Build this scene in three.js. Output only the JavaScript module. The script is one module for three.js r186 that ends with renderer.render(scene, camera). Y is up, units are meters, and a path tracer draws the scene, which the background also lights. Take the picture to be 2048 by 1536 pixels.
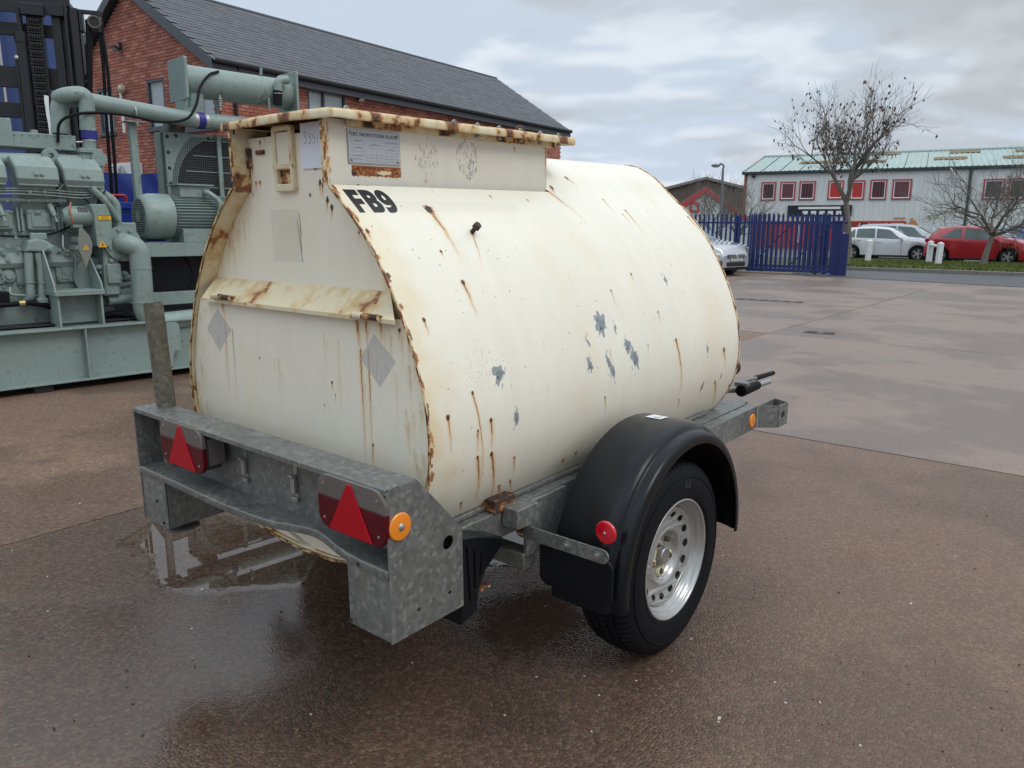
import * as THREE from 'three';
import { mergeGeometries, toCreasedNormals } from 'three/addons/utils/BufferGeometryUtils.js';
import { TextGeometry } from 'three/addons/geometries/TextGeometry.js';
import { FontLoader } from 'three/addons/loaders/FontLoader.js';
import { RoundedBoxGeometry } from 'three/addons/geometries/RoundedBoxGeometry.js';

// ------------------------------------------------------------ camera, sky, sun
const scene = new THREE.Scene();
const FPX = 1539, CAMH = 1.3737, PITCH = 0.20145, ROLL = -0.00526;
const camera = new THREE.PerspectiveCamera(2 * Math.atan(768 / FPX) * 180 / Math.PI, 4 / 3, 0.1, 600);
camera.position.set(0, CAMH, 0);
camera.rotation.order = 'YXZ';
camera.rotation.set(-PITCH, 0, -ROLL);
const renderer = new THREE.WebGLRenderer({ antialias: true });
renderer.toneMapping = THREE.LinearToneMapping;
renderer.toneMappingExposure = 0.85;
renderer.shadowMap.enabled = true;

// seeded noise
function rng(seed) { let s = seed >>> 0; return () => { s = (s + 0x6D2B79F5) >>> 0; let t = s; t = Math.imul(t ^ (t >>> 15), t | 1); t ^= t + Math.imul(t ^ (t >>> 7), t | 61); return ((t ^ (t >>> 14)) >>> 0) / 4294967296; }; }
const NT = new Float32Array(65536); { const r = rng(7); for (let i = 0; i < 65536; i++) NT[i] = r(); }
const hsh = (i, j) => NT[(Math.imul(i, 374761393) + Math.imul(j, 668265263) + Math.imul(i ^ (j << 3), 1274126177) >>> 7) & 65535];
function vn(x, y) { const i = Math.floor(x), j = Math.floor(y), u = x - i, v = y - j, a = u * u * (3 - 2 * u), b = v * v * (3 - 2 * v); const p = hsh(i, j), q = hsh(i + 1, j), r = hsh(i, j + 1), s = hsh(i + 1, j + 1); return p + (q - p) * a + (r - p) * b + (p - q - r + s) * a * b; }
function fbm(x, y, o = 4, g = 0.5) { let a = 1, t = 0, n = 0; for (let k = 0; k < o; k++) { t += a * vn(x, y); n += a; a *= g; x = x * 2.03 + 17.1; y = y * 2.03 + 9.7; } return t / n; }
const clamp = (x, a = 0, b = 1) => x < a ? a : x > b ? b : x;
const sst = (a, b, x) => { const t = clamp((x - a) / (b - a)); return t * t * (3 - 2 * t); };
const lerp = (a, b, t) => a + (b - a) * t;
const toS = (l) => { l = clamp(l); return 255 * (l <= 0.0031308 ? 12.92 * l : 1.055 * Math.pow(l, 1 / 2.4) - 0.055); };

{ // overcast winter sky: layered grey cloud, thinner and bluer to the left, brighter overhead as overcast skies are
  const W = 2048, H = 1024, d = new Float32Array(W * H * 4);
  for (let j = 0; j < H; j++) {
    const el = ((j + 0.5) / H - 0.5) * Math.PI, y = Math.max(Math.sin(el), 0), c = Math.cos(el);
    for (let i = 0; i < W; i++) {
      const az = ((i + 0.5) / W - 0.5) * 2 * Math.PI, x = c * Math.cos(az), z = c * Math.sin(az), k = 1 / (y + 0.16);
      const wx = x * k * 2.0, wz = z * k * 2.0;
      const w1 = fbm(wx * 0.5 + 31, wz * 0.5 + 5, 4), w2 = fbm(wx * 0.5 + 3, wz * 0.5 + 55, 4);
      const n = fbm(wx * 0.55 + w1 * 2.2 + 4, wz * 0.8 + w2 * 2.2, 6, 0.55), m = fbm(wx * 1.7 + w2 * 2 + 9, wz * 2.4 + 40, 5, 0.55);
      const thick = sst(0.38, 0.66, n), puff = sst(0.46, 0.70, m) * (1 - 0.5 * thick);
      const low = 1 - sst(0.0, 0.45, y);
      let L = lerp(0.82, 0.63, thick) + 0.17 * puff;
      L *= 1 + 1.15 * sst(0.22, 0.95, y);
      const blue = (1 - thick) * (1 - puff * 0.8);
      const o = 4 * (j * W + i);
      d[o] = L * (0.935 - 0.10 * blue); d[o + 1] = L * (1.0 - 0.03 * blue); d[o + 2] = L * (1.055 + 0.07 * blue + 0.02 * low); d[o + 3] = 1;
    }
  }
  const t = new THREE.DataTexture(d, W, H, THREE.RGBAFormat, THREE.FloatType);
  t.mapping = THREE.EquirectangularReflectionMapping; t.magFilter = t.minFilter = THREE.LinearFilter; t.wrapS = THREE.RepeatWrapping; t.needsUpdate = true;
  scene.background = t; scene.environment = t;
}
const sun = new THREE.DirectionalLight(new THREE.Color(1, 0.965, 0.91), 1.1);
sun.position.set(14, 20, 3.5); sun.castShadow = true; sun.shadow.radius = 45;
sun.shadow.mapSize.set(2048, 2048); Object.assign(sun.shadow.camera, { left: -30, right: 40, top: 40, bottom: -30, near: 1, far: 120 });
scene.add(sun); scene.add(sun.target); sun.target.position.set(0, 0, -6);

// ------------------------------------------------------------ helpers
const V = (x, y, z) => new THREE.Vector3(x, y, z);
const used = {};
function numbered(n) { used[n] = (used[n] ?? -1) + 1; return used[n] ? n + '_' + String(used[n]).padStart(3, '0') : n; }
function thing(name, label, category, group) { const o = new THREE.Group(); o.name = numbered(name); o.userData = { label, category }; if (group) o.userData.group = group; scene.add(o); return o; }
function nonIdx(g) { let q = g.index ? g.toNonIndexed() : g; for (const k of Object.keys(q.attributes)) if (!['position', 'normal', 'uv', 'color'].includes(k)) q.deleteAttribute(k); if (!q.attributes.normal) q.computeVertexNormals(); if (!q.attributes.uv) q.setAttribute('uv', new THREE.BufferAttribute(new Float32Array(q.attributes.position.count * 2), 2)); q.morphAttributes = {}; return q; }
function mg(list) { list = list.flat(9).filter(Boolean); if (list.length === 1) return list[0]; const l = list.map(nonIdx); if (!l.every((g) => g.attributes.color)) l.forEach((g) => g.deleteAttribute('color')); return mergeGeometries(l); }
// uv in metres, from the face's own main direction
function tri(g, s = 1) {
  g = nonIdx(g); const p = g.attributes.position, uv = new Float32Array(p.count * 2), a = V(), b = V(), c = V(), n = V();
  for (let i = 0; i < p.count; i += 3) {
    a.fromBufferAttribute(p, i); b.fromBufferAttribute(p, i + 1); c.fromBufferAttribute(p, i + 2); n.copy(b).sub(a).cross(c.clone().sub(a));
    const x = Math.abs(n.x), y = Math.abs(n.y), z = Math.abs(n.z);
    [a, b, c].forEach((v, k) => { let u, w; if (x >= y && x >= z) { u = v.z; w = v.y; } else if (y >= z) { u = v.x; w = v.z; } else { u = v.x; w = v.y; } uv[2 * (i + k)] = u * s; uv[2 * (i + k) + 1] = w * s; });
  }
  g.setAttribute('uv', new THREE.BufferAttribute(uv, 2)); return g;
}
function mesh(name, geos, mat, parent, o = {}) {
  let g = Array.isArray(geos) ? mg(geos) : geos; if (!o.keepUV) g = tri(g);
  const m = new THREE.Mesh(g, mat); m.castShadow = m.receiveShadow = true;
  m.name = parent === scene ? numbered(name) : name; if (o.label) m.userData.label = o.label; if (o.kind) m.userData.kind = o.kind;
  (parent ?? scene).add(m); return m;
}
function structure(name, geos, mat, o = {}) { const m = mesh(name, geos, mat, scene, o); m.userData.kind = 'structure'; return m; }
const at = (g, x, y, z, rx = 0, ry = 0, rz = 0) => { if (rx || ry || rz) g.applyMatrix4(new THREE.Matrix4().makeRotationFromEuler(new THREE.Euler(rx, ry, rz))); return g.translate(x, y, z); };
const box = (x0, x1, y0, y1, z0, z1) => at(new THREE.BoxGeometry(Math.abs(x1 - x0), Math.abs(y1 - y0), Math.abs(z1 - z0)), (x0 + x1) / 2, (y0 + y1) / 2, (z0 + z1) / 2);
const rbox = (x0, x1, y0, y1, z0, z1, r = 0.005, s = 2) => at(new RoundedBoxGeometry(Math.abs(x1 - x0), Math.abs(y1 - y0), Math.abs(z1 - z0), s, Math.min(r, Math.abs(x1 - x0) / 2.01, Math.abs(y1 - y0) / 2.01, Math.abs(z1 - z0) / 2.01)), (x0 + x1) / 2, (y0 + y1) / 2, (z0 + z1) / 2);
const v3 = (p) => p.isVector3 ? p : V(p[0], p[1], p[2]);
// cylinder (tapered) between two points
function rod(a, b, r, r2 = r, seg = 12, open = false) { a = v3(a).clone(); b = v3(b).clone(); const d = b.clone().sub(a), g = new THREE.CylinderGeometry(r2, r, d.length(), seg, 1, open); g.applyQuaternion(new THREE.Quaternion().setFromUnitVectors(V(0, 1, 0), d.clone().normalize())); const m = a.add(b).multiplyScalar(0.5); return g.translate(m.x, m.y, m.z); }
function tube(pts, r, seg = 24, rs = 8, tension = 0.5) { return new THREE.TubeGeometry(new THREE.CatmullRomCurve3(pts.map((p) => v3(p).clone()), false, 'catmullrom', tension), seg, r, rs, false); }
// pipe with arcs of radius br at its corners
function pipe(pts, r, br, rs = 20) {
  pts = pts.map((p) => v3(p).clone()); const path = new THREE.CurvePath(); let cur = pts[0];
  for (let i = 1; i < pts.length - 1; i++) { const A = pts[i - 1], B = pts[i], C = pts[i + 1], k = Math.min(br, B.distanceTo(A) * 0.49, B.distanceTo(C) * 0.49), p = B.clone().add(A.clone().sub(B).setLength(k)), q = B.clone().add(C.clone().sub(B).setLength(k)); path.add(new THREE.LineCurve3(cur, p)); path.add(new THREE.QuadraticBezierCurve3(p, B, q)); cur = q; }
  path.add(new THREE.LineCurve3(cur, pts[pts.length - 1]));
  const P = []; for (const c of path.curves) { const n = c.isLineCurve3 ? 1 : 9; for (let k = P.length ? 1 : 0; k <= n; k++) P.push(c.getPoint(k / n)); }
  // sweep a ring
  const pos = [], nor = [], idx = []; let up = null;
  P.forEach((p, i) => { const t = (P[i + 1] ?? p).clone().sub(P[i - 1] ?? p).normalize(); if (!up) { up = Math.abs(t.y) < 0.9 ? V(0, 1, 0) : V(1, 0, 0); } const b = t.clone().cross(up).normalize(); up = b.clone().cross(t).normalize(); for (let k = 0; k <= rs; k++) { const a = k / rs * 2 * Math.PI, n = b.clone().multiplyScalar(Math.cos(a)).addScaledVector(up, Math.sin(a)); pos.push(p.x + n.x * r, p.y + n.y * r, p.z + n.z * r); nor.push(n.x, n.y, n.z); } });
  for (let i = 0; i < P.length - 1; i++) for (let k = 0; k < rs; k++) { const a = i * (rs + 1) + k, b = a + rs + 1; idx.push(a, b, a + 1, b, b + 1, a + 1); }
  const g = new THREE.BufferGeometry(); g.setAttribute('position', new THREE.Float32BufferAttribute(pos, 3)); g.setAttribute('normal', new THREE.Float32BufferAttribute(nor, 3)); g.setAttribute('uv', new THREE.Float32BufferAttribute(new Float32Array(pos.length / 3 * 2), 2)); g.setIndex(idx); return g;
}
const shp = (pts, holes = []) => { const s = new THREE.Shape(pts.map((p) => new THREE.Vector2(p[0], p[1]))); for (const h of holes) s.holes.push(new THREE.Path(h.map((p) => new THREE.Vector2(p[0], p[1])))); return s; };
const circ = (x, y, r, n = 20, ry = r) => Array.from({ length: n }, (_, k) => [x + r * Math.cos(k / n * 2 * Math.PI), y + ry * Math.sin(k / n * 2 * Math.PI)]);
function ext(pts, depth, o = {}) { return new THREE.ExtrudeGeometry(pts instanceof THREE.Shape ? pts : shp(pts, o.holes), { depth, bevelEnabled: !!o.bevel, bevelThickness: o.bevel ?? 0, bevelSize: o.bevel ?? 0, bevelOffset: -(o.bevel ?? 0), bevelSegments: o.bs ?? 1, curveSegments: 10 }); }
// shape drawn in (z,y) of a frame and extruded along x from x0 to x1
function fixWind(g) { g = nonIdx(g); const q = g.attributes.position, n = g.attributes.normal, u = g.attributes.uv; for (let i = 0; i < q.count; i += 3) for (const A of [q, n, u]) { const s = A.itemSize; for (let k = 0; k < s; k++) { const t = A.array[(i + 1) * s + k]; A.array[(i + 1) * s + k] = A.array[(i + 2) * s + k]; A.array[(i + 2) * s + k] = t; } } return g; }
// shape drawn in (z,y) and extruded along x; shape drawn in (x,z) and extruded along y
const extX = (pts, x0, x1, o) => fixWind(ext(pts, x1 - x0, o).applyMatrix4(new THREE.Matrix4().makeBasis(V(0, 0, 1), V(0, 1, 0), V(1, 0, 0)))).translate(x0, 0, 0);
const extY = (pts, y0, y1, o) => fixWind(ext(pts, y1 - y0, o).applyMatrix4(new THREE.Matrix4().makeBasis(V(1, 0, 0), V(0, 0, 1), V(0, 1, 0)))).translate(0, y0, 0);
const extZ = (pts, z0, z1, o) => ext(pts, z1 - z0, o).translate(0, 0, z0);
const flip = (g) => { g = fixWind(g); const n = g.attributes.normal.array; for (let i = 0; i < n.length; i++) n[i] = -n[i]; return g; };
const lathe = (pts, seg = 32) => new THREE.LatheGeometry(pts.map((p) => new THREE.Vector2(p[0], p[1])), seg);   // (radius, along y)
const roundRect = (w, h, r, n = 6) => { const o = []; [[w / 2 - r, h / 2 - r, 0], [-w / 2 + r, h / 2 - r, 1], [-w / 2 + r, -h / 2 + r, 2], [w / 2 - r, -h / 2 + r, 3]].forEach(([x, y, q]) => { for (let k = 0; k <= n; k++) { const a = (q + k / n) * Math.PI / 2; o.push([x + r * Math.cos(a), y + r * Math.sin(a)]); } }); return o; };
// surface from a grid of points
function grid(nu, nv, f, uvf) { const p = [], uv = [], idx = []; for (let j = 0; j <= nv; j++) for (let i = 0; i <= nu; i++) { const q = f(i / nu, j / nv); p.push(q[0], q[1], q[2]); const w = uvf ? uvf(i / nu, j / nv) : [i / nu, j / nv]; uv.push(w[0], w[1]); } for (let j = 0; j < nv; j++) for (let i = 0; i < nu; i++) { const a = j * (nu + 1) + i, b = a + nu + 1; idx.push(a, a + 1, b, a + 1, b + 1, b); } const g = new THREE.BufferGeometry(); g.setAttribute('position', new THREE.Float32BufferAttribute(p, 3)); g.setAttribute('uv', new THREE.Float32BufferAttribute(uv, 2)); g.setIndex(idx); g.computeVertexNormals(); return g; }

// where a photo pixel's direction meets the ground, a wall or a thing's own plane
const cp = Math.cos(PITCH), sp = Math.sin(PITCH), cr = Math.cos(ROLL), sr = Math.sin(ROLL), EYE = V(0, CAMH, 0);
function ray(u, v) { const a = (u - 1024) / FPX, b = -(v - 768) / FPX, r = cr * a + sr * b, up = -sr * a + cr * b; return V(r, up * cp - sp, -up * sp - cp); }
function atY(u, v, y = 0) { const d = ray(u, v); return d.multiplyScalar((y - CAMH) / d.y).add(EYE); }
// a frame: x along its length (yaw measured from straight ahead to the right), y up, z to its right
class Frame {
  constructor(x, y, z, yaw, tilt = 0, px = 0, py = 0) { const R = new THREE.Matrix4().makeRotationY(Math.PI / 2 - yaw), T = new THREE.Matrix4().makeTranslation(px, py, 0).multiply(new THREE.Matrix4().makeRotationZ(tilt)).multiply(new THREE.Matrix4().makeTranslation(-px, -py, 0)); this.m = new THREE.Matrix4().makeTranslation(x, y, z).multiply(R).multiply(T); this.i = this.m.clone().invert(); this.e = EYE.clone().applyMatrix4(this.i); }
  put(o) { this.m.decompose(o.position, o.quaternion, o.scale); return o; }
  dir(u, v) { return ray(u, v).add(EYE).applyMatrix4(this.i).sub(this.e); }
  on(u, v, axis, val) { const d = this.dir(u, v), t = (val - this.e.getComponent(axis)) / d.getComponent(axis); return d.multiplyScalar(t).add(this.e); }
  z(u, v, z = 0) { return this.on(u, v, 2, z); } x(u, v, x = 0) { return this.on(u, v, 0, x); } y(u, v, y = 0) { return this.on(u, v, 1, y); }
}
// ------------------------------------------------------------ procedural materials
function dataTex(w, h, f, o = {}) { const d = new Uint8Array(w * h * 4); for (let j = 0; j < h; j++) for (let i = 0; i < w; i++) { const c = f(i, j), k = 4 * (j * w + i); d[k] = c[0]; d[k + 1] = c[1]; d[k + 2] = c[2]; d[k + 3] = c[3] ?? 255; } const t = new THREE.DataTexture(d, w, h); t.magFilter = THREE.LinearFilter; t.minFilter = THREE.LinearMipmapLinearFilter; t.generateMipmaps = true; t.wrapS = t.wrapT = o.clamp ? THREE.ClampToEdgeWrapping : THREE.RepeatWrapping; if (o.srgb) t.colorSpace = THREE.SRGBColorSpace; if (o.size) t.repeat.set(1 / o.size, 1 / (o.sizeY ?? o.size)); t.needsUpdate = true; return t; }
const S = (c) => [toS(c[0]), toS(c[1]), toS(c[2])];
const lin = (r, g, b) => new THREE.Color().setRGB(r, g, b);
const std = (c, roughness = 0.6, metalness = 0, o = {}) => new THREE.MeshStandardMaterial({ color: Array.isArray(c) ? lin(...c) : c, roughness, metalness, ...o });
const tfbm = (x, y, p, o = 4) => { const u = x * p, v = y * p, a = x, b = y; return fbm(u, v, o) * (1 - a) * (1 - b) + fbm(u - p, v, o) * a * (1 - b) + fbm(u, v - p, o) * (1 - a) * b + fbm(u - p, v - p, o) * a * b; };

// fine speckle for paint and plastic: value in r (bump) and g (roughness)
const fineTex = dataTex(256, 256, (i, j) => { const n = tfbm(i / 256, j / 256, 24, 3), m = tfbm(i / 256 + 0.0, j / 256, 6, 4); return [255 * n, 255 * clamp(0.55 + (m - 0.5) * 1.1), 0]; }, { size: 0.6 });
// hot-dip galvanised steel: large crystal flakes
const galvMaps = (() => {
  const n = 1024, cells = 100, r = rng(11), P = []; for (let k = 0; k < cells * cells; k++) P.push([r(), r(), r(), r()]);
  const C = new Float32Array(n * n * 2);
  const col = dataTex(n, n, (i, j) => {
    const x = i / n * cells + (vn(i / 9, j / 9) - 0.5) * 0.35, y = j / n * cells + (vn(i / 9 + 50, j / 9) - 0.5) * 0.35; let b = 9, id = 0;
    for (let a = -1; a <= 1; a++) for (let c = -1; c <= 1; c++) { const gx = Math.floor(x) + a, gy = Math.floor(y) + c, k = ((gy + cells * 4) % cells) * cells + (gx + cells * 4) % cells, dx = gx + P[k][0] - x, dy = (gy + P[k][1] - y) * (0.7 + P[k][3] * 0.6), d = dx * dx + dy * dy; if (d < b) { b = d; id = k; } }
    const big = tfbm(i / n, j / n, 5, 4), t = P[id][2], white = t > 0.9 ? 0.05 : 0, fine = tfbm(i / n, j / n, 70, 2), ox = sst(0.60, 0.74, tfbm(i / n, j / n, 14, 5)), L = 0.182 + (t - 0.5) * 0.066 + (big - 0.5) * 0.13 + white * 0.7 + (fine - 0.5) * 0.05 + ox * 0.07, st = sst(0.55, 0.75, tfbm(i / n, j / n, 9, 4));
    C[2 * (j * n + i)] = t; C[2 * (j * n + i) + 1] = big;
    return S([L * (0.98 + 0.05 * st), L * 1.0, L * (0.94 - 0.12 * st)]);
  }, { srgb: true, size: 1.15 });
  const rg = dataTex(n, n, (i, j) => { const k = 2 * (j * n + i); return [255 * C[k], 255 * clamp(0.36 + C[k] * 0.16 + (C[k + 1] - 0.5) * 0.3), 0]; }, { size: 1.15 });
  return { col, rg };
})();
const M = {};
M.galv = new THREE.MeshStandardMaterial({ map: galvMaps.col, roughnessMap: galvMaps.rg, roughness: 1.1, metalness: 0.35, bumpMap: fineTex, bumpScale: 0.0004 });
M.oldGalv = new THREE.MeshStandardMaterial({ color: lin(0.85, 0.76, 0.64), map: galvMaps.col, roughnessMap: galvMaps.rg, roughness: 1.0, metalness: 0.35, bumpMap: fineTex, bumpScale: 0.0006 });
// cream paint over steel that rusts in patches: used on the trims, lid and edges
function rustPaint(seed, amount, size) {
  const n = 1024; return dataTex(n, n, (i, j) => {
    const u = i / n, v = j / n, a = tfbm(u, v, 7 + seed % 3, 5), b = tfbm((u + 0.37) % 1, (v + 0.2 * seed) % 1, 22, 4), c = tfbm((u + 0.1 * seed) % 1, v, 60, 2);
    const k = a * 0.62 + b * 0.3 + c * 0.08, rust = sst(amount - 0.018, amount + 0.03, k), halo = sst(amount - 0.14, amount, k), deep = sst(amount + 0.03, amount + 0.1, k);
    const base = [0.74 - 0.08 * b, 0.66 - 0.1 * b, 0.47 - 0.12 * b], hal = [0.58, 0.36, 0.13], ru = [0.27, 0.10, 0.035], dk = [0.055, 0.03, 0.022];
    const o = [0, 1, 2].map((q) => lerp(lerp(lerp(base[q], hal[q], halo * 0.75), ru[q], rust), dk[q], deep)); return S(o);
  }, { srgb: true, size });
}
M.rustTrim = std([1, 1, 1], 0.62, 0, { map: rustPaint(1, 0.53, 0.55), bumpMap: fineTex, bumpScale: 0.001 });
M.rustLight = std([1, 1, 1], 0.55, 0, { map: rustPaint(3, 0.60, 0.5), bumpMap: fineTex, bumpScale: 0.0008 });
M.rustHeavy = std([1, 1, 1], 0.75, 0, { map: rustPaint(2, 0.42, 0.35), bumpMap: fineTex, bumpScale: 0.0015 });
M.rustEdge = std([1, 1, 1], 0.75, 0, { map: rustPaint(4, 0.50, 0.25), bumpMap: fineTex, bumpScale: 0.0015 });
M.cream = std([0.72, 0.67, 0.53], 0.42, 0, { bumpMap: fineTex, bumpScale: 0.0003 });
M.black = new THREE.MeshPhysicalMaterial({ color: lin(0.006, 0.007, 0.009), roughness: 0.50, specularIntensity: 0.5, roughnessMap: fineTex, bumpMap: fineTex, bumpScale: 0.0004 });
M.blackMatt = std([0.012, 0.012, 0.014], 0.75);
M.dark = std([0.02, 0.02, 0.022], 0.6);
M.rubber = new THREE.MeshPhysicalMaterial({ color: lin(0.0075, 0.008, 0.010), roughness: 0.6, specularIntensity: 0.3, bumpMap: fineTex, bumpScale: 0.0008 });
M.silver = std([0.42, 0.42, 0.405], 0.38, 0.5, { roughnessMap: fineTex });
M.steel = std([0.42, 0.41, 0.39], 0.38, 0.8);
M.bolt = std([0.36, 0.36, 0.35], 0.4, 0.7);
M.white = std([0.78, 0.78, 0.77], 0.5);
M.redLens = new THREE.MeshPhysicalMaterial({ color: lin(0.40, 0.001, 0.010), roughness: 0.4, specularIntensity: 0.4, clearcoat: 0.12, clearcoatRoughness: 0.05 });
M.redDark = new THREE.MeshPhysicalMaterial({ color: lin(0.085, 0.001, 0.006), roughness: 0.4, specularIntensity: 0.4, clearcoat: 0.12, clearcoatRoughness: 0.05 });
M.redBright = new THREE.MeshPhysicalMaterial({ color: lin(0.62, 0.006, 0.02), roughness: 0.2, clearcoat: 1, clearcoatRoughness: 0.08 });
M.amber = new THREE.MeshPhysicalMaterial({ color: lin(0.85, 0.25, 0.008), roughness: 0.25, clearcoat: 0.8, clearcoatRoughness: 0.1 });
M.clearLens = new THREE.MeshPhysicalMaterial({ color: lin(0.12, 0.105, 0.10), roughness: 0.2, clearcoat: 0.5, clearcoatRoughness: 0.04 });
M.amberLens = new THREE.MeshPhysicalMaterial({ color: lin(0.17, 0.09, 0.05), roughness: 0.2, clearcoat: 0.5, clearcoatRoughness: 0.04 });
M.rib = std([0.26, 0.24, 0.23], 0.2);
M.cap = std([0.05, 0.05, 0.052], 0.5);
// text and print on its own small plate
function canvasTex(w, h, draw) { const c = document.createElement('canvas'); c.width = w; c.height = h; const g = c.getContext('2d'); draw(g, w, h); const t = new THREE.CanvasTexture(c); t.colorSpace = THREE.SRGBColorSpace; t.wrapS = t.wrapT = THREE.ClampToEdgeWrapping; return t; }
// ------------------------------------------------------------ the yard: cast concrete bays, wet after rain
const BAYYAW = 0.675, bayF = new Frame(0, 0, 0, BAYYAW);
const inPoly = (p, P) => { let c = false; for (let i = 0, j = P.length - 1; i < P.length; j = i++) if ((P[i][1] > p[1]) !== (P[j][1] > p[1]) && p[0] < (P[j][0] - P[i][0]) * (p[1] - P[i][1]) / (P[j][1] - P[i][1]) + P[i][0]) c = !c; return c; };
const segD = (x, y, P) => { let b = 1e9; for (let i = 0, j = P.length - 1; i < P.length; j = i++) { const ax = P[j][0], ay = P[j][1], dx = P[i][0] - ax, dy = P[i][1] - ay, t = clamp(((x - ax) * dx + (y - ay) * dy) / (dx * dx + dy * dy)); b = Math.min(b, Math.hypot(x - ax - t * dx, y - ay - t * dy)); } return inPoly([x, y], P) ? -b : b; };
const gpoly = (pts) => pts.map(([u, v]) => { const p = bayF.y(u, v, 0); return [p.x, p.z]; });
// standing water (mirror smooth) and the film of water that covers the lower part of the near bay
const puddles = [gpoly([[225, 1085], [300, 1030], [420, 1010], [520, 1060], [700, 1110], [640, 1170], [430, 1180], [300, 1190]]), gpoly([[560, 1120], [760, 1150], [1010, 1130], [1130, 1010], [1000, 990], [700, 1080]])];
const films = [gpoly([[-90, 1225], [330, 1185], [700, 1100], [720, 1250], [600, 1390], [430, 1480], [200, 1620], [-90, 1620]]), gpoly([[900, 1230], [1150, 1120], [1200, 1250], [1000, 1330]])];
const dampP = gpoly([[250, 1010], [700, 1040], [1180, 960], [1420, 1180], [1380, 1420], [1200, 1640], [-100, 1640], [-100, 1040]]);
const AGG = [[0.23, 0.115, 0.066], [0.155, 0.078, 0.044], [0.30, 0.170, 0.10], [0.20, 0.066, 0.038], [0.105, 0.064, 0.044], [0.30, 0.195, 0.130], [0.095, 0.050, 0.030]];
function bayMaps(n, size, cell, seed, X0, Z0, wetF, dry, grey, tone0 = 1, rough0 = 0.5) {
  const r = rng(seed), cells = Math.round(size / cell), P = new Float32Array(cells * cells * 4); for (let k = 0; k < P.length; k++) P[k] = r();
  const H = new Uint8Array(n * n * 2), SP = new Uint8Array(n * n), k = cells / n;
  const col = dataTex(n, n, (i, j) => {
    const x = i * k, y = j * k, ix = Math.floor(x), iy = Math.floor(y); let b = 9, b2 = 9, id = 0;
    for (let a = -1; a <= 1; a++) for (let c = -1; c <= 1; c++) { const q = 4 * (((iy + c + cells) % cells) * cells + (ix + a + cells) % cells), dx = ix + a + P[q] - x, dy = iy + c + P[q + 1] - y, d = dx * dx + dy * dy; if (d < b) { b2 = b; b = d; id = q; } else if (d < b2) b2 = d; }
    const X = X0 + i / n * size, Z = Z0 + j / n * size, wob = (fbm(X * 3.1, Z * 3.1, 4) - 0.5) * 0.22 + (fbm(X * 14, Z * 14, 3) - 0.5) * 0.07;
    const w = wetF ? wetF(X, Z, wob) : { p: 0, f: 0 };
    const big = fbm(X * 0.9 + seed, Z * 0.9, 5), med = fbm(X * 5 + seed, Z * 5, 4), fin = vn(X * 160, Z * 160);
    const edge = Math.sqrt(b2) - Math.sqrt(b), stone = AGG[Math.floor(P[id + 2] * 6.99)], tone = 0.72 + 0.5 * P[id + 3];
    const h = clamp(sst(0.0, 0.45, edge) * (0.55 + 0.45 * P[id + 3])) * lerp(0.6, 1, med);
    const damp = clamp(sst(0.42, 0.60, big + (med - 0.5) * 0.3) * (wetF ? 0.35 : 0.6) + (wetF ? 0.75 * sst(0.35, -0.30, w.d + (big - 0.5) * 1.1) : 0) + w.f * 0.15);   // darker where water has soaked in
    const mort = [0.205, 0.122, 0.078], pale = [0.36, 0.275, 0.225];
    const c = [0, 1, 2].map((q) => { const s = lerp(mort[q], stone[q] * tone * 1.25, lerp(0.72, 0.40, wetF ? sst(-0.3, 0.5, w.d) : 0.6) * sst(0.02, 0.2, edge)) * (0.86 + 0.28 * fbm(X * 1.7 + 5, Z * 1.7, 4)); let v = lerp(s, pale[q] * (0.85 + 0.3 * med), dry * 0.62); v = lerp(v, (v * 0.3 + 0.15), grey * 0.45); return v * lerp(1.12, wetF ? 0.46 : 0.6, damp) * (0.9 + 0.2 * fin) * tone0; });
    if (P[id + 2] > 0.9994 && P[id + 3] > 0.3 && b < 0.12) for (let q = 0; q < 3; q++) c[q] = 0.5 + 0.2 * P[id];                         // a few pale chips of stone
    SP[j * n + i] = 255 * clamp(0.42 + 0.2 * damp + 0.6 * Math.max(w.f, w.p)); const o = 2 * (j * n + i); H[o] = 255 * clamp(h * (1 - w.p) * (1 - 0.88 * w.f) * (1 - 0.35 * dry) + 0.5 * w.p + 0.35 * w.f);
    H[o + 1] = 255 * lerp(lerp(clamp(rough0 + dry * 0.12 + (med - 0.5) * 0.25 - damp * 0.2, 0.08, 1), 0.10 + 0.10 * med, w.f), 0.012, w.p);
    return S(c);
  }, { srgb: true, size, sizeY: size });
  const rb = dataTex(n, n, (i, j) => { const o = 2 * (j * n + i); return [H[o], H[o + 1], 0, SP[j * n + i]]; }, { size, sizeY: size });
  return { col, rb };
}
const wetNear = (X, Z, wob) => { let p = 0, f = 0; for (const P of puddles) p = Math.max(p, sst(0.03, -0.05, segD(X, Z, P) + wob)); for (const P of films) f = Math.max(f, sst(0.18, -0.12, segD(X, Z, P) + wob * 1.4)); return { p, f: Math.max(f, p), d: segD(X, Z, dampP) + wob }; };
const JX = [-9.9, -4.9, 0.08, 5.08, 10.08, 14.55, 19.3, 24.0, 29.0], JZ = [-17.5, -12.9, -8.3, -3.7, 0.9, 5.5, 10.1, 14.7];
const groundM = (m, bs) => new THREE.MeshPhysicalMaterial({ map: m.col, roughnessMap: m.rb, roughness: 1, bumpMap: m.rb, bumpScale: bs, specularIntensityMap: m.rb });
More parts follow.
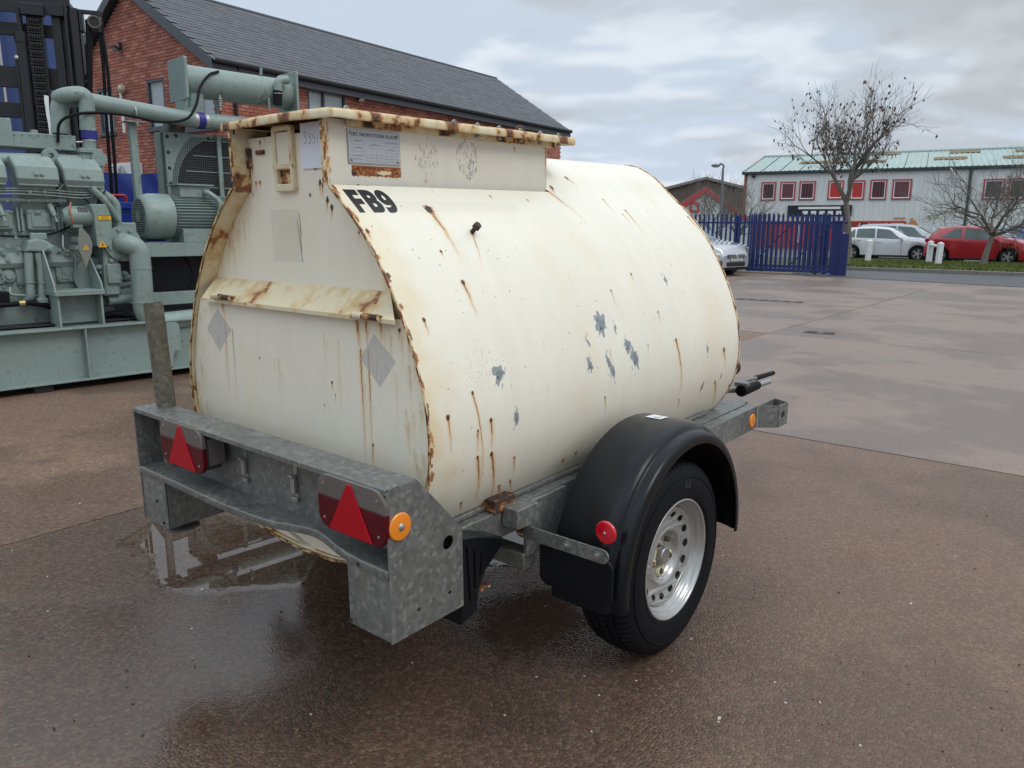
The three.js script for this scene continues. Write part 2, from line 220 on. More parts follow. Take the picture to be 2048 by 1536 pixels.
const nearMaps = bayMaps(2048, 5.0, 0.0115, 3, 0.08, -4.0, wetNear, 0.22, 0.2, 0.69, 0.37), farMaps = bayMaps(2048, 5.0, 0.0105, 5, 40, 13, null, 0.7, 1.0, 0.86, 0.40), leftMaps = bayMaps(1024, 5.0, 0.014, 9, 80, 23, null, 0.25, 0.2, 0.70, 0.42);
const groundNear = groundM(nearMaps, 0.004), groundFar = groundM(farMaps, 0.0022), groundLeft = groundM(leftMaps, 0.0025);
const yard = new THREE.Group(); yard.name = 'yard'; yard.userData = { kind: 'structure', label: 'wet reddish brown concrete yard cast in large bays', category: 'ground' }; scene.add(yard); bayF.put(yard);
{
  const r = rng(21);
  for (let a = 0; a < JX.length - 1; a++) for (let b = 0; b < JZ.length - 1; b++) {
    const x0 = JX[a] + 0.007, x1 = JX[a + 1] - 0.007, z0 = JZ[b] + 0.007, z1 = JZ[b + 1] - 0.007, near = a === 2 && b === 3, left = b <= 2 && a <= 3;
    const g = box(x0, x1, -0.15, (near ? 0 : (r() - 0.5) * 0.006), z0, z1), p = g.attributes.position, uv = g.attributes.uv, fl = !near && r() < 0.5, ox = near ? 0.08 : r() * 5, oz = near ? -4.0 : r() * 5;
    for (let i = 0; i < p.count; i++) { const X = p.getX(i) - ox, Z = p.getZ(i) - oz; uv.setXY(i, fl ? Z : X, fl ? X : Z); }
    const m = mesh('concrete_bay', g, near ? groundNear : left ? groundLeft : groundFar, yard, { keepUV: true });
  }
}
structure('ground', new THREE.PlaneGeometry(700, 700).rotateX(-Math.PI / 2).translate(0, -0.02, -100), std([0.035, 0.03, 0.027], 0.8));

{ // grit, chippings and a few leaf scraps lying on the concrete
  const r = rng(51), n = 520, g = new THREE.DodecahedronGeometry(1, 0), im = new THREE.InstancedMesh(g, std([1, 1, 1], 0.7), n), mm = new THREE.Matrix4(), c = new THREE.Color();
  for (let i = 0; i < n; i++) { const p = bayF.y(r() * 2048, 700 + Math.pow(r(), 0.8) * 836, 0), s = 0.0010 + Math.pow(r(), 5) * 0.0038, q = V(p.x, s * 0.4, p.z).applyMatrix4(bayF.m); mm.compose(q, new THREE.Quaternion().setFromEuler(new THREE.Euler(r() * 6, r() * 6, r() * 6)), V(s * (0.8 + r()), s * 0.6, s * (0.8 + r()))); im.setMatrixAt(i, mm); const t = r(); im.setColorAt(i, t < 0.18 ? c.setRGB(0.5, 0.47, 0.42) : t < 0.6 ? c.setRGB(0.05, 0.035, 0.025) : c.setRGB(0.16, 0.07, 0.04)); }
  im.name = 'grit'; im.userData = { kind: 'stuff', label: 'loose grit and chippings lying on the wet concrete', category: 'grit' }; im.castShadow = im.receiveShadow = true; scene.add(im);
}
// ------------------------------------------------------------ the fuel bowser trailer
const T = { W: 0.6277, Yt: 0.8024, Ysh: 0.599, Yb: 0.4147, l: 0.1606, d1: 0.0956, d2: 0.2462, Yc: 0.632, Xw: 1.021, Rt: 0.325, Zf: 0.8403, Xr: 0.1858, Xf: 2.0105, hz: 0.2216, hyb: 1.503, hyt: 1.6593, Xh: 1.1275 };
const trF = new Frame(-0.7623, 0, -2.0711, 0.6942, 0.0164, T.Xw, T.Rt);
const bowser = thing('fuel_bowser_trailer', 'cream rusty fuel bowser tank on single axle galvanised trailer', 'trailer'); trF.put(bowser);
const TP = (n, g, m, p = bowser, o) => mesh(n, g, m, p, o);
// tank section: half width against height
const PY = [1.632, 1.619, 1.595, 1.553, 1.503, 1.402, 1.3166, 1.2272, 1.1377, 1.0482, 0.9587, 0.8692, 0.76, 0.65, 0.55, 0.475, 0.43, 0.415], PZ = [0, 0.06, 0.11, 0.17, 0.2216, 0.3351, 0.4073, 0.4641, 0.5100, 0.5450, 0.5700, 0.5810, 0.572, 0.530, 0.450, 0.340, 0.200, 0];
const profC = new THREE.CatmullRomCurve3(PY.map((y, i) => V(PZ[i], y, 0)), false, 'centripetal');
const NPROF = 120, prof = profC.getSpacedPoints(NPROF).map((p) => [Math.max(p.x, 0), p.y]), profLen = profC.getLength();
const halfW = (y) => { for (let i = 0; i < NPROF; i++) if (y <= prof[i][1] && y >= prof[i + 1][1]) { const t = (prof[i][1] - y) / (prof[i][1] - prof[i + 1][1] || 1); return lerp(prof[i][0], prof[i + 1][0], t); } return 0; };
const arcAt = (y) => { for (let i = 0; i < NPROF; i++) if (y <= prof[i][1] && y >= prof[i + 1][1]) return (i + (prof[i][1] - y) / (prof[i][1] - prof[i + 1][1] || 1)) / NPROF * profLen; return 0; };
// where a pixel meets the right side of the tank: [x, arc length from the top]
function onTank(u, v) { const d = trF.dir(u, v), e = trF.e; let a = 1.0, b = 4.2; const out = (t) => { const y = e.y + d.y * t; return e.z + d.z * t - (y > 0.415 && y < 1.632 ? halfW(y) : 0); }; let t = a; for (; t < b; t += 0.01) if (out(t) < 0) break; for (let k = 0, h = 0.01; k < 12; k++) { h /= 2; t += out(t) < 0 ? -h : h; } return [e.x + d.x * t, arcAt(e.y + d.y * t)]; }
const L = T.Xf - T.Xr, TW = 2048, TH = 2048;
// paint with weathering, drawn where the photograph shows each mark
function weather(g, w, h, seed, tone = [226, 219, 199]) {
  const im = g.createImageData(w, h), r = im.data;
  for (let j = 0; j < h; j++) for (let i = 0; i < w; i++) { const a = fbm(i / 260 + seed, j / 300, 5), b = fbm(i / 38 + seed, j / 150, 3), c = vn(i / 3 + seed, j / 5), k = 4 * (j * w + i), y = sst(0.5, 0.78, a * 0.7 + b * 0.3); r[k] = tone[0] + (b - 0.5) * 8 + (c - 0.5) * 4 - y * 4; r[k + 1] = tone[1] + (b - 0.5) * 8 + (c - 0.5) * 4 - y * 8; r[k + 2] = tone[2] + (b - 0.5) * 9 + (c - 0.5) * 4 - y * 15; r[k + 3] = 255; }
  g.putImageData(im, 0, 0);
}
function blob(g, x, y, rx, ry, color, alpha, seed, rot = 0, ragged = 0.45) { const r = rng(seed * 97 + 5); g.save(); g.translate(x, y); g.rotate(rot); g.globalAlpha = alpha; g.fillStyle = color; g.beginPath(); const n = 22; for (let k = 0; k <= n; k++) { const a = k / n * 2 * Math.PI, q = 1 - ragged * r(); g[k ? 'lineTo' : 'moveTo'](Math.cos(a) * rx * q, Math.sin(a) * ry * q); } g.closePath(); g.fill(); g.restore(); }
// a run of rust water: narrow dark core, orange, then a wide pale yellow edge, fading out as it thins
function streak(g, x0, y0, x1, y1, w, seed, s = 1) {
  const r = rng(seed * 31 + 1), n = Math.max(6, Math.round(Math.hypot(x1 - x0, y1 - y0) / 5)); g.save();
  for (const [mul, col, al, to] of [[4.2, '216,176,104', 0.055, 1.05], [2.0, '206,140,64', 0.13, 1], [0.85, '176,96,38', 0.26, 0.85], [0.4, '100,50,26', 0.42, 0.40]]) for (let k = 0; k <= n * to; k++) { const t = k / n, q = 1 - t / 1.06, jit = (vn(k * 0.35 + seed, mul) - 0.5) * w * 0.9; g.fillStyle = `rgba(${col},${al * s * Math.max(q, 0) * (0.6 + 0.5 * r())})`; g.beginPath(); g.ellipse(lerp(x0, x1, t) + jit, lerp(y0, y1, t), w * mul * (0.55 + 0.45 * q), 6, 0, 0, 7); g.fill(); }
  g.restore();
}
const tankTex = canvasTex(TW, TH, (g, w, h) => {
  weather(g, w, h, 3, [235, 229, 212]);
  const C = (u, v) => { const [x, s] = onTank(u, v); return [(x - T.Xr) / L * w, s / profLen * h]; }, ppm = w / L, ppy = h / profLen;
  // older patches of repaint and ghosts of removed stickers
  for (const [a, b, col, al] of [[[690, 520], [935, 720], '236,231,216', 0.25], [[960, 570], [1180, 760], '222,217,203', 0.16], [[1010, 500], [1120, 560], '224,219,206', 0.18], [[660, 400], [1045, 425], '212,205,190', 0.22], [[1130, 560], [1250, 640], '222,212,198', 0.16]]) { const p = C(...a), q = C(...b); g.fillStyle = `rgba(${col},${al})`; g.fillRect(Math.min(p[0], q[0]), Math.min(p[1], q[1]), Math.abs(q[0] - p[0]), Math.abs(q[1] - p[1])); }
  // yellow wash running down beside the rear rim
  const r = rng(5);
  for (let k = 0; k < 200; k++) { const y = h * (0.12 + r() * 0.62), x = 6 + Math.pow(r(), 2.2) * 110; const rr2 = 22 + r() * 40; const gr = g.createRadialGradient(x, y, 0, x, y, rr2); gr.addColorStop(0, 'rgba(212,178,112,0.06)'); gr.addColorStop(1, 'rgba(206,166,92,0)'); g.fillStyle = gr; g.fillRect(x - rr2, y - rr2 * 2, rr2 * 2, rr2 * 4); }
  for (let k = 0; k < 46; k++) { const y = h * (0.12 + r() * 0.62); blob(g, 3 + Math.pow(r(), 2) * 10, y, 3 + r() * 6, 6 + r() * 22, ['#4a2a1a', '#8a5226', '#b07a3c'][k % 3], 0.75, k); }
  for (let k = 0; k < 22; k++) { const x = w * (0.15 + 0.85 * r()), y = h * (0.25 + 0.4 * r()); streak(g, x, y, x + (r() - 0.5) * 6, y + 40 + r() * 120, 1.4 + r() * 2, k + 300, 0.14); }
  const marks = [[858, 419, 928, 528, 13, 1.1, 17], [944, 466, 968, 545, 6, .7, 6], [882, 503, 890, 520, 5, .7, 5], [926, 565, 958, 640, 9, 1, 8], [848, 640, 860, 678, 6, .9, 6], [1133, 356, 1160, 375, 7, .8, 9], [1206, 399, 1238, 436, 5, .8, 4], [1251, 421, 1292, 475, 6, 1, 5], [1245, 428, 1270, 460, 4, .7, 3], [1262, 548, 1269, 568, 5, .8, 5], [1222, 581, 1236, 622, 5, .7, 4], [1316, 624, 1324, 652, 5, .8, 4], [1352, 680, 1357, 800, 9, 1.3, 7], [1448, 700, 1450, 744, 9, 1, 10], [1430, 764, 1422, 815, 8, 1.1, 7], [1458, 770, 1452, 812, 6, .9, 4], [1468, 790, 1464, 812, 6, .9, 5], [1376, 434, 1412, 480, 8, 1.1, 6], [945, 786, 950, 1000, 5, 1.0, 5], [956, 862, 953, 915, 6, .9, 4], [982, 840, 983, 905, 8, 1.3, 6], [983, 908, 978, 1005, 8, 1.3, 7], [955, 915, 948, 1010, 7, 1.2, 5], [1028, 915, 1026, 960, 5, .9, 4], [1210, 795, 1210, 835, 5, .8, 4], [1358, 800, 1353, 825, 5, .8, 4], [896, 835, 903, 925, 6, .9, 8], [922, 1006, 920, 1030, 5, .9, 5], [1126, 920, 1124, 935, 7, .8, 6], [998, 972, 997, 1000, 6, 1, 5], [1020, 962, 1022, 985, 5, .9, 5], [1096, 382, 1175, 445, 16, .6, 4], [1220, 700, 1222, 790, 4, .5, 0], [1296, 690, 1297, 720, 3, .6, 3], [1055, 400, 1062, 410, 3, .6, 4], [980, 392, 988, 402, 4, .8, 4], [1103, 375, 1112, 392, 9, 1, 10], [1305, 400, 1318, 412, 3, .5, 2], [1402, 835, 1397, 845, 5, 1, 5], [1490, 860, 1490, 870, 4, .8, 3], [735, 462, 745, 486, 8, 1, 7], [1152, 905, 1150, 920, 6, .9, 6]];
  marks.forEach(([u, v, u1, v1, wd, s, rad], i) => { const a = C(u, v), b = C(u1, v1); streak(g, a[0], a[1], b[0], b[1], wd * 0.75, i + 40, s); if (rad) { blob(g, a[0], a[1], rad * 1.5, rad * 1.7, '#a86a30', 0.5, i, 0); blob(g, a[0], a[1], rad * 1.0, rad * 1.35, '#3a2018', 0.95, i + 9, 0.1); } });
  // paint knocked off to grey primer
  for (const [u, v, rx, ry, rot] of [[1202, 649, 26, 30, .5], [1196, 640, 20, 10, .8], [1255, 690, 16, 24, -.5], [1270, 716, 20, 34, -.4], [1180, 729, 12, 20, -.3], [1217, 724, 9, 28, -.3], [1226, 742, 8, 26, -.2], [1176, 684, 4, 16, -.6], [997, 747, 19, 24, .3], [1415, 698, 7, 18, -.2], [1404, 774, 9, 17, 0], [1331, 560, 9, 15, .2], [1033, 835, 9, 20, 0], [1442, 752, 5, 14, 0], [1230, 655, 5, 14, .4]]) { const p = C(u, v), sd = u + v; blob(g, p[0], p[1], rx * 1.75, ry * 1.75, '#8d9597', 0.95, sd, rot, 0.6); blob(g, p[0] + 4, p[1] + 3, rx * 1.0, ry * 1.0, '#737c80', 0.7, sd + 1, rot, 0.6); blob(g, p[0] - rx * 0.3, p[1] + ry * 0.5, rx * 0.3, ry * 0.3, '#4d4634', 0.8, sd + 2, rot, 0.5); for (let k = 0; k < 5; k++) blob(g, p[0] + (r() - .5) * rx * 4, p[1] + (r() - .5) * ry * 4, 2 + r() * 4, 3 + r() * 9, '#9aa0a0', 0.8, sd + k + 7, rot, 0.6); }
  for (let k = 0; k < 260; k++) blob(g, r() * w, r() * h * 0.8, 0.8 + r() * 2.2, 1 + r() * 4, r() < 0.5 ? '#5b4a38' : '#8c8a80', 0.75, k, 0, 0.5);
  for (let k = 0; k < 90; k++) { const p = C(930 + r() * 80, 700 + r() * 90); blob(g, p[0], p[1], 1.5, 2.5, '#7c7b72', 0.55, k); }
  // black vinyl letters
  const a = C(672, 379), b = C(800, 379), d = C(700, 423), fs = Math.abs(d[1] - a[1]) * 1.37; g.globalAlpha = 1; g.fillStyle = '#14171c'; g.font = `bold ${fs}px sans-serif`; g.textBaseline = 'alphabetic'; const tw = g.measureText('FB9').width; const x1 = C(800, 420)[0]; g.save(); g.translate(30, d[1]); g.scale((x1 - 30) / tw, 1); g.lineWidth = fs * 0.07; g.strokeStyle = '#14171c'; g.strokeText('FB9', 0, 0); g.fillText('FB9', 0, 0); g.restore();
});
tankTex.flipY = true;
const plainTank = canvasTex(512, 512, (g, w, h) => { weather(g, w, h, 9); const r = rng(8); for (let k = 0; k < 30; k++) { const x = r() * w, y = h * (0.2 + 0.5 * r()); streak(g, x, y, x, y + 20 + r() * 50, 1.5 + r() * 2, k); blob(g, x, y, 2, 3, '#3a2018', 0.9, k); } });
const paintM = (t) => new THREE.MeshStandardMaterial({ map: t, roughness: 0.40, bumpMap: fineTex, bumpScale: 0.00025 });
const iTop = prof.findIndex((p) => p[1] < T.hyb), uh = (T.Xh - 0.004 - T.Xr) / L;
const shellHalf = (s) => mg([[0, 1, iTop, NPROF], [uh, 1, 0, iTop]].map(([u0, u1, i0, i1]) => grid(24, i1 - i0, (u, v) => { const p = prof[Math.round(lerp(i0, i1, v))]; return [T.Xr + lerp(u0, u1, u) * L, p[1], s * p[0]]; }, (u, v) => [lerp(u0, u1, u), 1 - lerp(i0, i1, v) / NPROF])));
TP('tank_shell', shellHalf(1), paintM(tankTex), bowser, { keepUV: true });
TP('tank_shell', flip(shellHalf(-1)), paintM(plainTank), bowser, { keepUV: true });
// section outline as points, inset inwards by k
const section = (k) => { const o = []; for (let i = 0; i <= NPROF; i += 2) { const a = prof[Math.max(i - 1, 0)], b = prof[Math.min(i + 1, NPROF)], n = [-(b[1] - a[1]), b[0] - a[0]], l = Math.hypot(...n); o.push([Math.max(prof[i][0] - n[0] / l * k, 0), prof[i][1] - n[1] / l * k]); } return [...o, ...o.slice(1, -1).reverse().map(([z, y]) => [-z, y])]; };
const secO = section(0), secI = section(0.006);
// rolled rims, ragged with rust
function rim(x0, x1, o, i) { return extX(shp(o, [i]), x0, x1); }
const under = (k) => section(k).filter(([z, y]) => y < T.hyb + 0.004), ringRim = under(0.007);
TP('rear_rim', extX([...under(-0.002), ...under(0.0035).reverse()], T.Xr - 0.003, T.Xr + 0.002), M.rustEdge);
TP('front_rim', rim(T.Xf - 0.006, T.Xf + 0.004, section(-0.0035), section(0.009)), M.rustEdge);
TP('rim_lining', grid(60, 1, (u, v) => { const q = ringRim[Math.round(u * (ringRim.length - 1))]; return [T.Xr + v * 0.085, q[1], q[0]]; }), M.rustLight);
TP('front_end', extX(secI, T.Xf - 0.05, T.Xf - 0.045), M.cream);
// rear end: recessed upper panel, flush lower door, sloping rain strip and hinges between them
const XP = T.Xr + 0.058, XD = T.Xr + 0.012;
const yS = trF.x(560, 610, XD).y, ySt = trF.x(560, 567, XP).y;
const rearY0 = 0.415, rearY1 = 1.66;
const rearTex = canvasTex(1536, 1536, (g, w, h) => {
  weather(g, w, h, 17, [234, 227, 209]); const C = (u, v, x = XD) => { const p = trF.x(u, v, x); return [(p.z / 1.3 + 0.5) * w, (1 - (p.y - rearY0) / (rearY1 - rearY0)) * h]; }, r = rng(6);
  for (let k = 0; k < 130; k++) { const s = r() < 0.5 ? -1 : 1, y = rearY0 + r() * 1.0, z = s * (halfW(clamp(y, .42, 1.5)) - Math.pow(r(), 2) * 0.09); const X = (z / 1.3 + 0.5) * w, Y = (1 - (y - rearY0) / (rearY1 - rearY0)) * h; streak(g, X, Y, X, Y + 50 + r() * 160, 6 + r() * 9, k, 0.12); }
  for (let k = 0; k < 14; k++) { const a = C(390 + r() * 420, 600 + r() * 200); streak(g, a[0], a[1], a[0], a[1] + 80 + r() * 250, 5 + r() * 7, k + 200, 0.10); }
  const ups = [[610, 425, 608, 470, 4, .3, 0], [455, 560, 450, 600, 3, .4, 3]];
  for (const [u, v, u1, v1, wd, s, rad] of [[445, 600, 452, 640, 11, 1.1, 0], [450, 640, 462, 800, 6, .7, 0], [466, 660, 478, 835, 5, .6, 0], [715, 640, 722, 700, 11, 1.5, 0], [722, 700, 735, 960, 7, 1.0, 0], [733, 640, 737, 700, 9, 1.2, 0], [738, 700, 748, 955, 7, .9, 0], [762, 640, 765, 690, 9, 1.2, 0], [800, 660, 800, 690, 4, .8, 5], [665, 765, 666, 790, 3, .8, 4], [672, 790, 673, 815, 3, .6, 2], [552, 608, 553, 614, 3, .8, 3], [650, 810, 650, 825, 2, .6, 2], [747, 890, 748, 960, 4, .7, 4], [610, 905, 611, 915, 3, .5, 3], [520, 715, 521, 725, 3, .5, 3]]) { const a = C(u, v), b = C(u1, v1); streak(g, a[0], a[1], b[0], b[1], wd * 0.8, u, s); if (rad) blob(g, a[0], a[1], rad * 1.4, rad * 1.8, '#38201a', 0.95, u); }
  for (const [u, v, u1, v1, wd, s, rad] of [[505, 330, 506, 375, 7, .6, 3], [520, 285, 521, 300, 3, .9, 5], [530, 240, 530, 300, 4, 1.2, 0], [512, 365, 513, 385, 6, 1.0, 4], [520, 365, 521, 380, 4, .8, 5], [640, 365, 641, 395, 6, 1.2, 8], [645, 370, 646, 400, 6, 1.0, 5], [655, 400, 653, 430, 6, 1.3, 8], [664, 415, 662, 445, 6, 1.3, 8], [595, 460, 600, 520, 2, .3, 0], [718, 465, 718, 475, 3, .7, 4], [506, 388, 506, 400, 4, .6, 3], [620, 390, 624, 392, 3, .8, 5], [574, 320, 574, 330, 3, .5, 0], [480, 360, 482, 420, 9, .7, 0], [470, 420, 455, 520, 9, .5, 0], [545, 235, 548, 240, 6, 1, 6], [630, 337, 640, 340, 4, 1.0, 5], [480, 260, 480, 300, 12, 1.0, 9], [500, 250, 500, 265, 8, 1.0, 9]]) { const a = C(u, v, XP), b = C(u1, v1, XP); streak(g, a[0], a[1], b[0], b[1], wd * 0.8, u, s); if (rad) blob(g, a[0], a[1], rad * 1.2, rad * 1.8, '#38201a', 0.9, u); }
  // scratches to primer, faded square of a removed label
  { const a = C(541, 420, XP), b = C(605, 525, XP); g.fillStyle = 'rgba(190,184,172,0.30)'; g.fillRect(a[0], a[1], b[0] - a[0], b[1] - a[1]); }
  g.strokeStyle = '#8b877c'; g.lineWidth = 4; for (const [a, b] of [[[598, 427], [603, 470]], [[594, 440], [606, 525]], [[600, 450], [604, 505]]]) { const p = C(...a, XP), q = C(...b, XP); g.beginPath(); g.moveTo(...p); g.lineTo(...q); g.stroke(); }
  // weathered grey remains of two diamond stickers
  for (const D of [[[749, 667], [793, 724], [762, 775], [721, 717]], [[436, 617], [464, 660], [441, 703], [415, 655]]]) { const q = D.map(([u, v]) => C(u, v)); g.save(); g.beginPath(); q.forEach((p, i) => g[i ? 'lineTo' : 'moveTo'](...p)); g.closePath(); g.fillStyle = '#b6b4ae'; g.globalAlpha = 0.68; g.fill(); g.clip(); for (let k = 0; k < 120; k++) { const x = lerp(q[3][0], q[1][0], r()), y = lerp(q[0][1], q[2][1], r()); g.strokeStyle = r() < 0.5 ? 'rgba(214,208,194,0.8)' : 'rgba(160,158,153,0.6)'; g.lineWidth = 1 + r() * 3; g.beginPath(); g.moveTo(x, y); g.lineTo(x + (r() - .3) * 16, y + 8 + r() * 40); g.stroke(); } g.restore(); }
});
const rearM = paintM(rearTex); const rearUV = (g) => { g = nonIdx(g); const p = g.attributes.position, uv = g.attributes.uv; for (let i = 0; i < p.count; i++) uv.setXY(i, p.getZ(i) / 1.3 + 0.5, (p.getY(i) - rearY0) / (rearY1 - rearY0)); return g; };
const secClip = (y0, y1, k = 0.008) => { const S0 = section(k), R = S0.slice(0, NPROF / 2 + 1).filter(([z, y]) => y >= y0 && y <= y1), zt = halfW(Math.min(y1, 1.631)) - k, zb = halfW(Math.max(y0, 0.416)) - k, o = [[Math.max(zt, 0.02), y1], ...R.filter(([z, y]) => y < y1 - 0.004 && y > y0 + 0.004), [Math.max(zb, 0.02), y0]]; return [...o, ...o.slice().reverse().map(([z, y]) => [-z, y])]; };
const upper = secClip(yS - 0.01, T.hyb); upper[0][0] = upper[0][0]; 
{ const hz = T.hz - 0.004, pts = [[hz, T.hyt - 0.022], ...upper.slice(0, upper.length / 2), ...upper.slice(upper.length / 2), [-hz, T.hyt - 0.022]]; TP('rear_panel', rearUV(extX(pts, XP, XP + 0.003)), rearM, bowser, { keepUV: true }); }
TP('rear_door', rearUV(extX(secClip(0.42, yS - 0.004, 0.010), XD, XD + 0.02, { bevel: 0.002 })), rearM, bowser, { keepUV: true });
{ // sloping strip
  const zl = trF.x(405, 583, XD - 0.02).z, zr = trF.x(792, 634, XD - 0.02).z, zl2 = trF.x(432, 556, XP).z, zr2 = trF.x(781, 595, XP).z, x0 = XD - 0.025;
  const g = grid(20, 1, (u, v) => v ? [XP, ySt + 0.004, lerp(zl2, zr2, u)] : [x0, yS, lerp(zl, zr, u)]), lip = box(x0 - 0.001, x0 + 0.002, yS - 0.011, yS, zl, zr);
  const st = TP('rain_strip', [g, lip, grid(1, 1, (u, v) => [lerp(x0, XP, u), lerp(yS, ySt, u) + (v ? -lerp(0.03, 0.001, u) : 0), lerp(zr, zr2, u)])], M.rustLight);
  for (const [u, v] of [[443, 594], [732, 633]]) { const p = trF.x(u, v, x0 - 0.006); const h = TP('hinge', [rod([p.x, p.y, p.z - 0.055], [p.x, p.y, p.z - 0.002], 0.0095), rod([p.x, p.y, p.z], [p.x, p.y, p.z + 0.05], 0.0085), box(p.x - 0.002, p.x + 0.03, p.y, p.y + 0.004, p.z - 0.05, p.z + 0.05)], M.rustHeavy); for (const k of [-0.04, -0.028, -0.016]) TP('hinge_ring', at(lathe([[0.0098, -0.003], [0.0112, 0], [0.0098, 0.003]], 14), p.x, p.y, p.z + k, Math.PI / 2, 0, 0), M.cream, h); }
}
// filler housing on top
{
  const z = T.hz, y0 = T.hyb - 0.010, y1 = T.hyt, x1 = T.Xh;
  const sideTex = canvasTex(1024, 256, (g, w, h) => {
    weather(g, w, h, 41, [218, 212, 197]); const r = rng(4), C = (u, v) => { const p = trF.z(u, v, z); return [(p.x - T.Xr) / (x1 - T.Xr) * w, (1 - (p.y - y0) / (y1 - y0)) * h]; };
    for (const [u, v, ru, dark] of [[852, 312, 24, 0], [934, 315, 27, 1]]) { const p = C(u, v); g.save(); g.beginPath(); const q = [C(u - 2, v - 46), C(u + ru + 8, v + 5), C(u + 3, v + 50), C(u - ru - 6, v - 2)]; q.forEach((a, i) => g[i ? 'lineTo' : 'moveTo'](...a)); g.closePath(); g.clip(); for (let k = 0; k < 190; k++) { const x = p[0] + (r() - .5) * 100, y = p[1] + (r() - .5) * 190; g.strokeStyle = r() < 0.55 ? `rgba(150,148,143,${dark ? 0.75 : 0.5})` : 'rgba(216,210,196,0.7)'; g.lineWidth = 1 + r() * 5; g.beginPath(); g.moveTo(x, y); g.lineTo(x + (r() - .5) * 14, y + 6 + r() * 26); g.stroke(); } g.restore(); }
    for (let k = 0; k < 26; k++) { const y = r() * h; streak(g, r() * 20, y, r() * 14, y + 30, 2 + r() * 3, k, 0.8); } blob(g, 3, h * .4, 5, 60, '#3a2018', .8, 3); blob(g, 3, h * .9, 6, 40, '#3a2018', .8, 5);
    { const p = C(1029, 295); streak(g, p[0], p[1], p[0] + 2, p[1] + 40, 6, 77, 0.7); blob(g, p[0], p[1], 3, 4, '#7a4a20', .9, 2); } { const p = C(852, 360); streak(g, p[0], p[1], p[0], p[1] + 25, 9, 78, 0.4); }
    streak(g, w - 6, 20, w - 5, h, 4, 80, 1.2);
    { // bare rusty patch below the plate
      const a = C(703, 333), b = C(802, 356); g.fillStyle = '#8a4a1c'; g.fillRect(a[0], a[1] - 6, b[0] - a[0], b[1] - a[1] + 4); for (let k = 0; k < 240; k++) { const x = lerp(a[0], b[0], r()), y = lerp(a[1], b[1], r()); blob(g, x, y, 2 + r() * 7, 2 + r() * 6, ['#4a2312', '#a85c22', '#c98a45', '#6b3416'][Math.floor(r() * 4)], 0.7, k); } blob(g, lerp(a[0], b[0], 0.66), (a[1] + b[1]) / 2 + 2, 34, 12, '#e2d6b8', 0.9, 9, 0, .5); blob(g, a[0] + 8, b[1] - 9, 12, 14, '#3a2018', .9, 12); }
    { const p = C(716, 370), q = C(735, 372); for (const [X, Y] of [p, q]) blob(g, X, Y, 7, 4, '#3a2018', .9, X | 0); }
  });
  const skirt = grid(20, 1, (u, v) => [lerp(T.Xr, x1, u), v ? y1 : y0, z], (u, v) => [u, v]);
  TP('housing_side', skirt, paintM(sideTex), bowser, { keepUV: true });
  TP('housing_side', [box(T.Xr, x1, y0, y1, -z - 0.001, -z + 0.002)], M.cream);
  TP('housing_front', [box(x1 - 0.003, x1, y0, y1, -z, z - 0.001)], M.cream);
  TP('housing_edge', box(T.Xr - 0.003, T.Xr + 0.003, T.hyb - 0.01, y1 - 0.006, z - 0.010, z + 0.002), M.rustEdge); TP('housing_edge', box(T.Xr - 0.003, T.Xr + 0.003, T.hyb - 0.01, y1 - 0.006, -z - 0.002, -z + 0.006), M.rustEdge);
  TP('housing_lining', [box(T.Xr + 0.003, XP - 0.001, T.hyb - 0.02, y1 - 0.022, -z + 0.0025, -z + 0.0045)], M.rustTrim);
  TP('housing_shelf', box(T.Xr + 0.12, x1 - 0.01, y0, y0 + 0.004, -z + 0.003, z - 0.003), M.cream);
  // lid: crowned plate with a rolled rim
  const lx0 = 0.178, lx1 = 1.25, lz = 0.268, ly = T.hyt + 0.008, crown = (Z) => 0.004 * (1 - (Z / lz) ** 2);
  const base = roundRect(lx1 - lx0, 2 * lz, 0.022, 5).map(([a, b]) => [a + (lx0 + lx1) / 2, b]);
  const ring = []; base.forEach((p, i) => { const q = base[(i + 1) % base.length], n = Math.max(1, Math.round(Math.hypot(q[0] - p[0], q[1] - p[1]) / 0.035)); for (let k = 0; k < n; k++) ring.push([lerp(p[0], q[0], k / n), lerp(p[1], q[1], k / n)]); });
  const cx = (lx0 + lx1) / 2, sec = [[0, 0.0135, 0.86], [0, 0.0135, 0.965], [0, 0.011, 0.988], [0, 0.003, 1.0], [0, -0.007, 1.0], [0, -0.012, 0.994], [0, -0.012, 0.98], [0, -0.003, 0.97], [0, -0.001, 0.86]];
  const nrm = (i) => { const a = ring[(i + ring.length - 1) % ring.length], b = ring[(i + 1) % ring.length], n = [b[1] - a[1], -(b[0] - a[0])], l = Math.hypot(...n); return [n[0] / l, n[1] / l]; };
  const wavy = (i) => (fbm(i * 0.23, 3, 3) - 0.5) * 0.003;
  const lidG = grid(ring.length, sec.length - 1, (u, v) => { const i = Math.round(u * ring.length) % ring.length, s = sec[Math.round(v * (sec.length - 1))], n = nrm(i), k = (s[2] - 1) * 0.26, X = ring[i][0] + n[0] * k, Z = ring[i][1] + n[1] * k; return [X, ly + s[1] + crown(Z) + (s[2] > 0.97 ? wavy(i) : 0), Z]; });
  const topG = grid(40, 14, (u, v) => { const X = lerp(lx0 + 0.03, lx1 - 0.03, u), Z = lerp(-lz + 0.03, lz - 0.03, v); return [X, ly + 0.014 + crown(Z), Z]; });
  const lid = TP('lid', [lidG, topG], M.rustTrim);
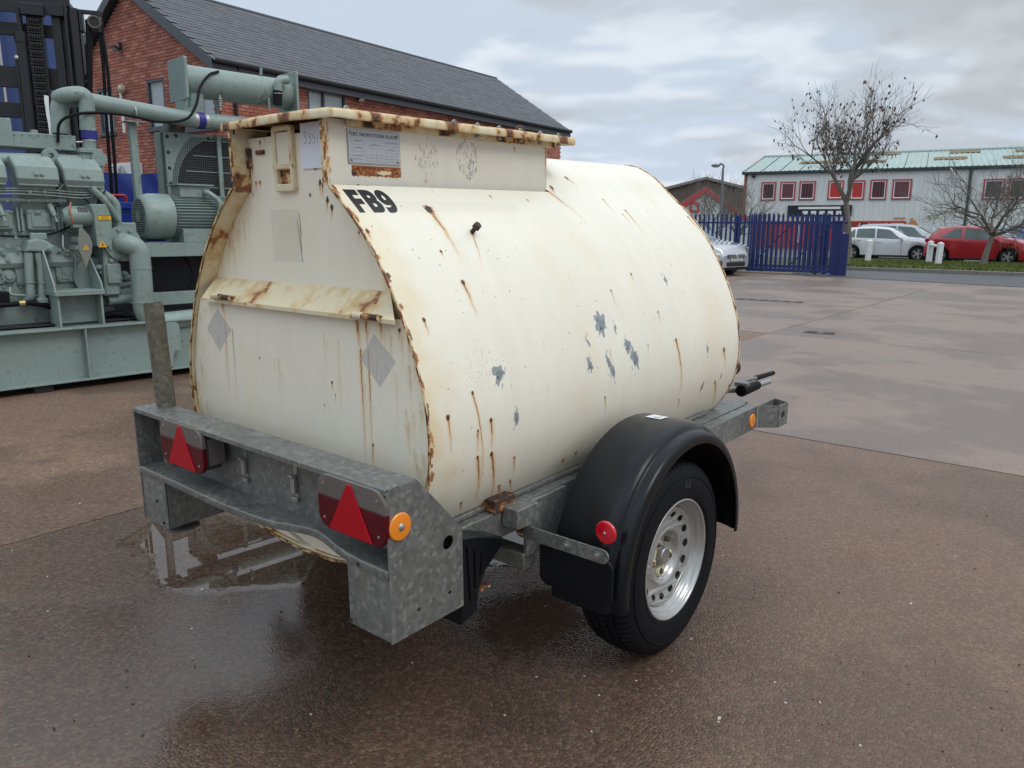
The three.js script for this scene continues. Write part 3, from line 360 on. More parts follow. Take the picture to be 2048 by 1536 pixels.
  TP('lid_seal', [box(lx0 + 0.02, lx1 - 0.05, ly - 0.02, ly - 0.004, -z - 0.006, -z + 0.012), box(lx0 + 0.08, lx1 - 0.09, ly - 0.024, ly - 0.006, z - 0.012, z + 0.010)], M.rustTrim, lid);
  for (const [u, v] of [[694, 238], [909, 262], [956, 267], [999, 273], [1041, 277], [1081, 281], [1117, 285]]) { const p = trF.z(u, v, z + 0.018); TP('lid_bolt', [rod([p.x, p.y - 0.008, p.z], [p.x, ly + 0.02, p.z], 0.0045, 0.0045, 8), at(new THREE.CylinderGeometry(0.008, 0.008, 0.006, 6), p.x, ly - 0.016, p.z), at(new THREE.TorusGeometry(0.009, 0.0022, 6, 12, Math.PI), p.x, ly + 0.014, p.z)], M.bolt, lid); }
  { const p = trF.z(1040, 248, z - 0.02); TP('lid_staple', at(new THREE.TorusGeometry(0.018, 0.007, 8, 16, Math.PI), p.x, ly + 0.016, p.z), M.rustHeavy, lid); }
  // inspection plate
  const q = [trF.z(695, 255, z + 0.004), trF.z(799, 271, z + 0.004), trF.z(800, 330, z + 0.004), trF.z(699, 325, z + 0.004)], pw = (q[1].x - q[0].x + q[2].x - q[3].x) / 2, ph = (q[0].y - q[3].y + q[1].y - q[2].y) / 2, mx = (q[0].x + q[1].x) / 2, my = (q[0].y + q[3].y + q[1].y + q[2].y) / 4;
  const plateTex = canvasTex(768, 512, (g, w, h) => { g.fillStyle = '#b0b3b8'; g.fillRect(0, 0, w, h); g.fillStyle = '#17181b'; g.strokeStyle = '#55585e'; g.lineWidth = 3; g.font = 'bold 74px sans-serif'; g.textAlign = 'center'; g.save(); g.translate(w / 2, 92); g.scale(Math.min(1, 690 / g.measureText('IBC INSPECTION PLATE').width), 1); g.fillText('IBC INSPECTION PLATE', 0, 0); g.restore(); g.font = 'bold 17px sans-serif'; for (const [x, y, s] of [[50, 175, 'CAPACITY LTR.'], [300, 225, 'WATER TESTED'], [545, 175, 'DATE OF MANUFACTURE'], [50, 285, 'DATE TESTED'], [545, 285, 'SERIAL NO.']]) { g.strokeRect(x, y, 185, 50); g.textAlign = 'center'; g.fillText(s, x + 92, y - 7); } g.textAlign = 'left'; g.fillText('LAST EXAMINED DATE', 40, 405); g.fillText('LAST INSPECTION', 40, 460); for (let a = 0; a < 6; a++) for (let b = 0; b < 2; b++) g.strokeRect(250 + a * 78, 375 + b * 52, 78, 52); });
  const pl = TP('inspection_plate', at(new THREE.PlaneGeometry(pw, ph), mx, my, z + 0.0035), std([1, 1, 1], 0.4, 0.25, { map: plateTex }), bowser, { keepUV: true, label: 'grey printed inspection plate riveted to the housing side' });
  TP('plate_backing', box(mx - pw / 2 - 0.002, mx + pw / 2 + 0.002, my - ph / 2 - 0.002, my + ph / 2 + 0.002, z + 0.0005, z + 0.003), M.bolt, pl);
  for (const a of [-1, 1]) for (const b of [-1, 1]) TP('rivet', at(new THREE.SphereGeometry(0.004, 8, 6), mx + a * (pw / 2 - 0.008), my + b * (ph / 2 - 0.008), z + 0.004), M.bolt, pl);
  // paper note
  const n0 = trF.x(600, 247, XP - 0.003), n1 = trF.x(652, 335, XP - 0.003);
  const noteTex = canvasTex(256, 420, (g, w, h) => { g.fillStyle = '#dfe3ee'; g.fillRect(0, 0, w, h); g.strokeStyle = '#3c3c44'; g.lineWidth = 4; g.lineCap = g.lineJoin = 'round'; g.scale(0.84, 1); const P = (pts) => { g.beginPath(); pts.forEach(([x, y], i) => g[i ? 'lineTo' : 'moveTo'](x, y)); g.stroke(); }; P([[40, 98], [62, 84], [80, 94], [72, 116], [55, 124], [74, 132], [82, 156], [66, 186], [38, 190]]); P([[104, 112], [124, 100], [142, 110], [134, 130], [118, 136], [136, 146], [142, 168], [126, 190], [100, 190]]); P([[200, 108], [172, 112], [166, 140], [188, 138], [200, 156], [190, 184], [160, 192]]); P([[226, 118], [232, 196]]); });
  TP('paper_note', extX([[n0.z, n1.y], [n1.z - 0.004, n1.y], [n1.z - 0.004, n0.y], [n0.z, n0.y]], XP - 0.003, XP - 0.0015), std([0.75, 0.78, 0.86], 0.7), bowser, { label: 'white paper note with handwritten 3351' });
  const nm = TP('handwriting', grid(1, 1, (u, v) => [XP - 0.0042, lerp(n1.y, n0.y, v), lerp(n0.z, n1.z - 0.004, u)], (u, v) => [u, v]), std([1, 1, 1], 0.7, 0, { map: noteTex }), bowser, { keepUV: true });
  // recessed paddle latch
  const k0 = trF.x(549, 254, XP), k1 = trF.x(597, 386, XP), lz0 = k0.z, lz1 = k1.z, ly0 = k1.y + 0.004, ly1 = k0.y, lw = lz1 - lz0, lh = ly1 - ly0, lc = (a, b) => [lz0 + a * lw, ly0 + b * lh];
  const rr = (a0, a1, b0, b1, r) => roundRect((a1 - a0) * lw, (b1 - b0) * lh, r, 4).map(([x, y]) => [x + lz0 + (a0 + a1) / 2 * lw, y + ly0 + (b0 + b1) / 2 * lh]);
  const latch = TP('latch_frame', extX(shp(rr(0, 1, 0, 1, 0.012), [rr(0.16, 0.84, 0.12, 0.34, 0.004), rr(0.16, 0.84, 0.42, 0.92, 0.004)]), XP - 0.012, XP - 0.0005, { bevel: 0.003 }), M.rustLight);
  TP('latch_paddle', extX(rr(0.17, 0.83, 0.42, 0.9, 0.003), XP - 0.009, XP - 0.004), M.cream, latch);
  TP('latch_pocket', [extX(rr(0.16, 0.84, 0.11, 0.35, 0.004), XP - 0.0012, XP - 0.0006)], M.rustHeavy, latch);
  TP('latch_bar', [extX(rr(0.0, 1.0, 0.355, 0.41, 0.002), XP - 0.0145, XP - 0.0125)], M.rustHeavy, latch);
  // key lock box
  const c0 = trF.x(482, 299, XP), c1 = trF.x(506, 337, XP); const lk = TP('lock_box', [extX(roundRect(c1.z - c0.z, c0.y - c1.y, 0.003).map(([a, b]) => [a + (c0.z + c1.z) / 2, b + (c0.y + c1.y) / 2]), XP - 0.012, XP - 0.0005)], M.rustHeavy); TP('key_barrel', rod([XP - 0.016, (c0.y + c1.y) / 2, c1.z - 0.012], [XP - 0.01, (c0.y + c1.y) / 2, c1.z - 0.012], 0.009), M.steel, lk);
  const b0 = trF.x(522, 305, XP); TP('latch_slot', box(XP - 0.006, XP - 0.0005, b0.y - 0.006, b0.y + 0.006, b0.z - 0.02, b0.z + 0.02), M.rustHeavy);
}
// bolt standing out of the tank side
{ const [x, s] = onTank(944, 463), i = Math.round(s / profLen * NPROF), p = prof[i], q = prof[i + 1], n = V(0, -(q[0] - p[0]), (q[1] - p[1])).normalize().multiplyScalar(-1), a = V(x, p[1], p[0]); const b = a.clone().addScaledVector(n, 0.028); TP('tank_bolt', [rod(a, b, 0.007, 0.007, 8), rod(a.clone().addScaledVector(n, 0.018), a.clone().addScaledVector(n, 0.032), 0.013, 0.012, 6)], M.rustHeavy); }
// ---- rear light board, galvanised
{
  const { W, Yt, Ysh, Yb, l, d1, d2, Yc } = T, t = 0.004, XB = 0.085;
  // the shelf's free edge has been bent up and in on one side
  const edgeX = (z) => 0.030 * Math.exp(-(((z - 0.29) / 0.12) ** 2)), edgeY = (z) => 0.010 * Math.exp(-(((z - 0.32) / 0.13) ** 2)) - 0.006 * Math.exp(-(((z + 0.15) / 0.2) ** 2));
  const bd = TP('light_board', [rbox(0.001, d1 + 0.004, Yt - t, Yt, -W + t, W - t, 0.002), rbox(0, t, Yt - 0.016, Yt - 0.001, -W + t, W - t, 0.002), box(XB, XB + t, Ysh, Yt - t, -W + t, W - t), grid(80, 4, (u, v) => { const z = lerp(-W + t, W - t, u); return [lerp(edgeX(z), XB, v), Ysh + edgeY(z) * (1 - v) * (1 - v), z]; })], M.galv, bowser, { label: 'galvanised rear light board' });
  const zi = W - l, lipS = [[0.004, 0.0008], [0, 0], [-0.0015, -0.004], [-0.001, -0.020], [0.003, -0.021], [0.003, -0.004]];
  TP('shelf_lip', grid(80, 5, (u, v) => { const z = lerp(-W + t, W - t, u), q = lipS[Math.round(v * 5)]; return [edgeX(z) + q[0], Ysh + edgeY(z) + q[1], z]; }), M.galv, bd);
  // end plates with their holes
  const end = [[0, Yb], [d2, Yb], [d2, Yc], [d1, Yt], [0.012, Yt], [0, Yt - 0.012]], hp = (u, v) => { const p = trF.z(u, v, W); return [p.x, p.y]; }, hole = [circ(...hp(897, 1085), 0.019, 20), circ(...hp(900, 1185), 0.006, 10), circ(...hp(838, 1219), 0.006, 10)];
  for (const s of [-1, 1]) {
    TP('end_plate', extZ(shp(end, hole), s > 0 ? W - t : -W, s > 0 ? W : -W + t), M.galv, bd);
    const a = s > 0 ? zi : -W + t, b = s > 0 ? W - t : -zi;
    const lg = TP('corner_box', [box(0.0032, 0.0072, Yb, Ysh - 0.002, a, b), box(0.0072, d2, Yb, Yb + t, a, b), box(0.01, d2, Yb + t, Ysh - 0.03, s > 0 ? a : b - t, s > 0 ? a + t : b)], M.galv, bd);
  }
  // bolts and light-board studs
  for (const [u, v] of [[700, 1240], [716, 1128], [313, 1002], [327, 1046]]) { const p = trF.x(u, v, -0.001); TP('board_hole_plug', at(new THREE.CylinderGeometry(0.005, 0.005, 0.003, 10), p.x, p.y, p.z, 0, 0, Math.PI / 2), M.dark, bd); }
  // number plate clips
  for (const [u0, v0, u1, v1] of [[491, 893, 496, 962], [590, 925, 597, 1002]]) { const a = trF.x(u0, v0, XB), b = trF.x(u1, v1, XB), z = (a.z + b.z) / 2, h = a.y - b.y, c = TP('plate_clip', [box(XB - 0.003, XB, b.y, a.y, z - 0.008, z + 0.008)], M.bolt, bd, { label: 'steel spring clip on the light board' }); TP('clip_lever', [rbox(XB - 0.016, XB - 0.005, lerp(b.y, a.y, 0.22), lerp(b.y, a.y, 0.70), z - 0.009, z + 0.009, 0.002), rbox(XB - 0.013, XB - 0.0032, b.y, b.y + h * 0.12, z - 0.013, z + 0.013, 0.002), rod([XB - 0.018, lerp(b.y, a.y, 0.68), z - 0.01], [XB - 0.018, lerp(b.y, a.y, 0.68), z + 0.01], 0.004, 0.004, 8)], M.steel, c); }
  { const p = trF.x(436, 893, XB); TP('rust_spot', at(new THREE.CylinderGeometry(0.016, 0.016, 0.002, 14), XB - 0.001, p.y, p.z + 0.01, 0, 0, Math.PI / 2), M.rustHeavy, bd); }
  // lamp clusters
  for (const [s, u0, v0, u1, v1] of [[1, 637, 948, 772, 1092], [-1, 307, 836, 425, 945]]) {
    const xF = -0.006, a = trF.x(u0, (v0 + v1) / 2 - (s > 0 ? 22 : 15), xF), b = trF.x(u1, (v0 + v1) / 2 + (s > 0 ? 22 : 15), xF), w = trF.x(772, 1042, xF).z - trF.x(637, 998, xF).z, cz = (a.z + b.z) / 2, cy = (a.y + b.y) / 2 - (s < 0 ? 0.004 : 0), h = w * 0.56, R = w * 0.16, xB = XB;
    const cl = TP('rear_lamp', [extX(roundRect(w * 0.96, h * 0.95, R).map(([p, q]) => [p + cz, q + cy]), 0.004, 0.06)], M.cap, bowser, { label: 'rear lamp cluster with red triangle reflector' });
    TP('side_lens', box(0.012, 0.062, cy - h * 0.30, cy + h * 0.28, cz - s * w * 0.482, cz - s * w * 0.502), M.clearLens, cl);
    const RR = roundRect(w, h, R, 8).map(([p, q]) => [p + cz, q + cy]), ym = cy + 0.10 * h;
    const cut = (f) => RR.filter(f);
    const lower = [...RR.filter(([z, y]) => y < ym)]; lower.sort((p, q) => Math.atan2(p[1] - ym, p[0] - cz) - Math.atan2(q[1] - ym, q[0] - cz));
    const up = [...RR.filter(([z, y]) => y > ym)]; up.sort((p, q) => Math.atan2(p[1] - ym, p[0] - cz) - Math.atan2(q[1] - ym, q[0] - cz));
    TP('red_lens', extX([[cz - w / 2, ym], ...lower, [cz + w / 2, ym]], xF, 0.004, { bevel: 0.002 }), M.redDark, cl);
    TP('clear_lens', extX([[cz + w / 2, ym], ...up, [cz - w / 2, ym]], xF, 0.004, { bevel: 0.002 }), M.clearLens, cl);
    TP('indicator_lens', extX([[cz + w * (s > 0 ? 0.08 : -0.33), ym + 0.006], [cz + w * (s > 0 ? 0.33 : -0.10), ym + 0.006], [cz + w * (s > 0 ? 0.30 : -0.10), cy + h * 0.44], [cz + w * (s > 0 ? 0.05 : -0.30), cy + h * 0.44]], xF - 0.0008, xF + 0.001), M.amberLens, cl);
    // ribs moulded in the clear lens
    const ribs = []; for (let k = 0; k < 11; k++) { const y = lerp(ym + 0.004, cy + h * 0.43, k / 10), e = k > 7 ? (k - 7) * 0.045 * w : 0; ribs.push(box(xF - 0.002, xF, y - 0.0008, y + 0.0008, cz - w / 2 + 0.006 + e, cz - w * 0.02 - (10 - k) * w * 0.012), box(xF - 0.002, xF, y - 0.0008, y + 0.0008, cz + w * 0.03 + (10 - k) * w * 0.012, cz + w / 2 - 0.006 - e)); } TP('lens_rib', ribs, M.rib, cl, { kind: 'stuff' });
    TP('triangle_reflector', extX([[cz - w * 0.33, cy - h * 0.47], [cz + w * 0.31, cy - h * 0.47], [cz + w * 0.035, cy + h * 0.44], [cz - w * 0.03, cy + h * 0.44]], xF - 0.004, xF + 0.002, { bevel: 0.0015 }), M.redLens, cl);
    for (const [p, q] of [[-.40, .33], [.40, .33], [-.40, -.30], [.40, -.30]]) TP('lens_screw', at(new THREE.CylinderGeometry(0.004, 0.004, 0.003, 10), xF - 0.002, cy + q * h, cz + p * w, 0, 0, Math.PI / 2), M.bolt, cl);
  }
  // amber reflectors on the end plates, both sides
  for (const s of [-1, 1]) { const p = trF.z(799, 1053, W), r = TP('side_reflector', at(lathe([[0, 0.007], [0.030, 0.006], [0.034, 0.003], [0.034, 0]], 32), p.x, p.y, s * (W + 0.0005), s * Math.PI / 2, 0, 0), M.amber, bowser, { label: 'round amber side reflector' }); TP('reflector_screw', at(lathe([[0, 0.012], [0.006, 0.011], [0.009, 0.0075], [0.010, 0.006]], 16), p.x, p.y, s * (W + 0.0005), s * Math.PI / 2, 0, 0), M.bolt, r); }
}
// ---- chassis
{
  const rails = []; for (const s of [-1, 1]) rails.push(rbox(T.d2 - 0.14, 2.25, 0.49, 0.575, s * 0.475, s * 0.535, 0.004));
  const ch = TP('chassis_rail', rails[0], M.galv); TP('chassis_rail', rails[1], M.galv);
  for (const x of [0.62, 1.02, 1.95]) TP('cross_member', rbox(x - 0.03, x + 0.03, 0.36, 0.41, -0.55, 0.55, 0.004), M.galv);
  TP('axle', rbox(T.Xw - 0.035, T.Xw + 0.035, T.Rt - 0.035, T.Rt + 0.035, -0.60, 0.60, 0.006), M.galv);
  for (const s of [-1, 1]) { TP('tank_cradle', rbox(0.26, 1.9, 0.577, 0.592, s * 0.44, s * 0.505, 0.004), M.galv); TP('cradle_pad', rbox(0.47, 0.56, 0.577, 0.615, s * 0.47, s * 0.545, 0.003), M.rustHeavy); TP('suspension_arm', [rbox(T.Xw - 0.32, T.Xw + 0.04, T.Rt, T.Rt + 0.06, s * 0.56, s * 0.61, 0.006), rbox(T.Xw - 0.42, T.Xw - 0.22, 0.40, 0.575, s * 0.54, s * 0.556, 0.004)], M.galv); TP('bracket_block', [rbox(0.505, 0.60, 0.53, 0.59, s * 0.54, s * 0.60, 0.004), rbox(0.60, 0.72, 0.50, 0.555, s * 0.536, s * 0.552, 0.003)], M.galv); }
  // rear steady channel under the rail, rusty
  TP('rusty_channel', [box(0.19, 0.46, 0.352, 0.358, 0.43, 0.53), box(0.19, 0.46, 0.358, 0.405, 0.43, 0.437), box(0.19, 0.197, 0.358, 0.43, 0.437, 0.53), box(0.19, 0.46, 0.428, 0.434, 0.43, 0.53)], M.rustHeavy);
  // prop stands at the rear corners
  for (const s of [-1, 1]) {
    if (s > 0) continue;
    const a = trF.z(306, 606, -0.56), b = trF.z(333, 812, -0.56), d = b.clone().sub(a); const yF = 0.378, foot = a.clone().addScaledVector(d, (yF - a.y) / d.y);
    const st = TP('prop_stand', [rod(foot, a, 0.030, 0.030, 20, true), rod(foot, a, 0.0265, 0.0265, 20, true), at(new THREE.RingGeometry(0.0265, 0.030, 20), a.x, a.y, a.z, -Math.PI / 2)], M.oldGalv, bowser, { label: 'galvanised tubular prop stand' });
    TP('stand_foot', at(lathe([[0, 0.012], [0.032, 0.010], [0.052, 0.003], [0.058, 0], [0.058, -0.004], [0, -0.004]], 24), foot.x, foot.y, foot.z), M.galv, st);
    TP('stand_clamp', at(new THREE.TorusGeometry(0.032, 0.008, 8, 20), foot.x, foot.y + 0.12, foot.z, Math.PI / 2), M.galv, st);
    TP('wooden_block', rbox(0.02, 0.44, Yb_() + 0.01, Yb_() + 0.095, -0.56, -0.50, 0.006), std([0.10, 0.065, 0.03], 0.8), bowser);
  }
  function Yb_() { return T.Yb; }
  // side beam and step at the front right and left
  for (const s of [-1, 1]) {
    const z1 = 0.60, p0 = trF.z(1505, 805, z1), yt = trF.z(1515, 812, z1).y, yb = trF.z(1512, 856, z1).y, x1 = trF.z(1513, 830, z1).x, x2 = x1 + 0.10;
    TP('side_beam', [rbox(1.40, x1 + 0.012, yb, yt, s * (z1 - 0.006), s * z1, 0.002), rbox(1.40, x1 + 0.01, yt - 0.003, yt, s * (z1 - 0.05), s * (z1 - 0.0062), 0.001)], M.galv);
    const q4 = [[1517, 811], [1549, 796], [1575, 804], [1557, 811]].map(([u, v]) => { const p = trF.y(u, v, yt); return [p.x, p.z]; }), wall = (a, b, hole) => { const dx = b[0] - a[0], dz = b[1] - a[1], l = Math.hypot(dx, dz), g = ext(shp([[0, yb], [l, yb], [l, yt], [0, yt]], hole ? [circ(l / 2, (yb + yt) / 2, 0.017, 16)] : []), 0.004); return g.applyMatrix4(new THREE.Matrix4().makeBasis(V(dx / l, 0, s * dz / l), V(0, 1, 0), V(-s * dz / l, 0, dx / l))).translate(a[0], 0, s * a[1]); };
    TP('beam_end', [wall(q4[0], q4[3]), wall(q4[0], q4[1])], M.galv); TP('beam_end_face', wall(q4[3], q4[2], true), M.galv); TP('beam_end_back', wall(q4[1], q4[2]), M.galv);
    TP('step_plate', [rbox(1.42, x1 - 0.005, yt + 0.001, yt + 0.005, s * 0.42, s * (z1 - 0.05), 0.001), ...Array.from({ length: 150 }, (_, k) => at(new THREE.SphereGeometry(0.012, 6, 3).scale(1, 0.16, 0.32).rotateY(k % 2 ? 0.8 : -0.8), 1.44 + (k % 25) * (x1 - 1.47) / 25, yt + 0.005, s * (0.435 + Math.floor(k / 25) * 0.018)))], M.galv);
    const rp = trF.z(1504, 841, z1), rf = TP('front_side_reflector', at(lathe([[0, 0.006], [0.028, 0.005], [0.031, 0.002], [0.031, 0]], 28), rp.x, rp.y, s * (z1 + 0.0005), s * Math.PI / 2, 0, 0), M.amber, bowser, { label: 'round amber reflector on front side beam' });
  }
  // drawbar with coupling head, handbrake and cables
  const dz = 0.0; TP('drawbar', [rod([1.9, 0.52, 0.45], [2.75, 0.52, 0.05], 0.035), rod([1.9, 0.52, -0.45], [2.75, 0.52, -0.05], 0.035), rbox(2.6, 3.05, 0.485, 0.555, -0.035, 0.035, 0.006)], M.galv);
  TP('coupling_head', [rbox(3.05, 3.28, 0.48, 0.57, -0.05, 0.05, 0.02), at(new THREE.SphereGeometry(0.05, 16, 10), 3.28, 0.51, 0)], M.dark);
  TP('jockey_wheel', [rod([2.8, 0.10, 0.10], [2.8, 0.80, 0.10], 0.024), at(new THREE.TorusGeometry(0.075, 0.03, 10, 24), 2.8, 0.105, 0.10), rod([2.8, 0.80, 0.10], [2.8, 0.80, 0.22], 0.008)], M.galv);
  { const z = 0.30, h0 = trF.z(1478, 775, z), h1 = trF.z(1512, 756, z), h2 = trF.z(1546, 746, z); const hb = TP('brake_handle', [tube([[h0.x, h0.y - 0.02, z], [lerp(h0.x, h1.x, .3), h0.y + 0.02, z], h1], 0.011, 10, 8)], M.galv); TP('handle_grip', [rod(h1, h2, 0.0145, 0.0125, 12), at(new THREE.SphereGeometry(0.0125, 10, 8), h2.x, h2.y, h2.z)], M.rubber, hb);
    const k0 = trF.z(1482, 782, z + 0.03), k1 = trF.z(1515, 770, z + 0.03), k2 = trF.z(1537, 763, z + 0.03); const gl = []; for (let k = 0; k < 7; k++) gl.push(rod(k0.clone().lerp(k1, k / 7), k0.clone().lerp(k1, (k + 0.8) / 7), 0.031 - k * 0.0012, 0.031 - k * 0.0012, 14)); gl.push(rod(k0, k1, 0.022, 0.022, 12)); const bl = TP('coupling_bellows', gl, M.rubber); TP('coupling_pin', [rod(k1, k2, 0.016, 0.016, 12), at(new THREE.SphereGeometry(0.016, 10, 8), k2.x, k2.y, k2.z)], M.steel, bl);
    for (let k = 0; k < 3; k++) TP('brake_cable', tube([[T.Xf + 0.004, 0.83 - k * 0.012, 0.54 - k * 0.015], [T.Xf + 0.03 + k * 0.008, 0.80 - k * 0.01, 0.50], [T.Xf + 0.05, 0.72, 0.46], [T.Xf + 0.06, 0.60, 0.40]], 0.005, 20, 6), k === 1 ? std([0.25, 0.02, 0.02], 0.5) : M.rubber);
    TP('coupling_support', [rbox(h0.x - 0.02, h0.x + 0.03, 0.56, h0.y, z - 0.02, z + 0.05, 0.004), rod([h0.x, 0.52, z], [2.5, 0.52, 0.1], 0.02)], M.galv); }
}
// ---- wheels, mudguards and their stays, both sides
const wheelG = (() => {
  const R = T.Rt, w = 0.098, NT_ = 84;   // lathe axis y = axle, outer side +y
  const P = [[0.192, 0.088], [0.206, 0.092], [0.232, 0.0985], [0.262, 0.097], [0.288, 0.090], [0.302, 0.084], [0.311, 0.076], [0.317, 0.064], [0.3195, 0.050], [0.3195, 0.047], [0.3115, 0.0465], [0.3115, 0.041], [0.3215, 0.0405], [0.3225, 0.022], [0.3225, 0.0185], [0.3145, 0.018], [0.3145, 0.011], [0.3235, 0.0105], [0.325, 0]];
  const full = [...P, ...P.slice(0, -1).reverse().map(([r, y]) => [r, -y])], seg = NT_ * 8;
  const tread = grid(seg, full.length - 1, (u, v) => { const k = Math.round(v * (full.length - 1)), s = Math.round(u * seg) % seg; let [r, y] = full[k]; const side = Math.abs(y), ph = ((s + (side > 0.045 ? 0 : side * 90 | 0)) % 8 + 8) % 8; if (r > 0.30 && side > 0.047 && (ph < 3)) r -= side < 0.075 ? 0.009 : 0.004; else if (r > 0.315 && side < 0.041 && (ph === 4 || ph === 5)) r -= 0.005; const a = s / seg * 2 * Math.PI; return [r * Math.cos(a), y, r * Math.sin(a)]; });
  const ringl = [0.212, 0.272].map((r) => at(new THREE.TorusGeometry(r, 0.0022, 6, 64), 0, r < 0.25 ? 0.0935 : 0.0955, 0, Math.PI / 2));
  const beads = lathe([[0.192, 0.088], [0.185, 0.05], [0.185, -0.05], [0.192, -0.088]], 48);
  const rim = lathe([[0.1985, 0.081], [0.2005, 0.0845], [0.2005, 0.089], [0.197, 0.0925], [0.192, 0.0905], [0.190, 0.082], [0.188, 0.078], [0.181, 0.074], [0.179, 0.066], [0.176, 0.060], [0.168, 0.055], [0.164, 0.048], [0.163, 0.02], [0.165, -0.06], [0.185, -0.07], [0.195, -0.09]], 64);
  const holes = []; for (let k = 0; k < 15; k++) { const a = k / 15 * 2 * Math.PI; const pts = circ(0, 0, 0.0105, 12, 0.0155); holes.push(pts.map(([x, y]) => { const rr_ = 0.138 + x, b = a + y / 0.138; return [rr_ * Math.cos(b), rr_ * Math.sin(b)]; })); }
  const disc = ext(shp(circ(0, 0, 0.1645, 60), [circ(0, 0, 0.099, 60), ...holes]), 0.003); { const p = disc.attributes.position; for (let i = 0; i < p.count; i++) { const r = Math.hypot(p.getX(i), p.getY(i)); p.setZ(i, p.getZ(i) + 0.052 - 0.018 * sst(0.164, 0.10, r) + 0.016 * sst(0.118, 0.099, r)); } disc.computeVertexNormals(); disc.rotateX(-Math.PI / 2); }
  const dish = lathe([[0.1005, 0.051], [0.096, 0.054], [0.090, 0.054], [0.083, 0.049], [0.078, 0.040], [0.074, 0.030], [0.066, 0.026], [0.040, 0.026], [0.034, 0.028], [0.031, 0.028]], 60);
  const capG = lathe([[0.029, 0.02], [0.029, 0.046], [0.027, 0.050], [0.022, 0.051], [0.021, 0.049], [0, 0.049]], 32);
  const back = lathe([[0, -0.01], [0.12, -0.01], [0.16, 0.0]], 32);
  return { tyre: [tread, ...ringl, beads], rim: [rim], disc, dish, cap: capG, back };
})();
const font = await new FontLoader().loadAsync('fonts/droid/droid_sans_bold.typeface.json');
const tyreText = (str, mid, r, size) => { const out = []; let a = mid + str.length * size * 0.45 / r; for (const ch of str) { if (ch !== ' ') { const g = new TextGeometry(ch, { font, size, depth: 0.0022, curveSegments: 3 }); g.translate(-size * 0.35, 0, 0); g.rotateZ(-Math.PI / 2 + a); g.translate(r * Math.cos(a), r * Math.sin(a), 0); out.push(g.rotateX(-Math.PI / 2).translate(0, 0.0975, 0)); } a -= size * 0.9 / r; } return out; };
const wellM = M.dark, nutM = std([0.62, 0.56, 0.34], 0.5);
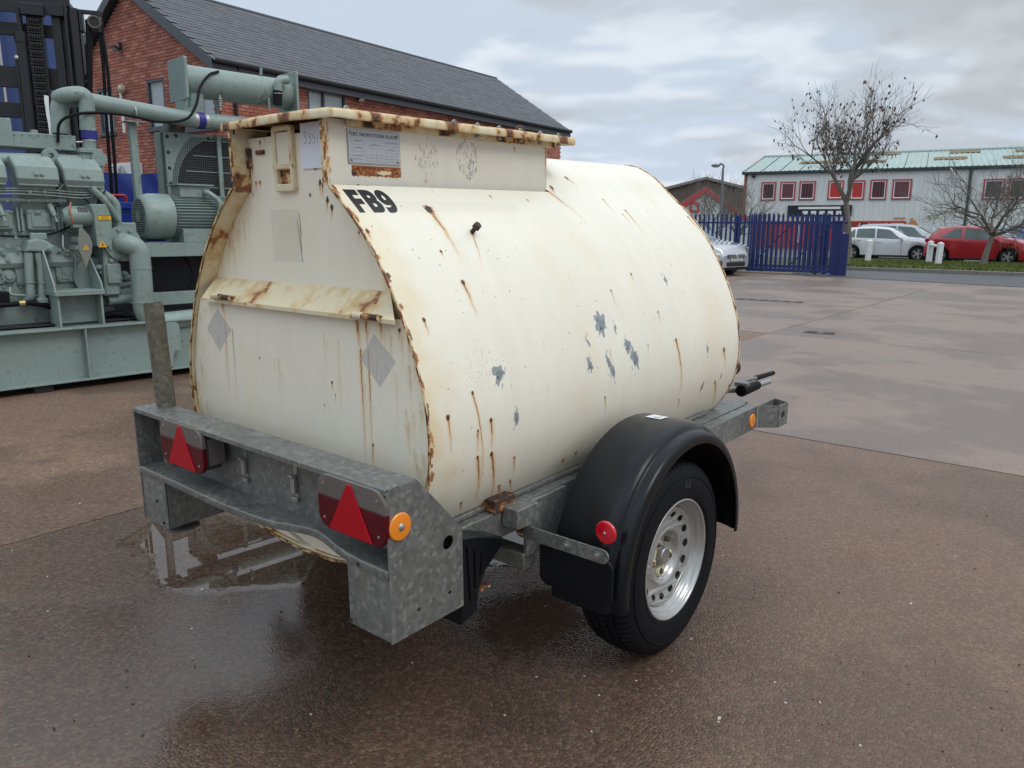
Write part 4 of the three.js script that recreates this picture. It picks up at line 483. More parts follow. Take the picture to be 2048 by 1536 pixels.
for (const s of [1, -1]) {
  const w = new THREE.Group(); w.name = 'wheel'; bowser.add(w); w.position.set(T.Xw, T.Rt, s * (T.Zf - 0.0925)); w.rotation.x = s * Math.PI / 2; if (s > 0) w.rotation.y = 0;
  const sideTxt = TP('tyre', wheelG.tyre, M.rubber, w);
  if (s > 0) TP('sidewall_lettering', tyreText('GE', -Math.PI / 2 + 2.95, 0.238, 0.028), std([0.022, 0.022, 0.024], 0.7), w);
  TP('rim', wheelG.rim, M.silver, w); TP('rim_disc', [wheelG.disc.clone(), wheelG.dish], M.silver, w); TP('hub_cap', wheelG.cap, M.steel, w); TP('brake_drum', wheelG.back, M.dark, w);
  for (let k = 0; k < 5; k++) { const a = k / 5 * 2 * Math.PI + 0.35, x = 0.056 * Math.cos(a), z = 0.056 * Math.sin(a); TP('wheel_bolt', [at(lathe([[0, 0.041], [0.0085, 0.041], [0.010, 0.026]], 6), x, 0, z)], M.rustHeavy, w); if (k !== 4) TP('bolt_collar', at(lathe([[0.0105, 0.036], [0.0185, 0.0355], [0.019, 0.026]], 16), x, 0, z), nutM, w); }
  for (const [k0, k1] of [[0, 1], [2, 3]]) { const A = (k) => [0.056 * Math.cos(k / 5 * 2 * Math.PI + 0.35), 0.056 * Math.sin(k / 5 * 2 * Math.PI + 0.35)], a = A(k0), b = A(k1), dx = b[0] - a[0], dz = b[1] - a[1], l = Math.hypot(dx, dz); TP('bolt_link', at(new THREE.BoxGeometry(l - 0.026, 0.005, 0.010), (a[0] + b[0]) / 2, 0.033, (a[1] + b[1]) / 2, 0, -Math.atan2(dz, dx), 0), nutM, w); }
  // mudguard
  const cx = T.Xw + 0.005, cy = T.Rt + 0.022, sec = [[0.645, 0.422], [0.655, 0.427], [0.75, 0.428], [0.80, 0.4275], [0.820, 0.4245], [0.834, 0.418], [0.841, 0.409], [0.843, 0.403], [0.850, 0.4035], [0.862, 0.402], [0.872, 0.397], [0.878, 0.388], [0.879, 0.366], [0.874, 0.366], [0.873, 0.386], [0.866, 0.394], [0.845, 0.397], [0.834, 0.408], [0.80, 0.422], [0.655, 0.422], [0.645, 0.418]];
  const path = (t) => { const lo = -0.05, A0 = Math.PI + 0.07, A1 = -0.02; return t; };
  const guard = grid(64, sec.length - 1, (u, v) => { const q = sec[Math.round(v * (sec.length - 1))]; let x, y; const a = lerp(Math.PI + 0.10, -0.09, u), r = q[1] * (1 - 0.03 * sst(0.62, 1, u)); x = cx + r * Math.cos(a) * (Math.cos(a) < 0 ? 1.0 : 0.985); y = cy + r * Math.sin(a); return [x, y, s * q[0]]; });
  const mg_ = TP('mudguard', s > 0 ? guard : flip(guard), M.black, bowser, { label: 'black plastic mudguard' });
  const xr = cx - 0.428 * Math.cos(0.10), rp = trF.x(1214, 1064, xr - 0.002);
  // flat rear apron of the mudguard
  const ap = (z0, z1) => { const pts = []; const yT = cy + 0.13, yB = trF.x(1180, 1200, xr).y; return extX(roundRect(z1 - z0, yT - yB, 0.03).map(([a, b]) => [a + (z0 + z1) / 2, b + (yT + yB) / 2]), xr - 0.004, xr + 0.001, { bevel: 0.0015 }); };
  TP('mud_flap', s > 0 ? ap(0.607, 0.862) : ap(-0.862, -0.607), M.black, mg_);
  if (s > 0) { // tyre pressure sticker
    const q = [[1300, 832], [1342, 828], [1340, 840], [1328, 849], [1293, 847]].map(([u, v]) => trF.y(u, v, cy + 0.4)), tt = canvasTex(256, 128, (g, w2, h2) => { g.fillStyle = '#dfe0df'; g.fillRect(0, 0, w2, h2); g.fillStyle = '#15171a'; g.font = 'bold 78px sans-serif'; g.fillText('65', 30, 104); g.font = 'bold 34px sans-serif'; g.fillText('PSI', 130, 100); g.font = '20px sans-serif'; g.fillText('TYRE', 60, 26); });
    const p0 = trF.y(1296, 849, cy + 0.415), p1 = trF.y(1343, 828, cy + 0.415), aF = (x) => Math.acos(clamp((x - cx) / 0.428, -1, 1)); const xa = trF.y(1296, 840, cy + 0.42).x, xb = trF.y(1340, 837, cy + 0.42).x, za = 0.70, zb = 0.755;
    TP('pressure_sticker', grid(8, 2, (u, v) => { const a = lerp(aF(xa), aF(xb), u); return [cx + 0.4295 * Math.cos(a) * (Math.cos(a) < 0 ? 1 : 0.985), cy + 0.4295 * Math.sin(a) * (1 - 0.0), lerp(zb, za, v) ]; }), std([1, 1, 1], 0.5, 0, { map: tt }), mg_, { keepUV: true, label: 'white sticker marked 65 PSI' });
  }
  const rz = s * rp.z; TP('rear_reflector', at(lathe([[0, 0.009], [0.029, 0.008], [0.033, 0.004], [0.033, 0]], 28), xr - 0.005, rp.y, rz, 0, 0, Math.PI / 2), M.redBright, mg_, { label: 'round red reflector' }); TP('reflector_screw', at(new THREE.SphereGeometry(0.005, 8, 6), xr - 0.014, rp.y, rz), M.bolt, mg_);
  // galvanised stay
  const a = trF.x(1040, 1062, xr - 0.008), b = trF.x(1208, 1112, xr - 0.008), st = TP('mudguard_stay', (() => { const len = b.z - a.z, y = (a.y + b.y) / 2, pts = roundRect(len + 0.03, 0.042, 0.02).map(([p, q]) => [s * (p + (a.z + b.z) / 2), q + y]); return extX(s > 0 ? pts : pts.reverse(), xr - 0.0105, xr - 0.0055); })(), M.galv);
  for (const f of [0.02, 0.58, 0.93]) { const z = s * lerp(a.z, b.z, f), y = (a.y + b.y) / 2; TP('stay_bolt', [at(new THREE.CylinderGeometry(0.0125, 0.0125, 0.003, 14), xr - 0.012, y, z, 0, 0, Math.PI / 2), at(new THREE.CylinderGeometry(0.008, 0.008, 0.012, 6), xr - 0.016, y, z, 0, 0, Math.PI / 2)], f < 0.1 ? M.rustHeavy : M.bolt, st); }
}
// black wheel chock held behind the light board
{
  const z0 = 0.515, z1 = 0.60, pts = [[0.262, 0.59], [0.33, 0.575], [0.435, 0.535], [0.44, 0.52], [0.36, 0.46], [0.335, 0.42], [0.325, 0.36], [0.262, 0.34]];
  const c = TP('wheel_chock', [extZ(pts, z0, z1, { bevel: 0.004 }), ...[0.56, 0.50, 0.44, 0.39].map((y, k) => box(0.25, 0.262, y - 0.006, y + 0.006, z0 + 0.005, z1 - 0.005)), ...[0, 1, 2].map((k) => extZ([[0.285 + k * 0.03, 0.56 - k * 0.02], [0.29 + k * 0.03, 0.56 - k * 0.02], [0.30 + k * 0.02, 0.40 + k * 0.03], [0.295 + k * 0.02, 0.40 + k * 0.03]], z1, z1 + 0.008))], M.black, bowser, { label: 'black plastic wheel chock' });
}
// ------------------------------------------------------------ the grey-green engine set on its skid
const e0 = atY(0, 783, 0.06), enF = new Frame(e0.x, 0, e0.z, 0.7746);
const engine = thing('engine_set', 'grey green industrial diesel engine set with pipework on a steel skid', 'engine'); enF.put(engine);
const gpTex = dataTex(512, 512, (i, j) => { const a = tfbm(i / 512, j / 512, 5, 5), b = tfbm(i / 512, j / 512, 28, 3), e = tfbm((i / 512 + 0.4) % 1, j / 512, 12, 4), k = 0.86 + (a - 0.5) * 0.4 + (b - 0.5) * 0.22, d = sst(0.57, 0.70, a * 0.5 + b * 0.5), st = sst(0.60, 0.72, e); const c = [lerp(0.262, 0.155, d), lerp(0.338, 0.18, d), lerp(0.308, 0.15, d)]; return S([lerp(c[0], 0.15, st * 0.5) * k, lerp(c[1], 0.14, st * 0.5) * k, lerp(c[2], 0.10, st * 0.5) * k]); }, { srgb: true, size: 0.9 });
const paintG = new THREE.MeshStandardMaterial({ map: gpTex, roughness: 0.40, bumpMap: fineTex, bumpScale: 0.0004 });
const castG = new THREE.MeshStandardMaterial({ map: gpTex, roughness: 0.5, bumpMap: fineTex, bumpScale: 0.0012 });
const EP = (n, g, m = paintG, p = engine, o) => mesh(n, g, m, p, o);
const Z = (u, v, z = 0) => enF.z(u, v, z);
const eb = (u0, v0, u1, v1, z0, z1, r = 0.006) => { const a = Z(u0, v0, z1), b = Z(u1, v1, z1); return rbox(a.x, b.x, b.y, a.y, z0, z1, r); };   // box whose near face (z1) shows between two pixels
const boltZ = (p, r = 0.012, h = 0.012) => [at(new THREE.CylinderGeometry(r * 1.5, r * 1.5, 0.003, 12), p.x, p.y, p.z + 0.0015, Math.PI / 2), at(new THREE.CylinderGeometry(r, r, h, 6), p.x, p.y, p.z + h / 2 + 0.002, Math.PI / 2)];
const blueHose = std([0.02, 0.02, 0.20], 0.35), oldSteel = std([0.22, 0.20, 0.175], 0.5, 0.6);
{ // skid: deep I beam with stiffeners, twin at the back, cross beams
  const y0 = 0.06, yT = Z(130, 657, 0).y, x0 = -1.4, x1 = 3.4, tf = 0.016;
  for (const zc of [-0.09, -1.55]) { EP('skid_beam', [box(x0, x1, y0 + tf, yT - tf, zc - 0.006, zc + 0.006), rbox(x0, x1, yT - tf, yT, zc - 0.09, zc + 0.09, 0.003), rbox(x0, x1, y0, y0 + tf, zc - 0.09, zc + 0.09, 0.003)]); }
  for (const u of [172, 340]) { const x = Z(u, 700, -0.05).x; EP('beam_stiffener', box(x - 0.006, x + 0.006, y0 + tf, yT - tf, -0.083, -0.004)); }
  for (const x of [-0.75]) EP('beam_stiffener', box(x - 0.006, x + 0.006, y0 + tf, yT - tf, -0.083, -0.004));
  { const a = Z(333, 652, 0.0), b = Z(365, 725, 0.0); EP('lifting_gusset', extZ([[a.x, y0 + 0.10], [a.x, yT - 0.02], [b.x - 0.03, yT - 0.02], [b.x, yT - 0.05], [b.x, y0 + 0.18], [b.x - 0.06, y0 + 0.17], [b.x - 0.10, y0 + 0.02], [a.x, y0 + 0.02]], -0.02, -0.004, { bevel: 0.003 })); }
  for (const x of [-1.2, 0.2, 1.5, 3.2]) EP('cross_beam', box(x - 0.05, x + 0.05, y0 + 0.05, yT - 0.05, -1.54, -0.1));
  for (let k = 0; k < 4; k++) EP('skid_bearer', rbox(-1.2 + k * 1.45, -1.06 + k * 1.45, 0.0, 0.06, -1.64, -0.03, 0.004), M.blackMatt);
  // upper rail along the engine and the dark sump tray under it
  EP('engine_rail', eb(-120, 604, 112, 646, -0.55, -0.42)); EP('sump_tray', box(-1.3, 2.9, yT + 0.01, yT + 0.02, -1.5, -0.2), M.dark);
  // engine foot
  const pl = Z(108, 588, -0.06), pr = Z(208, 588, -0.06), pb = Z(118, 660, -0.06);
  const ped = EP('engine_pedestal', [box(pl.x + 0.02, pl.x + 0.036, yT, pl.y - 0.02, -0.32, -0.06), box(pr.x - 0.03, pr.x - 0.014, yT, pl.y - 0.02, -0.32, -0.06), box(pl.x + 0.036, pr.x - 0.03, yT, pl.y - 0.02, -0.22, -0.21)]);
  EP('pedestal_cap', rbox(pl.x, pr.x, pl.y - 0.02, pl.y - 0.001, -0.36, -0.03, 0.003), paintG, ped); EP('foot_plate', rbox(pl.x - 0.004, pr.x + 0.003, pl.y, pl.y + 0.02, -0.36, -0.035, 0.003), castG, ped);
  for (const [xa, hh] of [[pl.x + 0.008, 1], [pr.x - 0.012, 0.72]]) EP('foot_web', extZ([[0, 0], [0.30, 0], [0.30, 0.40 * hh], [0.27, 0.40 * hh], [0.02, 0.06]], -0.006, 0.006).rotateY(Math.PI / 2).translate(xa, pl.y + 0.02, -0.04), castG, ped);
  for (const u of [150, 182]) { const p = Z(u, 595, -0.05); EP('foot_bolt', at(new THREE.CylinderGeometry(0.016, 0.016, 0.02, 6), p.x, pl.y - 0.032, -0.12), castG, ped); }
}
{ // crankcase, covers and cylinders
  const zc = -0.42, a0 = -1.6, a1 = Z(185, 500, zc).x, yb = Z(60, 600, zc).y, ym = Z(60, 515, zc).y, yt = Z(60, 420, zc).y;
  EP('crankcase', [rbox(a0, a1, yb, ym, -1.2, zc, 0.012), rbox(a0, a1, ym, yt, -1.2, zc - 0.03, 0.02)], castG);
  // belt of bolted castings below the side covers
  { const p = Z(0, 505, zc + 0.06), q = Z(152, 535, zc + 0.06); EP('water_rail', [extX([[zc - 0.05, q.y - 0.02], [zc + 0.035, q.y + 0.012], [zc + 0.055, q.y + 0.05], [zc + 0.03, p.y - 0.005], [zc - 0.05, p.y]], a0, q.x, { bevel: 0.006 })], castG); for (const [u, v] of [[8, 465 + 42], [15, 521 - 28], [37, 466 + 32], [31, 475], [118, 500], [134, 508], [143, 498], [2, 500], [16, 520], [66, 508]]) EP('rail_bolt', boltZ(Z(u, v + 0, zc + 0.056), 0.013, 0.016), castG); }
  // rectangular side covers, raised with rounded rims
  for (const [u0, v0, u1, v1] of [[-30, 418, 27, 460], [50, 418, 111, 461], [128, 422, 190, 464]]) { const a = Z(u0, v0, zc), b = Z(u1, v1, zc), c = EP('side_cover', [rbox(a.x, b.x, b.y, a.y, zc - 0.05, zc + 0.025, 0.018), rbox(a.x + 0.03, b.x - 0.03, b.y + 0.025, a.y - 0.025, zc, zc + 0.037, 0.012)], castG); for (const [p, q] of [[0.06, 0.12], [0.94, 0.12], [0.06, 0.88], [0.94, 0.88]]) EP('cover_bolt', boltZ(V(lerp(a.x, b.x, p), lerp(b.y, a.y, q), zc + 0.025), 0.009, 0.012), castG, c); }
  // lower inspection doors
  for (const [u0, v0, u1, v1] of [[-40, 512, 8, 568], [25, 505, 90, 568], [106, 503, 164, 563]]) { const a = Z(u0, v0, zc), b = Z(u1, v1, zc), w = b.x - a.x, h = a.y - b.y, c = EP('crankcase_door', [extZ([[a.x, b.y], [b.x, b.y], [b.x, a.y - 0.03], [b.x - 0.03, a.y], [a.x + 0.05, a.y], [a.x + 0.03, a.y - 0.05], [a.x, a.y - 0.06]], zc - 0.01, zc + 0.016, { bevel: 0.006 }), extZ([[a.x + 0.04, b.y + 0.025], [b.x - 0.03, b.y + 0.025], [b.x - 0.03, a.y - 0.05], [b.x - 0.06, a.y - 0.025], [a.x + 0.08, a.y - 0.025], [a.x + 0.04, a.y - 0.07]], zc + 0.016, zc + 0.026, { bevel: 0.004 }), box(a.x + 0.05, b.x - 0.03, b.y + h * 0.30, b.y + h * 0.315, zc + 0.026, zc + 0.030)], castG); for (const [p, q] of [[0.08, 0.10], [0.93, 0.10], [0.08, 0.75], [0.93, 0.85]]) EP('door_bolt', boltZ(V(lerp(a.x, b.x, p), lerp(b.y, a.y, q), zc + 0.016), 0.010, 0.014), castG, c); }
  EP('crankcase_boss', [at(new THREE.CylinderGeometry(0.05, 0.055, 0.04, 20), Z(15, 552, zc).x, Z(15, 552, zc).y, zc + 0.02, Math.PI / 2), at(new THREE.CylinderGeometry(0.025, 0.025, 0.03, 6), Z(15, 552, zc).x, Z(15, 552, zc).y, zc + 0.05, Math.PI / 2)], castG);
  // cylinder heads with sloping rocker covers
  const spots = [[-92, 356], [14, 352], [106, 358], [182, 362]];
  spots.forEach(([u, v], k) => {
    if (k === 3) return; const c = Z(u + 50, 345, zc), x = c.x, w = 0.148; const yA = Z(60, 398, zc).y, tilt = -0.32;
    const hd = new THREE.Group(); hd.name = 'cylinder_head'; engine.add(hd); hd.position.set(x, yA - 0.10, zc - 0.10); hd.rotation.x = 0.5;
    EP('head_block', [rbox(-w * 0.8, w * 0.8, 0, 0.30, -0.16, 0.09, 0.02), rbox(-w * 0.92, w * 0.92, 0.20, 0.29, -0.17, 0.105, 0.02)], castG, hd);
    EP('gasket_flange', rbox(-w, w, 0.292, 0.312, -0.2, 0.125, 0.008), castG, hd);
    const cov = [[-0.19, 0.312], [0.118, 0.312], [0.118, 0.36], [0.05, 0.435], [-0.13, 0.445], [-0.19, 0.40]];
    EP('rocker_cover', extX(cov, -w * 0.94, w * 0.94, { bevel: 0.02, bs: 2 }), castG, hd);
    for (const [dx, dz] of [[-0.04, 0.10], [0.09, 0.10]]) EP('cover_stud', [at(new THREE.CylinderGeometry(0.018, 0.02, 0.012, 14), dx * 0.3, 0.385, 0.092, 0.83), at(new THREE.CylinderGeometry(0.011, 0.011, 0.022, 6), dx * 0.3, 0.392, 0.099, 0.83)], castG, hd);
    EP('injector', [rod([w * 0.62, 0.12, 0.10], [w * 0.72, 0.06, 0.2], 0.026, 0.02, 12), rod([w * 0.72, 0.06, 0.2], [w * 0.78, 0.03, 0.24], 0.010, 0.010, 8)], castG, hd);
    EP('head_bracket', [rbox(-0.03, 0.02, -0.02, 0.07, 0.09, 0.14, 0.008)], castG, hd);
  });
  EP('lifting_eye', [extZ(shp([...circ(0, 0, 0.062, 20).slice(0, 11), [-0.062, -0.20], [0.062, -0.20]], [circ(0, 0, 0.022, 14)]), -0.03, 0.03, { bevel: 0.004 }).rotateX(0.0).translate(Z(100, 312, -0.5).x, Z(100, 312, -0.5).y, -0.5)], castG);
  // injector pipes, fuel rail and looped lines
  for (const [k, v] of [[0, 377], [1, 382], [2, 388]].map((q) => q)) EP('fuel_pipe', tube([Z(-70, v, zc + 0.12), Z(40, v, zc + 0.12), Z(110, v + 4, zc + 0.12), Z(160, v + 8, zc + 0.12), Z(186, v + 4, zc + 0.13), Z(178, v - 20, zc + 0.12)], 0.006, 40, 6), paintG);
  EP('fuel_rail', pipe([Z(-80, 398, zc + 0.06), Z(132, 402, zc + 0.06)], 0.018, 0.01, 10), castG); for (const u of [14, 57, 95]) EP('rail_clip', at(new THREE.SphereGeometry(0.016, 8, 6), Z(u, 402, zc + 0.075).x, Z(u, 402, zc + 0.075).y, zc + 0.075), castG);
  for (const u of [38, 118]) EP('looped_line', tube([Z(u - 2, 380, zc + 0.1), Z(u + 12, 368, zc + 0.12), Z(u + 30, 368, zc + 0.12), Z(u + 34, 384, zc + 0.12)], 0.007, 20, 6), paintG);
  for (const u of [52, 80]) EP('pump_body', [rbox(Z(u, 380, zc + 0.1).x - 0.035, Z(u, 380, zc + 0.1).x + 0.035, Z(u, 392, zc + 0.1).y, Z(u, 372, zc + 0.1).y, zc - 0.02, zc + 0.10, 0.012), at(new THREE.CylinderGeometry(0.014, 0.014, 0.03, 6), Z(u, 384, zc).x, Z(u, 384, zc).y, zc + 0.11, Math.PI / 2)], castG);
  // inlet manifold trunk above
  { const z1 = -0.62; const a = Z(-80, 270, z1), b = Z(152, 303, z1); EP('inlet_trunk', extZ([[Z(-90, 300, z1).x, Z(24, 293, z1).y], [Z(24, 293, z1).x, Z(24, 293, z1).y], [Z(153, 302, z1).x, Z(153, 302, z1).y], [Z(151, 272, z1).x, Z(151, 272, z1).y], [Z(-90, 262, z1).x, Z(24, 263, z1).y]], -0.95, z1, { bevel: 0.004 })); EP('inlet_box', rbox(Z(-120, 240, z1 + .02).x, Z(22, 240, z1 + .02).x, Z(10, 292, z1 + .02).y, Z(10, 236, z1 + .02).y, -0.98, z1 + 0.02, 0.006)); for (const [u, v] of [[118, 297], [147, 291]]) EP('trunk_bolt', boltZ(Z(u, v, z1), 0.012, 0.012)); EP('trunk_boss', [rbox(Z(68, 262, z1).x, Z(80, 262, z1).x, Z(70, 266, z1).y, Z(70, 258, z1).y, -0.75, -0.68, 0.004)]); }
  EP('inlet_runner', pipe([Z(-60, 318, -0.6), Z(160, 324, -0.6)], 0.06, 0.02, 14), castG);
  // thermostat housing at the engine's end
  { const z1 = -0.55, c = Z(188, 335, z1), t = EP('thermostat_housing', [rbox(Z(160, 300, z1).x, Z(205, 300, z1).x, Z(190, 360, z1).y, Z(190, 303, z1).y, -0.95, z1, 0.03), rbox(Z(176, 350, z1).x, Z(210, 350, z1).x, Z(190, 392, z1).y, Z(190, 350, z1).y, -0.95, z1 - 0.03, 0.02), at(new THREE.CylinderGeometry(0.065, 0.068, 0.04, 24), Z(197, 318, z1).x, Z(197, 318, z1).y, z1 + 0.01, Math.PI / 2), rbox(Z(158, 300, z1).x, Z(203, 300, z1).x, Z(180, 306, z1).y, Z(180, 297, z1).y, -0.93, z1 + 0.02, 0.006)], castG); for (const [u, v] of [[187, 305], [203, 313], [192, 338], [203, 340], [191, 349], [203, 335], [184, 327], [207, 326]]) EP('housing_bolt', boltZ(Z(u, v, z1), 0.012, 0.02), castG, t); }
}
{ // charge pipework above
  const z1 = -0.62;
  EP('charge_pipe', [pipe([Z(176, 205, z1), Z(172, 178, z1), Z(120, 190, z1 - 0.02), Z(112, 210, z1 - 0.15)], 0.0, 0.1)].slice(1).concat([pipe([Z(121, 268, z1 - 0.16), Z(118, 192, z1 - 0.16), Z(390, 241, z1 - 0.16)], 0.075, 0.14, 22), pipe([Z(176, 262, z1), Z(172, 186, z1), Z(130, 190, z1 - 0.02), Z(118, 196, z1 - 0.16)], 0.066, 0.11, 22)]));
  const a = Z(176, 266, z1); for (const [v0, v1, m, r] of [[258, 262, M.steel, 0.064], [262, 279, blueHose, 0.067], [279, 284, M.steel, 0.064], [284, 302, castG, 0.058]]) { const p = Z(178, v0, z1), q = Z(179, v1, z1); EP(m === blueHose ? 'hose_sleeve' : m === M.steel ? 'hose_clip' : 'pipe_stub', rod(q, p, r, r, 20), m, engine, m === blueHose ? { label: 'blue silicone hose sleeve' } : {}); }
  const p0 = Z(386, 240, z1 - 0.16), dx = 0.14; for (const [f0, f1, m, r] of [[0, 0.25, M.steel, 0.079], [0.25, 0.75, blueHose, 0.082], [0.75, 1, M.steel, 0.079], [1, 9, paintG, 0.070]]) EP(m === blueHose ? 'hose_sleeve' : m === M.steel ? 'hose_clip' : 'charge_pipe', rod([p0.x + dx * f0, p0.y, p0.z], [p0.x + dx * f1, p0.y, p0.z], r, r, 22), m, engine, m === blueHose ? { label: 'blue silicone hose sleeve' } : {});
  // support post with U bolt
  const pt = Z(268, 245, z1 - 0.1), pb = Z(284, 482, z1 - 0.1); EP('pipe_post', rbox(pt.x - 0.032, pt.x + 0.032, pb.y - 0.02, pt.y, z1 - 0.19, z1 - 0.13, 0.003)); EP('post_bracket', [rbox(pt.x - 0.075, pt.x + 0.085, pt.y, pt.y + 0.012, z1 - 0.21, z1 - 0.07, 0.002)]);
  const uc = Z(266, 225, z1 - 0.16); EP('u_bolt', [new THREE.TorusGeometry(0.083, 0.009, 8, 24).rotateY(Math.PI / 2).translate(uc.x, uc.y - 0.01, uc.z), ...[-1, 1].map((s) => at(new THREE.CylinderGeometry(0.016, 0.016, 0.02, 6), uc.x, pt.y - 0.01, uc.z + s * 0.083))], M.bolt);
  // black breather hose looping under the pipe
  EP('breather_hose', tube([Z(116, 285, z1 + 0.02), Z(120, 245, z1 + 0.05), Z(155, 228, z1 + 0.08), Z(210, 226, z1 + 0.06), Z(262, 232, z1 + 0.02), Z(320, 244, z1 - 0.02), Z(372, 238, z1 - 0.02), Z(392, 210, z1 - 0.04), Z(400, 175, z1 - 0.1), Z(418, 150, z1 - 0.15), Z(437, 143, z1 - 0.2)], 0.013, 70, 8), M.rubber);
  EP('drain_pipe', pipe([Z(152, 284, z1 + .01), Z(184, 284, z1 + .01), Z(188, 302, z1 + .01)], 0.009, 0.04, 8), M.steel);
  EP('green_hose', tube([Z(378, 235, z1 - 0.26), Z(380, 200, z1 - 0.22), Z(388, 168, z1 - 0.22), Z(412, 155, z1 - 0.24)], 0.007, 20, 6), std([0.05, 0.22, 0.16], 0.5));
}
{ // heat exchanger: cylinder between square end plates
  const z1 = -0.78, cz = z1 - 0.17, a = Z(372, 160, z1), b = Z(617, 120, z1), xl = Z(374, 200, z1).x, xr = Z(575, 160, cz).x; const yc = Z(590, 165, cz).y, yc0 = Z(400, 195, cz).y, ym = (yc + yc0) / 2;
  const hx = EP('heat_exchanger', rod([xl, ym, cz], [xr, ym, cz], 0.155, 0.155, 32));
  for (const [x, hh] of [[xl, 0.20], [xr, 0.225]]) EP('end_plate', extX(roundRect(0.40, hh * 2, 0.02).map(([p, q]) => [p + cz, q + ym]), x - 0.01, x + 0.012, { bevel: 0.003 }), paintG, hx);
  EP('exchanger_plug', at(new THREE.CylinderGeometry(0.02, 0.02, 0.02, 6), xr + 0.02, ym, cz, 0, 0, Math.PI / 2), M.bolt, hx);
  EP('exchanger_saddle', [rbox(xl - 0.01, xl + 0.20, ym - 0.40, ym - 0.12, cz - 0.1, cz + 0.1, 0.004)], paintG, hx);
  EP('support_channel', rbox(xl - 0.3, xr + 0.25, ym - 0.42, ym - 0.30, cz - 0.06, cz + 0.10, 0.006));
  for (const u of [440, 538]) { const p = Z(u, 205, cz + 0.12); EP('bellows_fitting', [...[0, 1, 2, 3].map((k) => at(new THREE.TorusGeometry(0.02, 0.008, 6, 14), p.x, p.y + (k - 1.5) * 0.022, p.z, Math.PI / 2)), rod([p.x, p.y - 0.07, p.z], [p.x, p.y + 0.07, p.z], 0.014)], M.steel); }
  { const p = Z(556, 160, cz + 0.2), q = Z(556, 182, cz + 0.2), r2 = Z(555, 210, cz + 0.2), s2 = Z(575, 160, cz + 0.2); EP('coolant_elbow', pipe([[s2.x, s2.y, s2.z], p, q], 0.045, 0.07, 16)); EP('rubber_sleeve', rod(q, r2, 0.047, 0.047, 16), M.rubber); EP('sleeve_clip', at(new THREE.TorusGeometry(0.048, 0.005, 6, 20), q.x, q.y - 0.03, q.z, Math.PI / 2), M.steel); }
  EP('vent_fitting', [rod(Z(443, 142, cz + 0.05), Z(443, 160, cz + 0.05), 0.012), rod(Z(443, 143, cz + 0.05), Z(430, 143, cz + 0.05), 0.012), rod(Z(522, 135, cz + 0.02), Z(522, 150, cz + 0.02), 0.014)], paintG);
}
{ // radiator with fan guard
  const z1 = -0.95, a = Z(327, 262, z1), b = Z(520, 475, z1), y1 = a.y, y0 = Z(336, 475, z1).y, x0 = a.x, x1 = x0 + 1.55, cx = Z(462, 375, z1).x, cy = Z(400, 372, z1).y;
  const rad = EP('radiator', [extZ(shp([[x0, y0], [x1, y0], [x1, y1], [x0, y1]], [circ(cx, cy, 0.56, 48, Math.min(0.56, cy - y0 - 0.01))]), z1 - 0.02, z1, { bevel: 0.002 }), rbox(x0, x1, y0, y1, z1 - 0.25, z1 - 0.10, 0.004)]);
  EP('radiator_core', box(x0 + 0.1, x1 - 0.1, y0 + 0.02, y1 - 0.05, z1 - 0.098, z1 - 0.09), M.dark, rad);
  const meshT = std([0.075, 0.085, 0.08], 0.6); const wires = []; for (let k = 0; k < 60; k++) { const x = lerp(cx - 0.60, cx + 0.60, k / 59), q = Math.sqrt(Math.max(0.62 * 0.62 - (x - cx) ** 2, 0.01)); wires.push(box(x - 0.002, x + 0.002, Math.max(y0 + 0.02, cy - q), Math.min(y1 - 0.04, cy + q), z1 + 0.002, z1 + 0.006)); } for (let k = 0; k < 44; k++) { const y = lerp(y0 + 0.02, y1 - 0.04, k / 43), q = Math.sqrt(Math.max(0.62 * 0.62 - (y - cy) ** 2, 0.01)); wires.push(box(cx - q, cx + q, y - 0.002, y + 0.002, z1 + 0.006, z1 + 0.010)); }
  EP('guard_mesh', wires, meshT, rad, { kind: 'stuff' });
  for (let k = 0; k < 7; k++) { const y = lerp(y1 - 0.06, y0 + 0.04, k / 6), hw = Math.min(0.64, 0.30 + k * 0.09); EP('guard_strip', box(cx - hw, cx + hw, y - 0.004, y + 0.004, z1 + 0.010, z1 + 0.014), paintG, rad); }
  const bp = Z(442, 300, z1); EP('guard_post', rbox(Z(441, 350, z1 + 0.03).x - 0.022, Z(441, 350, z1 + 0.03).x + 0.022, y0 - 0.05, y1, z1 + 0.015, z1 + 0.05, 0.004), paintG, rad);
  for (let k = 0; k < 7; k++) EP('radiator_bolt', boltZ(V(x0 + 0.03, lerp(y0 + 0.08, y1 - 0.05, k / 6), z1), 0.012, 0.01), M.dark, rad); for (let k = 0; k < 5; k++) EP('radiator_bolt', boltZ(V(lerp(x0 + 0.12, x1 - 0.1, k / 4), y1 - 0.035, z1), 0.012, 0.01), M.dark, rad);
  // gauge box on its top
  { const p = Z(335, 258, z1), q = Z(362, 238, z1); EP('gauge_box', extZ([[p.x, y1], [q.x + 0.02, y1], [q.x + 0.05, y1 + 0.13], [p.x + 0.06, y1 + 0.13]], z1 - 0.2, z1 + 0.02, { bevel: 0.004 }), std([0.05, 0.075, 0.06], 0.5), rad); EP('gauge_face', at(new THREE.CylinderGeometry(0.03, 0.03, 0.006, 20), (p.x + q.x) / 2 + 0.03, y1 + 0.06, z1 + 0.024, Math.PI / 2), std([0.30, 0.12, 0.06], 0.5), rad); }
}
